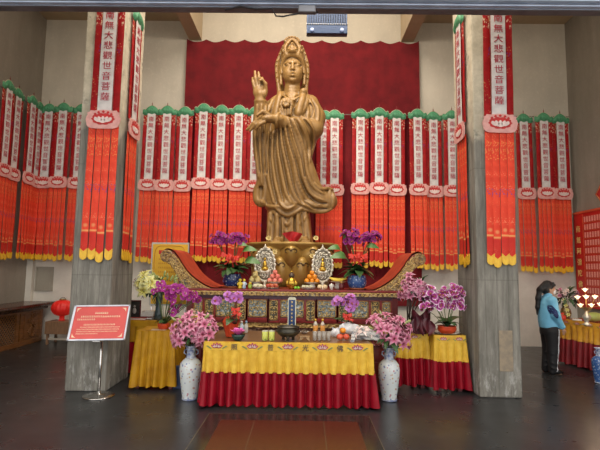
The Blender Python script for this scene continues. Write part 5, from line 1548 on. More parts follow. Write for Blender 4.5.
for k, (px, dz) in enumerate(((295.5, 0), (298.5, 0.0))):
    p = at(px, 289, AY+0.04)
    fruit('green_lime', 'bright green lime at the altar edge, %s of two' % ['left', 'right'][k], 'lime', (p.x, AY+0.06, AZ+0.026), 0.028, M_lime, 'limes at the altar edge', 0.9, k)
# silver filigree mandorla ornaments on tall feet
def filigree(px, label):
    p = at(px, 284, AY+0.45)
    t = thing('silver_ornament', label, 'ornament', (p.x, AY+0.46, AZ), 0, 'silver filigree ornaments')
    MB().lathe([(0.09, 0), (0.095, 0.012), (0.05, 0.03), (0.022, 0.06), (0.03, 0.09), (0.018, 0.12)], 24).build('foot', M_silvf, t)
    zc = 0.42; a, b_ = 0.175, 0.29
    n = 40
    MB().tube([(a*math.cos(2*PI*i/n), 0, zc+b_*math.sin(2*PI*i/n)) for i in range(n+1)], 0.013, 6, cap=False).build('outer_ring', M_silvf, t)
    MB().tube([(a*1.07*math.cos(2*PI*i/176), 0, zc+b_*1.05*math.sin(2*PI*i/176)) for i in range(177)], [0.013+0.009*math.cos(i*2*PI/8) for i in range(177)], 7, cap=False).build('pearl_border', M_silvf, t)
    MB().lathe([(0.001, -0.004), (0.98, -0.004), (0.98, 0.004), (0.001, 0.004)], 40, M=Matrix.Translation((0, 0.012, zc)) @ Matrix.Rotation(PI/2, 4, 'X') @ Matrix.Diagonal((a, b_, 1, 1))).build('back_plate', mk('pale_filigree_ground', (0.50, 0.46, 0.38), (0.25, 0.20, 0.14), 45, 0.4, 0.3) if 'pale_filigree_ground' not in MATS else MATS['pale_filigree_ground'], t)
    mb = MB()
    for q in range(14):   # scrolls
        w = 2*PI*q/14; cx_, cz_ = a*0.62*math.cos(w), zc+b_*0.66*math.sin(w)
        mb.tube([(cx_+0.042*(1-s_/9)*math.cos(s_+w), -0.01, cz_+0.05*(1-s_/9)*math.sin(s_+w)) for s_ in np.linspace(0, 7.5, 18)], 0.011, 5)
    mb.build('scrollwork', M_silvf, t)
    mb = MB().ell((0, -0.02, zc-0.07), (0.065, 0.045, 0.05), 12, 8); mb.ell((0, -0.025, zc+0.0), (0.042, 0.038, 0.075), 12, 8); mb.ell((0, -0.03, zc+0.10), (0.026, 0.026, 0.032), 10, 8)
    mb.build('seated_figure', M_goldv, t)
    mb = MB()
    for i in range(9):
        w = PI+PI*i/8; mb.ell((0.075*math.cos(w), -0.03, zc-0.11+0.02*math.sin(w)), (0.016, 0.02, 0.032), 8, 6)
    mb.build('lotus_seat', M_silvf, t)
    mb = MB().lathe([(0.02, 0), (0.03, 0.03), (0.012, 0.06), (0.001, 0.1)], 10, (0, 0, zc+b_))
    mb.build('finial', M_silvf, t)
filigree(264.5, 'tall silver filigree mandorla ornament left of the statue pedestal')
filigree(322.5, 'tall silver filigree mandorla ornament right of the statue pedestal')
# small yellow and blue figures at the left blue pot; little green jar
M_yel = mk('bright_yellow_glaze', (0.76, 0.55, 0.04), rough=0.35); M_lblue = mk('sky_blue_glaze', (0.22, 0.42, 0.62), (0.6, 0.65, 0.7), 14, 0.35)
for k, (px, m1, m2, nm) in enumerate(((239.8, M_yel, M_yel, 'yellow'), (243.8, M_lblue, M_yel, 'blue'))):
    p = at(px, 287, AY+0.1)
    t = thing('small_figurine', 'tiny %s glazed figurine beside the left blue pot' % nm, 'figurine', (p.x, AY+0.12+0.02*k, AZ))
    MB().lathe([(0.03, 0), (0.034, 0.02), (0.028, 0.05), (0.036, 0.08), (0.02, 0.115), (0.012, 0.12)], 14).build('figurine_body', m1, t)
    MB().ell((0, -0.003, 0.142), (0.026, 0.025, 0.027), 12, 8).build('figurine_head', m2, t)
    for sg in (-1, 1): MB().tube([(sg*0.022, 0, 0.105), (sg*0.045, -0.01, 0.08), (sg*0.035, -0.03, 0.06)], 0.009, 6).build('figurine_arm', m1, t)
p = at(250, 287, AY+0.1)
t = thing('green_jar', 'tiny lime green jar with yellow lid at the altar edge', 'jar', (p.x, AY+0.1, AZ))
MB().lathe([(0.028, 0), (0.034, 0.01), (0.034, 0.065), (0.022, 0.075)], 16).build('jar_body', mk('lime_plastic', (0.30, 0.42, 0.06), rough=0.35), t)
MB().lathe([(0.026, 0.075), (0.027, 0.1), (0.02, 0.108), (0.001, 0.11)], 16).build('lid', M_yel, t)
# pale flower lamps on the rim of the pedestal
M_lampf = mk('pale_flower_lamp', (0.72, 0.60, 0.30), (0.62, 0.48, 0.20), 6, 0.4, emit=(0.95, 0.8, 0.4), es=0.05)
def small_lotus(mat, s):
    mb = MB(); add_petals(mb, 8, 0.07*s, 0.022*s, 0.03*s, 0.03*s, 0, 0.35); add_petals(mb, 6, 0.05*s, 0.02*s, 0.04*s, 0.03*s, 0.3, 0.8); mb.ell((0, 0, 0.02*s), 0.018*s, 8, 6)
    return mb.mesh('blossom', mat)
ME_SL = small_lotus(M_lampf, 1.0)
for k, (px, py, dy) in enumerate(((271, 241, -0.62), (315, 241, -0.62), (277, 254, -0.74), (311.5, 257.5, -0.74))):
    p = P(px, py, dy)
    o = link('flower_ornament', ME_SL, None, p, aim((0, -1, 0.5)), 1.05)
    tag(o, ['pale yellow flower on the left pedestal rim by the statue foot', 'pale yellow flower on the right pedestal rim by the statue foot', 'pale yellow flower lower on the left pedestal petals', 'pale yellow flower lower on the right pedestal petals'][k], 'flower', 'pale flowers on the pedestal')
# ------------------------------------------------------------------ things on the front table
def tpos(px, py, z=FT_Z): 
    p = atz(px, py, z); return p
TZ = FT_Z+0.007
# red pot with mauve orchids
def orchid_pot(px, py, z, label, potmat, heads, seed, group=None, meshes=None, hscale=1.0, bow=None, pr=0.11, ph=0.2, fl=True):
    b0 = tpos(px, py, z)
    t = thing('potted_orchid', label, 'potted plant', (b0.x, b0.y, z), 0, group)
    rr = random.Random(seed); meshes = meshes or ME_ORCHL
    loc = lambda x, y, d=0.0: Vector((at(x, y, b0.y+d).x-b0.x, d, at(x, y, b0.y+d).z-z))
    if fl:   # crumpled paper wrap with pointed lips
        mb = MB()
        mb.grid(lambda u, v: ((pr*(0.62+0.5*v)+0.006*math.sin(u*2*PI*7))*math.cos(u*2*PI), (pr*(0.62+0.5*v)+0.006*math.sin(u*2*PI*7))*math.sin(u*2*PI), 0.003+ph*v*(1+0.22*math.sin(u*2*PI*3+1.2)*v)), 48, 6, closed=True)
        mb.lathe([(0.001, 0.003), (pr*0.62, 0.003)], 24, cap=False)
        mb.build('pot', potmat, t, fix=False)
    else:
        MB().lathe([(pr*0.72, 0.0), (pr*0.95, 0.03), (pr*1.05, ph*0.6), (pr, ph*0.9), (pr*1.06, ph), (pr*0.95, ph), (pr*0.88, ph*0.85)], 28).build('pot', potmat, t)
    MB().lathe([(pr*0.86, ph*0.82), (0.001, ph*0.86)], 20, cap=False).build('soil', M_soil, t)
    ends = []
    for (hx, hy, rx, rz, n, d) in heads:
        c = loc(hx, hy, d)
        ends += [c+Vector((rr.uniform(-rx, rx)*0.5, 0.02, 0)) for _ in range(2)]
        dome(t, meshes, n, c, (rx, 0.10, rz), rr, 0.1, 0.45, (1.15*hscale, 1.5*hscale), jitter=0.3)
    stems_to(t, (0, 0, ph*0.85), ends, M_stem, 0.005)
    leaves(t, [ME_BROADD] + ME_LEAFD, 9 if hscale != 1.06 else 16, (0, 0, ph*0.9), rr, (0.05, 0.9), (0.6, 0.95) if hscale != 1.06 else (0.8, 1.2))
    if bow:
        for k in range(2): link('ribbon_bow', ME_BOW, t, loc(bow[0]+k*1.5, bow[1]+k*4, -0.07), (0, 0.4*k, 0.3), bow[2])
    return t
M_redpot = mk('vermilion_paper', (0.62, 0.070, 0.018), (0.48, 0.04, 0.012), 9, 0.45)
orchid_pot(230.5, 336.5, TZ, 'mauve orchid in a vermilion paper-wrapped pot on the left of the front table', M_redpot, [(217.5, 300, 0.035, 0.03, 4, 0.02), (229, 297, 0.06, 0.045, 10, 0), (237.5, 297.5, 0.06, 0.05, 11, -0.02)], 41, bow=(235.5, 309, 0.42), pr=0.105, ph=0.22)
orchid_pot(346, 334, TZ, 'mauve orchid in a dark pot on the right of the front table', M_dwood, [(339, 302, 0.075, 0.06, 15, 0), (351, 301, 0.085, 0.065, 18, 0), (350, 308, 0.05, 0.04, 8, -0.03)], 42, bow=(347, 315, 0.5), pr=0.085, ph=0.15, fl=False)
# pink lotus lamp in a dark green bowl
p = tpos(238, 340.5)
t = thing('lotus_bowl', 'bright pink lotus in a dark green bowl near the left edge of the front table', 'ornament', (p.x, p.y, TZ))
MB().lathe([(0.045, 0), (0.06, 0.008), (0.085, 0.05), (0.09, 0.075), (0.08, 0.07), (0.001, 0.05)], 24).build('bowl', mk('dark_green_glaze', (0.02, 0.06, 0.05), rough=0.25), t)
M_hot = radial('hot_pink_lotus', [(0.0, (0.75, 0.30, 0.5)), (0.4, (0.70, 0.06, 0.40)), (1.0, (0.80, 0.20, 0.55))], 0.1)
mb = MB()
for n, L, ti in ((14, 0.125, 0.35), (12, 0.11, 0.7), (9, 0.08, 1.0)): add_petals(mb, n, L, 0.036, 0.02, 0.03, n*0.1, ti)
mb.build('lotus_flower', M_hot, t, (0, 0, 0.065), fix=False)
# small white and blue bottles behind it
for k, (px, m1) in enumerate(((241.5, M_lblue), (246, M_plate))):
    p = tpos(px, 333)
    t = thing('small_bottle', 'small %s bottle behind the pink lotus bowl' % ['blue', 'white'][k], 'bottle', (p.x, p.y, TZ), 0, 'small bottles behind the lotus bowl')
    MB().lathe([(0.026, 0), (0.03, 0.006), (0.03, 0.10), (0.016, 0.125), (0.014, 0.135)], 18).build('bottle_body', m1, t)
    MB().lathe([(0.017, 0.135), (0.017, 0.165), (0.012, 0.17), (0.001, 0.17)], 14).build('cap', [M_plate, M_lblue][k], t)
# two yellow-green printed cans
M_can = porcelain_mat('yellow_green_can', (0.56, 0.60, 0.12), [(0.20, 0.30, 0.05), (0.75, 0.72, 0.35), (0.12, 0.22, 0.04), (0.8, 0.8, 0.6)], 0.9)
for k, px in enumerate((264.8, 271.6)):
    p = tpos(px, 340.8)
    t = thing('votive_can', 'yellow-green printed votive can left of the bronze censer, %s of two' % ['left', 'right'][k], 'can', (p.x, p.y, TZ), 0, 'votive cans on the front table')
    MB().lathe([(0.037, 0), (0.040, 0.004), (0.040, 0.118), (0.037, 0.122)], 24).build('can_body', M_can, t)
    MB().lathe([(0.041, 0.118), (0.041, 0.124), (0.034, 0.125), (0.033, 0.118), (0.001, 0.118)], 24).build('rim', M_plate, t)
# dark bronze censer on three feet
M_bronze = mk('dark_bronze', (0.075, 0.068, 0.05), (0.04, 0.036, 0.028), 9, 0.42, 0.65, 0.2, 40)
p = tpos(288, 341)
t = thing('incense_censer', 'round dark bronze incense censer on three feet at the middle of the front table', 'censer', (p.x, p.y+0.02, TZ))
MB().lathe([(0.05, 0.045), (0.10, 0.055), (0.142, 0.09), (0.15, 0.125), (0.135, 0.15), (0.132, 0.16), (0.150, 0.172), (0.150, 0.182), (0.130, 0.182), (0.125, 0.15), (0.001, 0.145)], 36).build('censer_bowl', M_bronze, t)
for k in range(3):
    a = -PI/2+2*PI*k/3; c = Vector((0.075*math.cos(a), 0.075*math.sin(a), 0))
    MB().lathe([(0.016, 0.0), (0.022, 0.006), (0.016, 0.03), (0.034, 0.062), (0.02, 0.08)], 12, tuple(c)).build('foot', M_bronze, t)
for sg in (-1, 1): MB().ell((sg*0.146, 0, 0.125), (0.018, 0.02, 0.022), 10, 8).build('lion_boss', M_bronze, t)
MB().lathe([(0.128, 0.158), (0.06, 0.166), (0.001, 0.17)], 24, cap=False).build('ash', mk('grey_ash', (0.30, 0.28, 0.25), rough=0.9), t)
# blue spirit tablet in a cream frame
p = tpos(291.6, 332)
w_ = (at(295.6, 312, p.y)-at(287.4, 312, p.y)).x; h_ = (at(291, 297.6, p.y)-at(291, 332, p.y)).z
t = thing('blue_tablet', 'upright blue tablet with gold writing in a cream frame behind the censer', 'tablet', (p.x, p.y, TZ))
MB().box(-w_*0.75, w_*0.75, -0.05, 0.05, 0, 0.03, 0, 0.006).build('base', M_dwood, t)
ol = [(-w_/2, 0.03), (w_/2, 0.03), (w_/2, h_-0.025), (w_/2-0.02, h_), (-w_/2+0.02, h_), (-w_/2, h_-0.025)]
M_cream = mk('cream_paint', (0.62, 0.62, 0.48), rough=0.5)
MB().prism(ol, -0.012, 0.012).build('frame', M_cream, t)
MB().box(-w_/2+0.014, w_/2-0.014, -0.016, -0.012, 0.05, h_-0.04, 0).build('blue_panel', mk('deep_blue_panel', (0.015, 0.05, 0.16), (0.01, 0.035, 0.12), 6, 0.3), t)
M_goldink = mk('gold_lettering', (0.90, 0.66, 0.22), rough=0.5)
tm = text_mesh('南無觀世音菩薩', 0.032, M_goldink, 'lettering', True, (h_-0.12)/7, 0.0006)
link('lettering', tm, t, (0, -0.0175, h_-0.06))
# small dish with dark offering, wooden stand
p = tpos(304, 333.5)
t = thing('white_saucer', 'small white saucer of dark incense cones right of the censer', 'dish', (p.x, p.y, TZ))
MB().lathe([(0.03, 0), (0.035, 0.006), (0.075, 0.022), (0.078, 0.026), (0.06, 0.018), (0.001, 0.01)], 24).build('saucer_body', M_plate, t)
for k in range(3): MB().lathe([(0.014, 0.0), (0.010, 0.02), (0.001, 0.034)], 10, (0.03*(k-1), 0.012*(k % 2), 0.014)).build('incense_cone', M_tstem, t)
p = tpos(304.5, 341)
t = thing('wooden_stand', 'small pale carved wooden stand at the table edge right of the censer', 'stand', (p.x, p.y, TZ))
M_pw = mk('pale_carved_wood', (0.42, 0.28, 0.14), (0.26, 0.16, 0.07), 16, 0.5)
MB().box(-0.065, 0.065, -0.035, 0.035, 0.045, 0.06, 0, 0.004).build('top', M_pw, t)
for sx in (-1, 1): MB().prism([(sx*0.06, 0.045), (sx*0.02, 0.045), (sx*0.035, 0.02), (sx*0.06, 0.0), (sx*0.07, 0.0)], -0.03, 0.03).build('leg', M_pw, t)
# oil bottles with yellow caps, standing behind the row of clear tumblers
M_oil = mk('amber_oil', (0.82, 0.40, 0.10), (0.75, 0.32, 0.07), 6, 0.15)
M_clearb = mk('pale_bottle_shoulder', (0.70, 0.62, 0.50), rough=0.12)
for k, px in enumerate((315.4, 322.6)):
    p = tpos(px, 333.2)
    t = thing('oil_bottle', 'amber oil bottle with yellow cap on the front table, %s of two' % ['left', 'right'][k], 'bottle', (p.x, p.y, TZ), 0, 'oil bottles with yellow caps')
    MB().lathe([(0.032, 0), (0.036, 0.006), (0.036, 0.10), (0.034, 0.108)], 22).build('bottle_body', M_oil, t)
    MB().lathe([(0.0345, 0.108), (0.03, 0.13), (0.015, 0.16), (0.013, 0.172)], 22).build('shoulder', M_clearb, t)
    MB().lathe([(0.016, 0.17), (0.017, 0.2), (0.014, 0.204), (0.001, 0.204)], 16).build('cap', mk('yellow_cap', (0.85, 0.45, 0.03), rough=0.4) if k == 0 else MATS['yellow_cap'], t)
M_tumb = mk('frosted_tumbler', (0.56, 0.52, 0.46), (0.40, 0.34, 0.28), 25, 0.12, 0, 0.3, 50, trans=0.35)
for k, px in enumerate((314.8, 319.4, 324, 328.6)):
    p = tpos(px, 341)
    t = thing('glass_tumbler', 'clear cut-glass tumbler in front of the oil bottles, %s from the left' % ORD[k], 'glass', (p.x, p.y, TZ), 0, 'tumblers in front of the oil bottles')
    MB().lathe([(0.022, 0), (0.026, 0.004), (0.030, 0.118), (0.027, 0.118), (0.023, 0.012), (0.001, 0.012)], 16).build('tumbler_body', M_tumb, t)
    MB().lathe([(0.0235, 0.014), (0.0255, 0.085), (0.001, 0.085)], 16).build('water', M_clearb, t)
# white bags of offerings, oranges, apples
M_bag = mk('white_plastic_film', (0.84, 0.83, 0.82), (0.70, 0.70, 0.72), 12, 0.3, 0, 0.4, 30, bdist=0.01)
def bag(px, py, rx, ry, rz, label, seed, mat=None, lean=0.0, ears=True):
    p = tpos(px, py); rr = random.Random(seed)
    o = thing('plastic_bag', label, 'bag', (p.x, p.y, TZ))
    ph = [rr.uniform(0, 6) for _ in range(8)]
    def fn(u, v):
        a = u*2*PI; b_ = (v-0.5)*PI
        k = 1+0.10*math.sin(a*3+ph[0]+b_*2)+0.07*math.sin(a*5+ph[1]-b_*4)+0.05*math.sin(a*9+ph[2]+b_*6)
        return (rx*math.cos(b_)*math.cos(a)*k+lean*math.sin(b_), ry*math.cos(b_)*math.sin(a)*k, max(0.0, rz*(1+math.sin(b_)*k)-0.15*rz))
    MB().grid(fn, 40, 22, closed=True).build('bag_body', mat or M_bag, o)
    if ears:
        for sg in (-1, 1):
            MB().grid(lambda u, v: (lean+sg*(0.01+0.05*v)+(u-0.5)*0.05*(1-v*0.4), 0.01*math.sin(u*9+v*4), rz*1.75+0.06*v-0.03*v*v), 6, 6).build('bag_ear', mat or M_bag, o)
    return o
bag(350, 335.5, 0.16, 0.09, 0.09, 'large white plastic bag in front of the right orchid', 1, lean=-0.04)
bag(335.5, 337, 0.065, 0.05, 0.055, 'small white plastic bag left of the oranges', 2)
for k, (px, py, dz, m_, nm, lab, r) in enumerate(((340, 340.5, 0, 'red_orange_apple', 'apple', 'red-orange apple at the table edge, left of two', 0.047), (346.3, 340.5, 0, 'red_orange_apple', 'apple', 'red-orange apple at the table edge, right of two', 0.047), (343, 340.0, 0.082, None, 'orange', 'orange resting on the two apples at the table edge', 0.042))):
    p = tpos(px, py)
    mm = M_orange if m_ is None else (MATS.get(m_) or mk(m_, (0.66, 0.12, 0.05), (0.50, 0.06, 0.03), 6, 0.3))
    fruit('table_'+nm, lab, nm, (p.x, p.y+0.02, TZ+r*0.85+dz), r, mm, None, 0.9, k)
# film-wrapped bouquet lying at the corner, pale lily on top
M_film = mk('grey_striped_film', (0.62, 0.60, 0.56), (0.20, 0.21, 0.24), 7, 0.25, 0, 0.5, 30, (1, 6, 3), lo=0.42, hi=0.55)
p = tpos(367, 341)
t = thing('wrapped_bouquet', 'pale lily bouquet in grey-white film lying at the right corner of the front table', 'flowers', (p.x-0.02, p.y+0.05, TZ))
def fn(u, v):
    a = u*2*PI; r = 0.045+0.035*math.sin(v*PI)+0.012*math.sin(a*4+v*5)+0.008*math.sin(a*9-v*9)
    return (-0.18+0.40*v, r*math.cos(a)*0.9, max(0.0, 0.06+r*math.sin(a)-0.01*v+0.03*math.sin(v*4)))
MB().grid(fn, 32, 20, closed=True).build('film_wrap', M_film, t)
def fn2(u, v): return (-0.16+0.05*(u-0.5)-0.03*v, -0.05-0.10*min(1, v*1.6)-0.003, 0.05-0.02*v-max(0, v-0.62)*0.18+0.004*math.sin(u*9))
MB().grid(fn2, 6, 14).build('film_tail', M_film, t)
for k, (dx, dy, dz, d) in enumerate(((-0.02, -0.02, 0.135, (-0.2, -0.6, 0.8)), (0.05, 0.0, 0.12, (0.6, -0.5, 0.6)), (-0.09, -0.01, 0.12, (-0.7, -0.4, 0.6)))):
    link('flower', ME_LILYW[0], t, (dx, dy, dz-0.03), aim(d), 1.15)
for k in range(3): link('bud', ME_BUD, t, (0.1+0.03*k, -0.02, 0.10), aim((0.9, -0.3, 0.3+0.2*k)), 1.0)

# ------------------------------------------------------------------ flowers on the right tables
RZ = 0.807
orchid_pot(447, 333.0, RZ+0.022, 'magenta orchid with white-edged petals in a red pot by the right pillar', M_redpot, [(430, 296, 0.13, 0.12, 20, -0.03), (440, 303, 0.17, 0.17, 27, 0), (451, 292, 0.17, 0.10, 20, 0.02), (458, 302, 0.11, 0.15, 25, -0.04), (425, 308, 0.07, 0.07, 7, -0.05)], 51, meshes=ME_ORCH, hscale=1.06, pr=0.13, ph=0.105, fl=False)
p = tpos(447, 333.0, RZ)
t = thing('white_saucer', 'round white saucer under the red orchid pot by the right pillar', 'dish', (p.x, p.y, RZ))
MB().lathe([(0.13, 0), (0.185, 0.005), (0.192, 0.018), (0.18, 0.019), (0.001, 0.017)], 36).build('saucer_body', M_plate, t)
MB().lathe([(0.182, 0.018), (0.19, 0.021), (0.193, 0.018)], 36, cap=False).build('rim', M_plate, t)
# mauve lilies in maroon wrapping
p = tpos(415, 334, RZ)
t = thing('wrapped_bouquet', 'mauve lily bouquet in dark maroon wrapping on the left narrow table', 'flowers', (p.x, p.y+0.06, RZ))
M_maroon = mk('dark_maroon_paper', (0.10, 0.010, 0.018), (0.045, 0.004, 0.010), 6, 0.35, 0, 0.3, 20)
rr = random.Random(9)
for k, (cx_, r0, h_, ph_) in enumerate(((-0.11, 0.10, 0.16, 0.3), (0.10, 0.15, 0.30, 1.1))):
    MB().grid(lambda u, v: (cx_+(r0*(0.7+0.45*v-0.25*v*v)*(1+0.10*math.sin(u*2*PI*5+ph_+v)))*math.cos(u*2*PI), (r0*0.7*(0.7+0.45*v)*(1+0.10*math.sin(u*2*PI*5+ph_)))*math.sin(u*2*PI), h_*v*(1+0.25*math.sin(u*2*PI*2+ph_)*v)), 50, 8, closed=True).build('paper_wrap', M_maroon, t, fix=False)
for k, (dx, dz, ax) in enumerate(((0.0, 0.25, 0.3), (0.18, 0.22, -0.2), (0.11, 0.28, 0.9))):
    MB().grid(lambda u, v: (dx+(u-0.5)*0.22*math.cos(ax)*math.sin(PI*(0.15+0.85*v)), -0.12-0.02*math.sin(u*7), dz-0.22*v+(u-0.5)*0.22*math.sin(ax)), 8, 8).build('paper_flap', M_maroon, t)
hc = Vector((at(416, 290, p.y).x-p.x, 0, at(416, 290, p.y).z-RZ))
dome(t, ME_LILYD, 30, hc, (0.20, 0.16, 0.19), rr, 0.1, 0.45, (0.8, 1.1), jitter=0.25)
leaves(t, ME_LEAFD, 12, hc+Vector((0, 0, -0.1)), rr, (-0.6, 0.5), (0.8, 1.2))
leaves(t, ME_LEAF, 5, hc+Vector((0.1, 0, 0.05)), rr, (0.7, 1.3), (0.9, 1.2))
mb = MB()
for k in range(12):
    e = hc+Vector((rr.uniform(-.13, .13), rr.uniform(-.08, .08), rr.uniform(-.1, .05))); b_ = Vector((-0.07+rr.uniform(-.03, .03), rr.uniform(-.03, .03), 0.10))
    mb.tube([b_, b_*0.5+e*0.5+Vector((-0.02, 0, 0)), e], 0.007, 5)
mb.build('stems', mk('dark_stem', (0.05, 0.03, 0.02), rough=0.6), t)

# ------------------------------------------------------------------ left group: yellow lilies, magenta orchid, boxes on the hidden table
BZ = 0.867
bp = Vector((at(158, 322, 7.62).x, 7.62, BZ))
t = thing('tall_vase', 'slender dark glass vase behind the mustard cloth table', 'vase', bp)
MB().lathe([(0.06, 0), (0.075, 0.01), (0.06, 0.10), (0.045, 0.25), (0.06, 0.42), (0.078, 0.46), (0.07, 0.46), (0.05, 0.40), (0.04, 0.25)], 24).build('vase_body', mk('smoky_glass', (0.05, 0.08, 0.09), (0.03, 0.05, 0.055), 5, 0.08), t)
MB().lathe([(0.078, 0.455), (0.084, 0.462), (0.078, 0.468)], 24, cap=False).build('rim', M_lblue, t)
t = thing('lily_bouquet', 'cream yellow lily bouquet in the slender dark vase left of the altar', 'flowers', (bp.x, bp.y, BZ+0.46))
rr = random.Random(12)
c = Vector((at(156, 285, 7.62).x-bp.x, 0, at(156, 285, 7.62).z-BZ-0.46))
dome(t, ME_LILYY, 20, c+Vector((-0.10, -0.03, 0.0)), (0.20, 0.16, 0.14), rr, 0.2, 0.3, (1.3, 1.75), jitter=0.25)
for i in range(16):
    d = Vector((rr.uniform(-1, 1.3), rr.uniform(-1, 0.1), rr.uniform(0.2, 1))).normalized()
    link('bud', ME_BUD, t, c+Vector((d.x*0.30+0.06, d.y*0.15, d.z*0.15)), aim(d+Vector((0, 0, 0.3))), rr.uniform(1.0, 1.5))
leaves(t, ME_LEAFB, 8, c+Vector((0.08, 0, 0.02)), rr, (0.3, 1.1), (0.7, 1.0))
leaves(t, ME_LEAFD, 26, c+Vector((-0.02, -0.02, -0.13)), rr, (-0.35, 0.3), (0.9, 1.35))
stems_to(t, (0, 0, -0.30), [c+Vector((rr.uniform(-.2, .15), rr.uniform(-.1, .1), rr.uniform(-.1, .02))) for _ in range(12)], M_stem)
orchid_pot(163.5, 329, 0.83, 'magenta orchid in a small red pot on the mustard velvet table', M_redpot, [(161, 284, 0.04, 0.03, 3, 0.0), (168, 290, 0.09, 0.05, 8, -0.02), (178, 289, 0.10, 0.07, 12, -0.02), (172, 296, 0.08, 0.06, 9, -0.03), (188, 295, 0.09, 0.06, 10, 0.0), (176, 305, 0.06, 0.05, 6, -0.03), (172, 312, 0.05, 0.03, 4, -0.04), (196, 299, 0.06, 0.04, 6, 0.0), (157, 292, 0.04, 0.03, 4, 0.0)], 61, meshes=ME_ORCHD, hscale=1.0, pr=0.085, ph=0.085, fl=False)
# dark framed picture, stack of papers and boxes on the hidden table
p = Vector((at(134.5, 317, 7.75).x, 7.75, BZ))
t = thing('framed_picture', 'small dark framed picture of a pale figure behind the left pillar', 'picture', p, 0.1)
hh = (at(134, 300, 7.75)-at(134, 317, 7.75)).z+0.02
MB().box(-0.10, 0.10, -0.015, 0.015, 0, hh, 0, 0.004).build('frame', M_dwood, t)
MB().box(-0.082, 0.082, -0.018, -0.015, 0.02, hh-0.02, 0).build('picture_panel', mk('dark_picture', (0.055, 0.05, 0.045), (0.02, 0.02, 0.018), 10, 0.3), t)
mb = MB().ell((0, -0.02, hh*0.42), (0.032, 0.004, 0.05), 10, 8); mb.ell((0, -0.02, hh*0.66), (0.018, 0.004, 0.022), 10, 8)
mb.build('pale_figure', mk('pale_grey_print', (0.45, 0.42, 0.38), rough=0.6), t)
p = Vector((at(138, 321, 7.6).x, 7.6, BZ))
o = thing('book', 'red-covered book lying at the foot of the dark picture', 'book', p, 0.05)
MB().box(-0.16, 0.14, -0.06, 0.06, 0.004, 0.026, 0).build('pages', M_plate, o)
MB().box(-0.165, 0.145, -0.065, 0.062, 0.026, 0.031, 0).build('cover', mk('red_book_cover', (0.42, 0.05, 0.04), rough=0.5), o)
MB().box(-0.165, 0.145, -0.065, 0.062, 0.0, 0.004, 0).build('back_cover', MATS['red_book_cover'], o)
p = Vector((at(147, 320, 7.68).x, 7.68, BZ))
for k in range(3):
    o = thing('paper_box', 'white paper box in the stack behind the tall vase, %s' % ['lowest', 'middle', 'topmost'][k], 'box', (p.x+0.008*k, p.y+0.03, BZ+0.045*k), 0.05*k, 'stack of white paper boxes')
    MB().box(-0.10, 0.10, -0.07, 0.07, 0, 0.032, 0, 0.003).build('box_body', M_plate, o)
    MB().box(-0.102, 0.102, -0.072, 0.072, 0.026, 0.043, 0, 0.003).build('lid', [M_dwood, M_plate, M_plate][k], o)
p = tpos(157, 334, 0.83)
o = thing('paper_sheet', 'pale paper sheet lying on the mustard velvet table', 'paper', (-1.98+0.02, 6.62+0.10, 0.8255), 0.15)
MB().box(-0.11, 0.11, -0.06, 0.06, 0, 0.003, 0).build('sheet', mk('peach_paper', (0.72, 0.56, 0.42), rough=0.6), o)
# small stand behind the left lilies, with a beige cone and a yellow cup
t = thing('plant_stand', 'small lacquered stand half hidden behind the left pink lilies', 'stand', (-1.60, 7.35, 0))
MB().box(-0.17, 0.17, -0.17, 0.17, 0.80, 0.84, 0, 0.006).build('top', M_dwood, t)
for sx in (-1, 1):
    for sy in (-1, 1): MB().box(sx*0.14-0.018, sx*0.14+0.018, sy*0.14-0.018, sy*0.14+0.018, 0, 0.80, 0, 0.003).build('leg', M_dwood, t)
MB().box(-0.15, 0.15, -0.15, 0.15, 0.25, 0.275, 0).build('shelf', M_dwood, t)
p = at(191, 316, 7.3)
o = thing('paper_bag', 'beige folded paper bag behind the left pink lilies', 'bag', (p.x, 7.32, 0.842), 0.2)
mb = MB().prism([(-0.075, 0), (0.075, 0), (0.08, 0.13), (0.03, 0.235), (-0.005, 0.24), (-0.085, 0.15)], -0.05, 0.05)
mb.build('bag_body', mk('beige_paper', (0.55, 0.38, 0.24), (0.48, 0.32, 0.19), 6, 0.7), o)
MB().box(-0.07, 0.07, -0.055, -0.05, 0.10, 0.13, 0).build('fold', MATS['beige_paper'], o)
p = at(197.5, 318, 7.3)
o = thing('yellow_cup', 'bright yellow cup beside the beige paper bag', 'cup', (p.x, 7.25, 0.842))
MB().lathe([(0.03, 0), (0.04, 0.006), (0.05, 0.13), (0.046, 0.13), (0.036, 0.012), (0.001, 0.012)], 20).build('cup_body', M_yel, o)
MB().lathe([(0.05, 0.128), (0.053, 0.132), (0.05, 0.136)], 20, cap=False).build('rim', M_yel, o)
# blue box on the floor beside the mustard cloth, red cabinet right of the front table
p = atz(178, 391)
o = thing('storage_box', 'dark blue storage box on the floor between mustard cloth and left vase', 'box', (p.x, p.y+0.22, 0))
M_bbox = mk('dark_blue_plastic', (0.035, 0.06, 0.16), (0.025, 0.045, 0.12), 5, 0.4)
MB().box(-0.10, 0.12, -0.12, 0.12, 0, 0.29, 0, 0.01).build('box_body', M_bbox, o)
MB().box(-0.11, 0.13, -0.13, 0.13, 0.29, 0.325, 0, 0.006).build('lid', M_bbox, o)
t = thing('lacquer_cabinet', 'low dark red lacquer cabinet between the front table and the right vase', 'cabinet', (1.31, 6.55, 0))
M_cab = mk('dark_red_cabinet', (0.20, 0.022, 0.014), (0.13, 0.012, 0.010), 6, 0.3)
MB().box(-0.16, 0.16, 0, 0.45, 0.03, 0.66, 0, 0.006).build('carcass', M_cab, t)
MB().box(-0.18, 0.18, -0.02, 0.46, 0.66, 0.69, 0, 0.006).build('top', M_dwood, t)
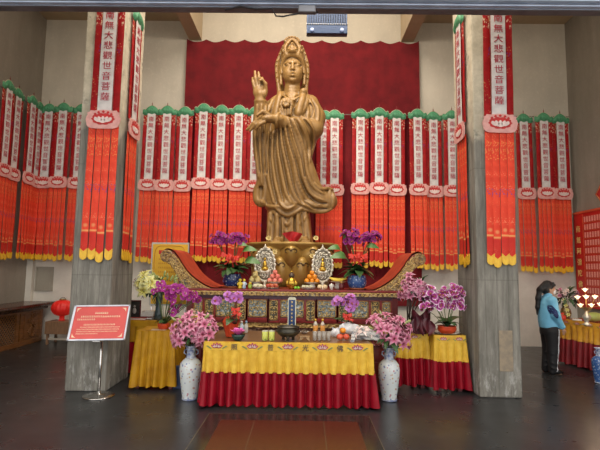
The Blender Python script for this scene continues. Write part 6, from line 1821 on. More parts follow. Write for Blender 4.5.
for k in range(3):
    d_ = MB().box(-0.14, 0.14, -0.012, 0.0, 0.06+0.2*k, 0.24+0.2*k, 0, 0.004).build('drawer', M_cab, t)
    MB().tube([(-0.04, -0.016, 0.155+0.2*k), (0, -0.028, 0.150+0.2*k), (0.04, -0.016, 0.155+0.2*k)], 0.005, 6).build('handle', M_goldw, d_)
for sx in (-1, 1): MB().box(sx*0.14-0.02, sx*0.14+0.02, 0.01, 0.05, 0, 0.03, 0).build('foot', M_dwood, t)

# ------------------------------------------------------------------ sign on its stand
b0 = atz(98, 396.5)
SYs = b0.y+0.02
t = thing('sign_stand', 'red framed notice on a chrome floor stand before the left pillar', 'sign', (b0.x, SYs, 0), 0.0)
M_chrome = mk('brushed_chrome', (0.62, 0.60, 0.58), (0.45, 0.44, 0.42), 8, 0.22, 1.0)
M_alu = mk('silver_frame', (0.55, 0.56, 0.60), (0.40, 0.41, 0.46), 6, 0.3, 0.7)
MB().lathe([(0.20, 0.0), (0.205, 0.006), (0.20, 0.014), (0.12, 0.022), (0.03, 0.032), (0.022, 0.05)], 40).build('base', M_chrome, t)
cz = at(99.5, 322.5, SYs-0.02).z
MB().lathe([(0.018, 0.03), (0.018, cz-0.24)], 20).build('pole', M_chrome, t)
tl = R(-26)
cx_ = at(99.5, 322.5, SYs-0.02).x-b0.x
fr = bpy.data.objects.new('board', None)
bw_, bh_ = 0.755, 0.50
BR = (tl, R(-1.0), R(5))
MBf = MB().box(-bw_/2, bw_/2, 0.0, 0.02, -bh_/2, bh_/2, 0, 0.004)
brd = MBf.build('board', M_alu, t, (cx_, -0.02, cz), BR)
mbx = MB()
mbx.box(-bw_/2, bw_/2, -0.012, 0.0, bh_/2-0.022, bh_/2, 0, 0.003); mbx.box(-bw_/2, bw_/2, -0.012, 0.0, -bh_/2, -bh_/2+0.022, 0, 0.003)
mbx.box(-bw_/2, -bw_/2+0.03, -0.012, 0.0, -bh_/2, bh_/2, 0, 0.003); mbx.box(bw_/2-0.022, bw_/2, -0.012, 0.0, -bh_/2, bh_/2, 0, 0.003)
mbx.build('frame', M_alu, brd)
MB().box(-bw_/2+0.03, bw_/2-0.022, -0.004, -0.001, -bh_/2+0.022, bh_/2-0.022, 0).build('red_sheet', mk('coral_red_print', (0.62, 0.085, 0.075), (0.55, 0.07, 0.062), 3, 0.55), brd)
M_signink = mk('pale_gold_print', (0.85, 0.62, 0.42), rough=0.6)
mb = MB(); rr = random.Random(5)
def textline(mb, xa, xb, zc, h, w, gap, y=-0.0055):
    """a line of print too small to read in the photograph: a run of character-sized marks"""
    x = xa
    while x < xb:
        if True:
            mb.box(x, x+w, y, y+0.001, zc-h/2, zc-h/2+h*rr.uniform(0.25, 0.4), 0); mb.box(x+w*0.3, x+w*0.6, y, y+0.001, zc-h/2, zc+h/2, 0); mb.box(x, x+w*0.9, y, y+0.001, zc+h*0.25, zc+h*0.42, 0)
        x += w+gap
textline(mb, -0.08, 0.08, 0.135, 0.026, 0.020, 0.006)
textline(mb, -0.26, 0.26, 0.085, 0.024, 0.018, 0.006); textline(mb, -0.30, -0.06, 0.045, 0.022, 0.018, 0.006)
textline(mb, -0.20, 0.20, -0.03, 0.020, 0.014, 0.005); textline(mb, -0.24, 0.28, -0.065, 0.014, 0.012, 0.005); textline(mb, -0.28, 0.28, -0.095, 0.014, 0.012, 0.005); textline(mb, -0.28, 0.26, -0.125, 0.014, 0.012, 0.005); textline(mb, -0.28, 0.0, -0.155, 0.014, 0.012, 0.005)
mb.build('printed_lines', M_signink, brd)
mb = MB()
for sx in (-1, 1):
    for sz in (-1, 1):
        xx, zz = sx*(bw_/2-0.05), sz*(bh_/2-0.045)
        mb.prism([(xx, zz), (xx-sx*0.055, zz), (xx-sx*0.03, zz-sz*0.012), (xx-sx*0.012, zz-sz*0.03), (xx, zz-sz*0.055)], -0.0065, -0.004)
mb.build('corner_ornament', M_signink, brd)
MB().box(-0.05, 0.05, 0.018, 0.05, -0.26, -0.12, 0, 0.004).build('bracket', M_chrome, brd)
# clear glass jar lid edge: rubber ring at the foot of the pole
MB().lathe([(0.024, 0.045), (0.026, 0.06), (0.02, 0.066)], 16).build('collar', M_chrome, t)

# ------------------------------------------------------------------ yellow notice board behind the left scroll end
NY = 9.0
x0_, x1_ = at(151, 260, NY).x, at(188.5, 260, NY).x; zt_ = at(170, 242.5, NY).z
t = thing('notice_board', 'yellow notice board with red heading behind the left scroll end', 'notice board', ((x0_+x1_)/2, NY, 0))
hw = (x1_-x0_)/2; zb_ = zt_-1.25
MB().box(-hw, hw, 0, 0.04, zb_, zt_, 0, 0.004).build('frame', mk('pale_grey_frame', (0.50, 0.50, 0.48), rough=0.4, metal=0.2), t)
MB().box(-hw+0.03, hw-0.02, -0.006, 0.0, zb_+0.03, zt_-0.035, 0).build('yellow_sheet', mk('yellow_print', (0.78, 0.46, 0.03), (0.72, 0.40, 0.02), 3, 0.5), t)
oo = []
for i in range(40):
    a = 2*PI*i/40; ca, sa = math.cos(a), math.sin(a)
    oo.append(((hw-0.07)*math.copysign(abs(ca)**0.3, ca), -0.009, (zt_+zb_)/2+(0.56)*math.copysign(abs(sa)**0.3, sa)))
MB().tube(oo+[oo[0]], 0.006, 5).build('printed_border', mk('amber_print', (0.62, 0.26, 0.02), rough=0.6), t)
MB().box(-0.22, 0.22, -0.011, -0.006, zt_-0.235, zt_-0.155, 0).build('heading_panel', M_redlot, t)
mb = MB(); textline(mb, -0.17, 0.17, zt_-0.195, 0.05, 0.04, 0.018, -0.013); mb.build('heading_lettering', MATS['yellow_print'], t)
mb = MB()
for k in range(8):
    mb = MB(); textline(mb, -0.22, 0.22 if k % 3 else 0.14, zt_-0.33-0.085*k, 0.03, 0.024, 0.012, -0.009); mb.build('printed_line', MATS['amber_print'], t)
for sx in (-1, 1): MB().tube([(sx*(hw-0.04), 0.02, zb_+0.02), (sx*(hw-0.04), 0.02, 0.02)], 0.02, 10).build('leg', M_alu, t)
for sx in (-1, 1): MB().box(sx*(hw-0.04)-0.03, sx*(hw-0.04)+0.03, -0.2, 0.24, 0, 0.03, 0, 0.004).build('foot', M_alu, t)

# ------------------------------------------------------------------ carved wooden counter along the left wall
def counter():
    Y0, Y1 = 7.2, 10.62; XF = -5.93; ZTc = 0.90
    t = thing('wooden_counter', 'long dark wooden counter with lattice and carved panels along the left wall', 'counter', (XF, Y0, 0), PI/2)
    # local: x runs from the near end to the far end, y = 0 is the face, +y goes to the wall
    L = Y1-Y0; D = XF-XL-0.02
    M_c = mk('honey_brown_wood', (0.26, 0.105, 0.028), (0.15, 0.055, 0.015), 5, 0.35, 0, 0.1, 25, (1, 1, 6)); M_d = mk('dark_brown_top', (0.085, 0.030, 0.018), (0.045, 0.016, 0.010), 5, 0.22, 0, 0.08, 25, (6, 1, 1))
    M_hole = mk('dark_gap', (0.030, 0.016, 0.010), rough=0.7)
    f = lambda y: y
    mb = MB().box(0, L, 0.03, D, 0.06, ZTc-0.10, 0); mb.build('carcass', M_hole, t)
    mb = MB()
    prof = [(-0.05, ZTc-0.16), (-0.07, ZTc-0.11), (-0.20, ZTc-0.075), (-0.26, ZTc-0.05), (-0.26, ZTc-0.012), (-0.25, ZTc), (D, ZTc), (D, ZTc-0.1), (0, ZTc-0.16)]
    vs = [(0, p[0], p[1]) for p in prof]+[(L+0.10, p[0], p[1]) for p in prof]
    n = len(prof)
    mb.add(vs, [tuple(range(n)), tuple(reversed(range(n, 2*n)))]+[(i, (i+1) % n, (i+1) % n+n, i+n) for i in range(n)], 0, False)
    mb.build('counter_top', M_d, t)
    MB().box(0, L, -0.02, 0.03, 0.0, 0.10, 0, 0.006).build('plinth', M_c, t)
    MB().box(0, L, -0.012, 0.03, ZTc-0.20, ZTc-0.14, 0, 0.004).build('top_rail', M_c, t)
    x = L; k = 0
    for w_, kind in ((0.10, 's'), (0.62, 'c'), (0.10, 's'), (0.05, 'g'), (0.10, 's'), (0.95, 'l'), (0.10, 's'), (0.05, 'g'), (0.10, 's'), (0.62, 'c'), (0.1, 's')):
        x -= w_
        if kind == 's': MB().box(x, x+w_, -0.012, 0.03, 0.10, ZTc-0.20, 0, 0.004).build('stile', M_c, t)
        if kind == 'c':
            d = MB().box(x, x+w_, 0.0, 0.03, 0.10, ZTc-0.20, 0).build('carved_panel', M_c, t)
            mb = MB(); cx, cz = x+w_/2, (0.10+ZTc-0.20)/2
            for q in range(5):
                for s_ in (-1, 1):
                    mb.tube([(cx+s_*(0.02+0.05*math.sin(v*2.5+q)), -0.012, cz-0.24+0.11*q+0.10*v) for v in np.linspace(0, 1, 7)], 0.012, 5)
                for w2 in range(5):
                    a = 2*PI*w2/5; mb.ell((cx+(-1)**q*0.10+0.035*math.cos(a), -0.008, cz-0.22+0.11*q+0.035*math.sin(a)), (0.022, 0.016, 0.022), 6, 5)
            mb.build('flower_relief', M_c, d)
            fb = MB().box(x+0.03, x+0.05, -0.01, 0.0, 0.13, ZTc-0.23, 0); fb.box(x+w_-0.05, x+w_-0.03, -0.01, 0.0, 0.13, ZTc-0.23, 0); fb.box(x+0.03, x+w_-0.03, -0.01, 0, 0.13, 0.15, 0); fb.box(x+0.03, x+w_-0.03, -0.01, 0, ZTc-0.25, ZTc-0.23, 0)
            fb.build('panel_moulding', M_c, d)
        if kind == 'l':
            mb = MB(); z0, z1 = 0.10, ZTc-0.20; h = z1-z0
            step = 0.085
            for i in range(-8, int(w_/step)+1):
                for sg in (1, -1):
                    a0 = max(0, -i*step); a1 = min(h, w_-i*step)
                    if a1 <= a0: continue
                    xa, xb = i*step+a0, i*step+a1
                    za, zb2 = a0, a1
                    if sg < 0: za, zb2 = h-a0, h-a1
                    mb.tube([(x+xa, -0.002+0.006*sg, z0+za), (x+xb, -0.002+0.006*sg, z0+zb2)], 0.011, 4, smooth=False)
            mb.build('lattice', M_c, t)
    # end face
    MB().box(L, L+0.012, 0.0, D, 0.0, ZTc-0.15, 0, 0.003).build('end_panel', M_c, t)
counter()
# red lantern on a low stool by the left bay wall
LY = 10.3
sx0, sx1 = at(50, 330, LY).x, at(76, 330, LY).x; zst = at(61, 320.5, LY).z; zsb = at(61, 333, LY).z
t = thing('wooden_stool', 'light brown wooden box stool under the red lantern', 'stool', ((sx0+sx1)/2, LY, 0))
M_lw = mk('light_brown_wood', (0.26, 0.14, 0.07), (0.19, 0.10, 0.05), 6, 0.5, 0, 0.1, 25, (6, 1, 1))
hw = (sx1-sx0)/2
MB().box(-hw, hw, -0.22, 0.22, zsb, zst, 0, 0.008).build('seat_box', M_lw, t)
for sx in (-1, 1):
    for sy in (-1, 1): MB().box(sx*(hw-0.05)-0.025, sx*(hw-0.05)+0.025, sy*0.17-0.025, sy*0.17+0.025, 0, zsb, 0, 0.004).build('leg', M_lw, t)
MB().box(-hw+0.05, hw-0.05, -0.19, -0.15, 0.10, 0.14, 0).build('stretcher', mk('pale_wood', (0.48, 0.42, 0.34), rough=0.6), t)
p = at(62.5, 308, LY)
t = thing('red_lantern', 'round red paper lantern standing on the wooden stool', 'lantern', (p.x, LY, zst+0.002))
M_lan = mk('lantern_red_silk', (0.78, 0.022, 0.015), (0.62, 0.014, 0.012), 5, 0.45, emit=(0.8, 0.02, 0.01), es=0.12)
lz = p.z-zst
mb = MB().lathe([(0.10*math.sqrt(max(0, 1-(k/8)**2))*2.1+0.02, lz+0.185*k/8) for k in range(-8, 9)], 96, (0, 0, 0), 0, lobes=16, lamp=0.022)
mb.build('lantern_body', M_lan, t)
MB().lathe([(0.06, 0.0), (0.075, 0.01), (0.055, 0.03), (0.055, lz-0.16)], 20).build('base_ring', M_lan, t)
MB().lathe([(0.075, lz+0.18), (0.075, lz+0.20), (0.03, lz+0.205), (0.001, lz+0.205)], 20).build('top_ring', M_goldw, t)
MB().tube([(-0.06, 0, lz+0.2), (-0.03, 0, lz+0.235), (0.03, 0, lz+0.235), (0.06, 0, lz+0.2)], 0.005, 6).build('handle', M_cable, t)

# ------------------------------------------------------------------ red donors' board and diamond on the right wall
XB = XR-0.03
pa = atx(574.5, 213, XB); pb = atx(577, 262, XB)
t = thing('donor_board', 'large red board with gold characters and rows of pink name tags on the right wall', 'board', (XB, pa.y, 0), -PI/2)
# local: x runs towards the camera, y = 0 at the face (the room side is -y)
ztb = pa.z; Lb = 3.4; zbb = 0.95
M_bred = mk('board_red', (0.58, 0.018, 0.014), (0.50, 0.014, 0.012), 3, 0.5)
MB().box(0, Lb, -0.03, 0.02, zbb, ztb, 0, 0.004).build('board_panel', M_bred, t)
M_bord = mk('orange_red_rule', (0.68, 0.10, 0.04), rough=0.5)
def tag_mat():
    m, tt, b = nt('name_tag_pink')
    v = coords(tt, 'Object', (1, 1, 1)); s_ = sep(tt, v)
    fr_ = mathn(tt, 'FRACT', mathn(tt, 'MULTIPLY', s_[0], 11.0))
    gap_ = mathn(tt, 'LESS_THAN', fr_, 0.35)
    nn = noise(tt, v, 60, 2)
    base = ramp(tt, nn, [(0.42, (0.72, 0.24, 0.20)), (0.58, (0.82, 0.42, 0.36))])
    c_ = mixc(tt, gap_, base, (0.55, 0.045, 0.03)); tt.links.new(c_, b.inputs['Base Color']); b.inputs['Roughness'].default_value = 0.6
    return m
M_tag = tag_mat()
z = ztb-0.14; k = 0
while z > zbb+0.15:
    MB().box(0.40, Lb-0.1, -0.036, -0.03, z-0.125, z, 0).build('name_tag_row', M_tag, t)
    MB().box(0.36, Lb-0.1, -0.036, -0.03, z-0.150, z-0.135, 0).build('row_rule', M_bord, t)
    z -= 0.178
MB().box(0.34, 0.36, -0.038, -0.03, zbb+0.05, ztb-0.08, 0).build('column_rule', M_bord, t)
MB().box(0.0, Lb, -0.045, -0.03, ztb-0.05, ztb, 0).build('top_rail', M_bord, t)
for k, ch in enumerate('南無阿彌陀佛'):
    link('gold_character', text_mesh(ch, 0.165, M_goldink, 'gold_character', True, 0.255, 0.002), t, (0.165, -0.034, ztb-0.33-0.255*k))
p = atx(601, 193, XB)
o = thing('diamond_paper', 'red diamond paper high on the right wall at the edge of view', 'decoration', (XR-0.003, p.y, p.z), -PI/2)
MB().prism([(-0.22, 0), (0, -0.24), (0.22, 0), (0, 0.24)], -0.01, 0.0).build('red_paper', M_bred, o)
mb = MB(); 
for a, b_ in (((-0.19, 0), (0, -0.205)), ((0, -0.205), (0.19, 0)), ((0.19, 0), (0, 0.205)), ((0, 0.205), (-0.19, 0))): mb.tube([(a[0], -0.011, a[1]), (b_[0], -0.011, b_[1])], 0.005, 4)
mb.build('gold_border', M_goldink, o)

# ------------------------------------------------------------------ on the right side table: bouquet, lotus lamps, melon
SZ = 0.847
p = tpos(566, 318, SZ)
t = thing('flower_vase', 'tall ochre vase at the far end of the right side table', 'vase', (p.x, p.y, SZ))
MB().lathe([(0.06, 0), (0.075, 0.01), (0.10, 0.09), (0.085, 0.17), (0.05, 0.21), (0.06, 0.235), (0.05, 0.23)], 24).build('vase_body', mk('ochre_glaze', (0.30, 0.17, 0.05), (0.20, 0.11, 0.03), 10, 0.3), t)
MB().lathe([(0.06, 0.232), (0.066, 0.238), (0.06, 0.244)], 24, cap=False).build('rim', M_goldw, t)
rr = random.Random(77)
c = Vector((at(565.5, 297, p.y).x-p.x, 0, at(565.5, 297, p.y).z-SZ-0.235))
t = thing('mixed_bouquet', 'dark leafy bouquet with small pink blossoms beside the person', 'flowers', (p.x, p.y, SZ+0.235))
leaves(t, ME_LEAFD, 34, c+Vector((0, 0, -0.05)), rr, (-0.8, 0.9), (0.8, 1.2), off=0.08)
leaves(t, ME_LEAF, 20, c+Vector((0.02, -0.03, 0.02)), rr, (-0.6, 1.0), (0.6, 1.0), off=0.10)
dome(t, ME_LILYW+ME_LILYD, 22, c+Vector((0.03, 0, 0.07)), (0.26, 0.18, 0.13), rr, 0.2, 0.45, (0.45, 0.65), jitter=0.25)
for k in range(4): link('yellow_flower', ME_LILYY[0], t, c+Vector((-0.12+0.02*k, -0.16, -0.06-0.09*k)), aim((-0.2, -1, 0.2)), 0.55)
stems_to(t, (0, 0, -0.15), [c+Vector((rr.uniform(-.15, .15), rr.uniform(-.1, .1), rr.uniform(-.1, .1))) for _ in range(10)], M_stem)
# lotus lamp tree
p = tpos(587, 325, SZ)
t = thing('lotus_lamp', 'tree of glowing white lotus lamps on a silver foot, right side table', 'lamp', (p.x, p.y, SZ))
loc = lambda x, y, d=0.0: Vector((at(x, y, p.y+d).x-p.x, d, at(x, y, p.y+d).z-SZ))
MB().lathe([(0.075, 0), (0.08, 0.01), (0.045, 0.03), (0.03, 0.06), (0.06, 0.11), (0.065, 0.15), (0.03, 0.19), (0.02, 0.24)], 24).build('foot', mk('pale_silver', (0.60, 0.55, 0.46), rough=0.3, metal=0.6), t)
M_glow = mk('glowing_lotus', (0.95, 0.85, 0.70), (0.9, 0.75, 0.55), 6, 0.4, emit=(1.0, 0.80, 0.55), es=0.9)
ME_GL = small_lotus(M_glow, 1.0)
pos = [(585, 290.5, 0), (577.5, 298, -0.02), (586, 297.5, -0.08), (595, 297.5, 0), (580.5, 306, -0.08), (591.5, 306, -0.08), (600, 305, 0.0)]
top_ = loc(587, 308)
for (x, y, d) in pos:
    q = loc(x, y, d); q.z -= 0.02
    l_ = link('lotus_shade', ME_GL, t, q, (0, 0, rr.uniform(0, 6)), 1.05)
    MB().tube([(0, 0, 0.2), (q.x*0.5, q.y*0.5, 0.26+0.3*q.z*0.5), (q.x, q.y, q.z)], 0.005, 6).build('branch', M_goldw, t)
o = bpy.data.lights.new('lotus_glow', 'POINT'); o.energy = 6; o.color = (1, 0.75, 0.5); o.shadow_soft_size = 0.15
lo_ = bpy.data.objects.new('lotus_glow', o); COL.objects.link(lo_); lo_.location = Vector((p.x, p.y-0.2, SZ+0.45))
p = tpos(596, 322, SZ)
o = thing('melon', 'pale green melon at the right edge of the side table', 'melon', (p.x, p.y+0.05, SZ))
MB().ell((0, 0, 0.085), (0.17, 0.11, 0.085), 20, 12).build('melon_body', mk('pale_green_rind', (0.42, 0.46, 0.14), (0.34, 0.40, 0.10), 8, 0.4), o)
MB().tube([(0.165, 0, 0.085), (0.19, 0, 0.1)], 0.008, 6).build('stalk', M_tstem, o)
p = tpos(577, 320.5, SZ)
o = thing('white_packet', 'small white packet lying near the lotus lamp', 'packet', (p.x, p.y, SZ), -0.4)
MB().box(-0.075, 0.075, -0.04, 0.04, 0, 0.03, 0, 0.005).build('packet_body', M_plate, o)
MB().box(-0.03, 0.03, -0.041, 0.041, 0.03, 0.032, 0).build('band', M_silver, o)
p = tpos(561, 320, SZ)
o = thing('gift_box', 'small red gift bundle at the near corner beside the person', 'box', (p.x+0.03, p.y, SZ), -0.2)
MB().lathe([(0.05, 0), (0.06, 0.02), (0.055, 0.08), (0.02, 0.10), (0.03, 0.13), (0.001, 0.14)], 16, lobes=6, lamp=0.08).build('bundle', M_redbow, o)
MB().tube([(0.03*math.cos(a), 0.03*math.sin(a), 0.098) for a in np.linspace(0, 2*PI, 14)], 0.006, 5).build('tie', M_goldw, o)
# third porcelain vase, half in view at the right edge
p = atz(603.0, 384)
v3 = floor_vase((p.x, p.y+0.06, 0), 'painted porcelain floor vase half cut by the right edge of the picture')
v3.scale = (0.78, 0.78, 0.78)
for c_ in kids(v3):
    if c_.name.startswith('vase_body'):
        c_.data = c_.data.copy(); c_.data.materials[0] = M_bglaze2

# ------------------------------------------------------------------ blue floodlight and cables under the header
FY = 6.9
fa, fb_ = at(306.5, 33, FY), at(347.5, 33, FY)
zt_ = at(326, 16, FY).z
t = thing('flood_lamp', 'dark blue finned floodlight hanging under the roof above the curtain', 'lamp', ((fa.x+fb_.x)/2, FY, fa.z))
W2 = (fb_.x-fa.x)/2; Hh = zt_-fa.z
M_nb = mk('navy_metal', (0.025, 0.045, 0.10), (0.015, 0.03, 0.07), 6, 0.4, 0.3)
MB().box(-W2, W2, 0.03, 0.12, 0, Hh*1.3, 0, 0.006).build('housing', M_nb, t)
MB().box(-W2, W2, 0.0, 0.03, 0, Hh*0.48, 0, 0.006).build('front_panel', mk('blue_metal', (0.025, 0.06, 0.15), (0.018, 0.045, 0.12), 5, 0.35, 0.2), t)
for k in range(17):
    x = -W2+0.02+(2*W2-0.04)*k/16
    MB().box(x-0.009, x+0.009, -0.012, 0.03, Hh*0.5, Hh*1.25, 0).build('fin', MATS['blue_metal'], t)
for sx in (-1, 1):
    MB().lathe([(0.012, 0), (0.028, 0.006), (0.03, 0.02), (0.02, 0.03)], 16, M=Matrix.Translation((sx*(W2-0.09), -0.002, 0.05)) @ Matrix.Rotation(PI/2, 4, 'X')).build('indicator', mk('pale_blue_lens', (0.5, 0.6, 0.85), rough=0.2, emit=(0.5, 0.6, 0.9), es=0.4), t)
    MB().tube([(sx*(W2-0.03), 0.05, Hh*0.9), (sx*(W2-0.03), 0.05, 9.19-fa.z)], 0.012, 6).build('hanger', M_nb, t)
MB().box(-W2, W2, -0.006, 0.11, Hh*0.5, Hh*0.56, 0).build('edge_strip', mk('light_steel', (0.35, 0.36, 0.38), rough=0.4, metal=0.4), t)
# cable clips and a loop of cable on the header beam
hzc = hz(10.5, 4.38)
mb = MB()
mb.tube([at(225, 10, 4.38), at(240, 6.5, 4.38), at(256, 9, 4.38), at(272, 8.5, 4.38), at(276, 16, 4.38), at(283, 16.5, 4.38), at(290, 15, 4.38), at(300, 13.5, 4.38), at(318, 12, 4.38)], 0.008, 6)
tag(mb.build('hanging_cable', M_cable), 'black cable looped along the front header beam', 'cable')
o = thing('junction_box', 'small grey junction box on the front header beam', 'junction box', at(309, 13, 4.36))
MB().box(-0.11, 0.07, -0.02, 0.035, 0.0, 0.075, 0, 0.006).build('box_body', M_steel, o)
MB().box(-0.10, 0.06, -0.026, -0.02, 0.006, 0.068, 0, 0.003).build('cover', mk('grey_cover', (0.22, 0.22, 0.24), rough=0.5), o)

# ------------------------------------------------------------------ the visitor
def person():
    b0 = atz(551, 373); PY = b0.y
    ZG = 0.0
    def Q(px, py, dy=0.0):
        q = at(px, py, PY); return Vector((q.x, PY+dy, q.z))
    r = thing('person', 'person in light blue jacket, black trousers and white mask facing right by the side table', 'person', (b0.x, PY, 0))
    off = (-b0.x, -PY, 0)
    M_skin = mk('skin', (0.52, 0.30, 0.20), (0.47, 0.26, 0.17), 6, 0.5)
    M_jack = mk('light_blue_jacket', (0.22, 0.58, 0.82), (0.17, 0.50, 0.74), 6, 0.6, 0, 0.3, 35)
    M_navy = mk('navy_panel', (0.02, 0.035, 0.16), (0.015, 0.025, 0.11), 6, 0.6)
    M_trou = mk('black_trousers', (0.014, 0.014, 0.016), (0.008, 0.008, 0.010), 6, 0.7, 0, 0.2, 30)
    M_hair = mk('black_hair', (0.012, 0.010, 0.010), (0.006, 0.005, 0.005), 30, 0.35, 0, 0.5, 80, (8, 8, 1))
    M_mask = mk('white_mask', (0.74, 0.76, 0.80), (0.66, 0.68, 0.72), 8, 0.6)
    M_shoe = mk('black_shoe', (0.010, 0.010, 0.011), rough=0.45)
    s = (Q(552, 330)-Q(551, 330)).x
    LO = (Q(550, 330).x-0.36, PY-0.42, -0.03); HI = (Q(550, 330).x+0.36, PY+0.42, Q(550, 277).z)
    def fld(h=0.0095): return Field(LO, HI, h)
    z = lambda y: Q(550, y).z
    X = lambda x, y: Q(x, y).x
    # --- body (skin): head, neck, trunk, arms and legs in one surface
    F = fld()
    hc = Q(549.0, 288.0)
    F.ell(hc, (0.092, 0.074, 0.112), 0.02)
    F.ell(Q(551.2, 291.8), (0.058, 0.055, 0.062), 0.04)
    F.line([Q(553.6, 287.0), Q(554.8, 290.0)], [0.010, 0.016], 0.015)       # nose
    F.line([Q(553.3, 285.6, -0.03), Q(553.3, 285.6, 0.03)], 0.012, 0.015)     # brow
    for sg in (-1, 1):
        F.ell(Q(547.3, 289.0, sg*0.074), (0.022, 0.012, 0.032), 0.01)         # ear
        F.ell(Q(552.9, 287.2, sg*0.032), (0.012, 0.018, 0.008), 0.008, True)  # eye socket
        F.ell(Q(552.7, 287.3, sg*0.032), (0.009, 0.013, 0.007), 0.004)
    F.line([Q(553.6, 293.2, -0.018), Q(553.9, 293.1, 0), Q(553.6, 293.2, 0.018)], 0.008, 0.01)  # lips
    F.line([Q(546.8, 300), Q(548.2, 292)], [0.062, 0.052], 0.04)              # neck
    F.loft([(z(328), X(542.5, 328), X(556.5, 328), PY, 0.14), (z(316), X(541.5, 316), X(555, 316), PY, 0.125), (z(303), X(541, 303), X(555.5, 303), PY, 0.16), (z(298), X(543, 298), X(552.5, 298), PY, 0.14)], 0.05)
    arms = {}
    for sg, el, wr, hd in ((-1, (549.6, 314.2, -0.20), (556.6, 325.6, -0.17), (558.2, 329.4, -0.165)), (1, (551.0, 314, 0.20), (559, 323.5, 0.15), (561.5, 326.4, 0.14))):
        sh = (547.6, 300.2, sg*0.155)
        F.line([Q(*sh), Q(*el), Q(*wr)], [0.05, 0.042, 0.028], 0.03)
        F.ell(Q(*hd), (0.030, 0.018, 0.040), 0.02)
        hx, hyy, hdp = hd
        for q in range(4):
            F.line([Q(hx+0.9-0.55*q, hyy+1.5, hdp-sg*0.002), Q(hx+1.35-0.55*q, hyy+3.3, hdp-sg*0.012), Q(hx+1.15-0.5*q, hyy+4.7-0.3*abs(q-1.4), hdp-sg*0.024)], [0.0098, 0.009, 0.0075], 0.006)
        F.line([Q(hx+1.0, hyy-1.0, hdp), Q(hx+2.4, hyy+0.8, hdp-sg*0.008), Q(hx+2.7, hyy+2.3, hdp-sg*0.014)], [0.012, 0.010, 0.008], 0.008)
        arms[sg] = (sh, el, wr)
    legs = {}
    for sg, hx, kx, ax in ((-1, 549.3, 550.2, 549.6), (1, 550.3, 550.8, 548.2)):
        F.line([Q(hx, 328, sg*0.085), Q(kx, 349, sg*0.085), Q(ax, 370, sg*0.08)], [0.085, 0.058, 0.040], 0.04)
        F.cone(Q(ax-0.8, 371.2, sg*0.08), Q(ax+8, 372.2, sg*0.09), 0.036, 0.026, 0.03)
        legs[sg] = (hx, kx, ax)
    link('body', F.mesh('body', M_skin, 1), r, off)
    # --- trousers
    F = fld()
    F.loft([(z(334), X(541.0, 334), X(558.0, 334), PY, 0.165), (z(329), X(540.6, 329), X(558.0, 329), PY, 0.165), (z(323), X(541.4, 323), X(556.8, 323), PY, 0.150)], 0.03)
    for sg in (-1, 1):
        hx, kx, ax = legs[sg]
        F.line([Q(hx, 331, sg*0.085), Q(kx, 349, sg*0.088), Q(ax+0.4, 369.5, sg*0.085)], [0.125, 0.092, 0.072], 0.03)
        for y, w_ in ((352, 0.012), (361, 0.012), (366, 0.014)): F.line([Q(ax-2.5, y, sg*0.085-0.075), Q(ax+2.5, y+1.8, sg*0.085-0.07)], w_, 0.02)
    Ft = F.front()
    tr = link('trousers', F.mesh('trousers', M_trou, 1), r, off)
    def onto(Fd, Fr, x, y, d):
        q = Q(x, y); q.y = Fd.on(Fr, q.x, q.z, PY-0.1)-d; return q
    mb = MB(); Fk = F
    def stripe(u, v):
        y = 328+42*v; x = 553.0+0.9*math.sin(v*2.4)-2.3*v+1.2*v*v+(u-0.5)*1.5
        q = onto(Fk, Ft, x, y, 0.010); return (q.x, q.y, q.z)
    mb.grid(stripe, 3, 40); mb.build('side_stripe', M_mask, tr, fix=False)
    # --- jacket
    F = fld()
    F.loft([(z(327.5), X(540.3, 327.5), X(557.6, 327.5), PY, 0.175), (z(320), X(538.9, 320), X(557.4, 320), PY, 0.17), (z(310), X(538.8, 310), X(557.0, 310), PY, 0.175), (z(303), X(539.4, 303), X(556.0, 303), PY, 0.19), (z(299), X(541, 299), X(553.4, 299), PY, 0.17), (z(296.5), X(543, 296.5), X(551.4, 296.5), PY, 0.09)], 0.04)
    F.line([Q(547, 298.5), Q(548.2, 294.6)], [0.078, 0.068], 0.03)             # stand collar
    for sg in (-1, 1):
        sh, el, wr = arms[sg]
        F.line([Q(*sh), Q(*el), Q(*wr)], [0.078, 0.066, 0.046], 0.035)
        F.ell(Q(*wr), (0.05, 0.048, 0.03), 0.02)
    F.line([Q(549, 309, -0.262), Q(551.4, 311.5, -0.255)], 0.012, 0.02); F.line([Q(549.5, 314, -0.262), Q(552.6, 315.5, -0.25)], 0.012, 0.02)
    Fj = F.front()
    jk = link('jacket', F.mesh('jacket', M_jack, 1), r, off)
    Fk2 = F
    def panel(u, v):
        # navy panel along the side seam, narrow at the armpit, spreading towards the waist
        y = 304.2+12.6*v; xc = 543.6+5.2*v; hw_ = 0.5+2.3*math.sin(PI*min(1, v*0.9+0.08))
        q = onto(Fk2, Fj, xc+(u-0.5)*2*hw_, y, 0.010); return (q.x, q.y, q.z)
    MB().grid(panel, 8, 18).build('side_panel', M_navy, jk, fix=False)
    # --- hair with a long ponytail
    F = fld(0.0085)
    F.ell(Q(547.4, 286.4), (0.104, 0.086, 0.108), 0.02)
    F.ell(Q(545.6, 289.5), (0.078, 0.080, 0.085), 0.03)
    F.cone(Q(554.4, 291.5), Q(555.2, 286.9), 0.085, 0.070, 0.02, True)
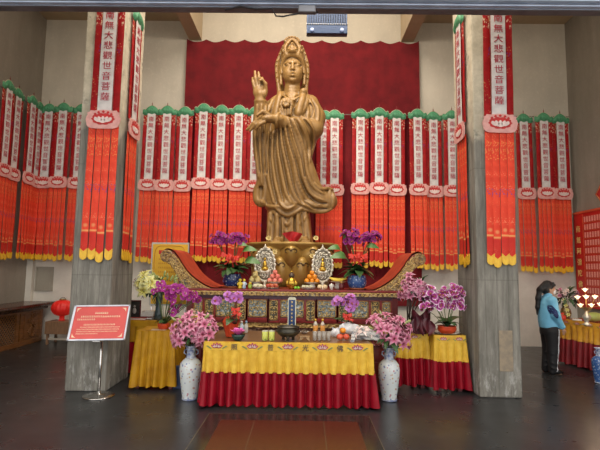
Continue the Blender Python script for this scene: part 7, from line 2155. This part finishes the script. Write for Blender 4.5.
    F.line([Q(551.8, 282.6, -0.05), Q(552.6, 285.0, -0.065), Q(550.4, 287.0, -0.078)], 0.014, 0.02)
    F.line([Q(542.4, 286.0), Q(539.6, 290), Q(538.2, 298), Q(537.6, 307), Q(537.2, 314.5)], [0.040, 0.046, 0.044, 0.036, 0.012], 0.03)
    F.line([Q(541.6, 287.2, -0.02), Q(540.2, 288.6, -0.02)], 0.05, 0.02)
    hr = link('hair', F.mesh('hair', M_hair, 1), r, off)
    o = MB().lathe([(0.044, -0.012), (0.052, 0.0), (0.044, 0.012)], 18, M=Matrix.Translation(Q(541.2, 287.8)) @ Matrix.Rotation(R(-50), 4, 'Y'), cap=False).build('hair_tie', M_navy, hr)
    # --- mask over nose and mouth
    F = fld(0.0075)
    F.ell(Q(551.9, 291.6), (0.064, 0.064, 0.058), 0.02)
    F.line([Q(553.9, 288.9), Q(554.6, 290.6)], [0.014, 0.02], 0.02)
    F.cone(Q(546.4, 291.5), Q(548.2, 291.5), 0.10, 0.075, 0.01, True)
    mk_ = link('face_mask', F.mesh('face_mask', M_mask, 1), r, off)
    for sg in (-1, 1):
        MB().tube([Q(550.0, 290.0, sg*0.064), Q(548.4, 288.4, sg*0.078), Q(546.8, 288.0, sg*0.080), Q(546.6, 289.8, sg*0.076)], 0.003, 5).build('ear_loop', M_mask, mk_)
    # --- shoes
    for sg in (-1, 1):
        ax = legs[sg][2]
        F = Field((X(ax-5, 372), PY+sg*0.085-0.09, -0.01), (X(ax+13, 372), PY+sg*0.085+0.09, 0.13), 0.0085)
        yy = PY+sg*0.085
        a = Vector((X(ax-1.2, 372), yy, 0.045)); b_ = Vector((X(ax+5, 372), yy, 0.042)); c = Vector((X(ax+9.4, 372), yy, 0.032))
        F.line([a, b_, c], [0.046, 0.045, 0.032], 0.03)
        F.cone(a+Vector((0.012, 0, 0.03)), a+Vector((0.012, 0, 0.055)), 0.042, 0.044, 0.02)
        F.d = np.maximum(F.d, (0.004-F.ax[2])[None, None, :])
        link('shoe', F.mesh('shoe', M_shoe, 1), r, off)
person()
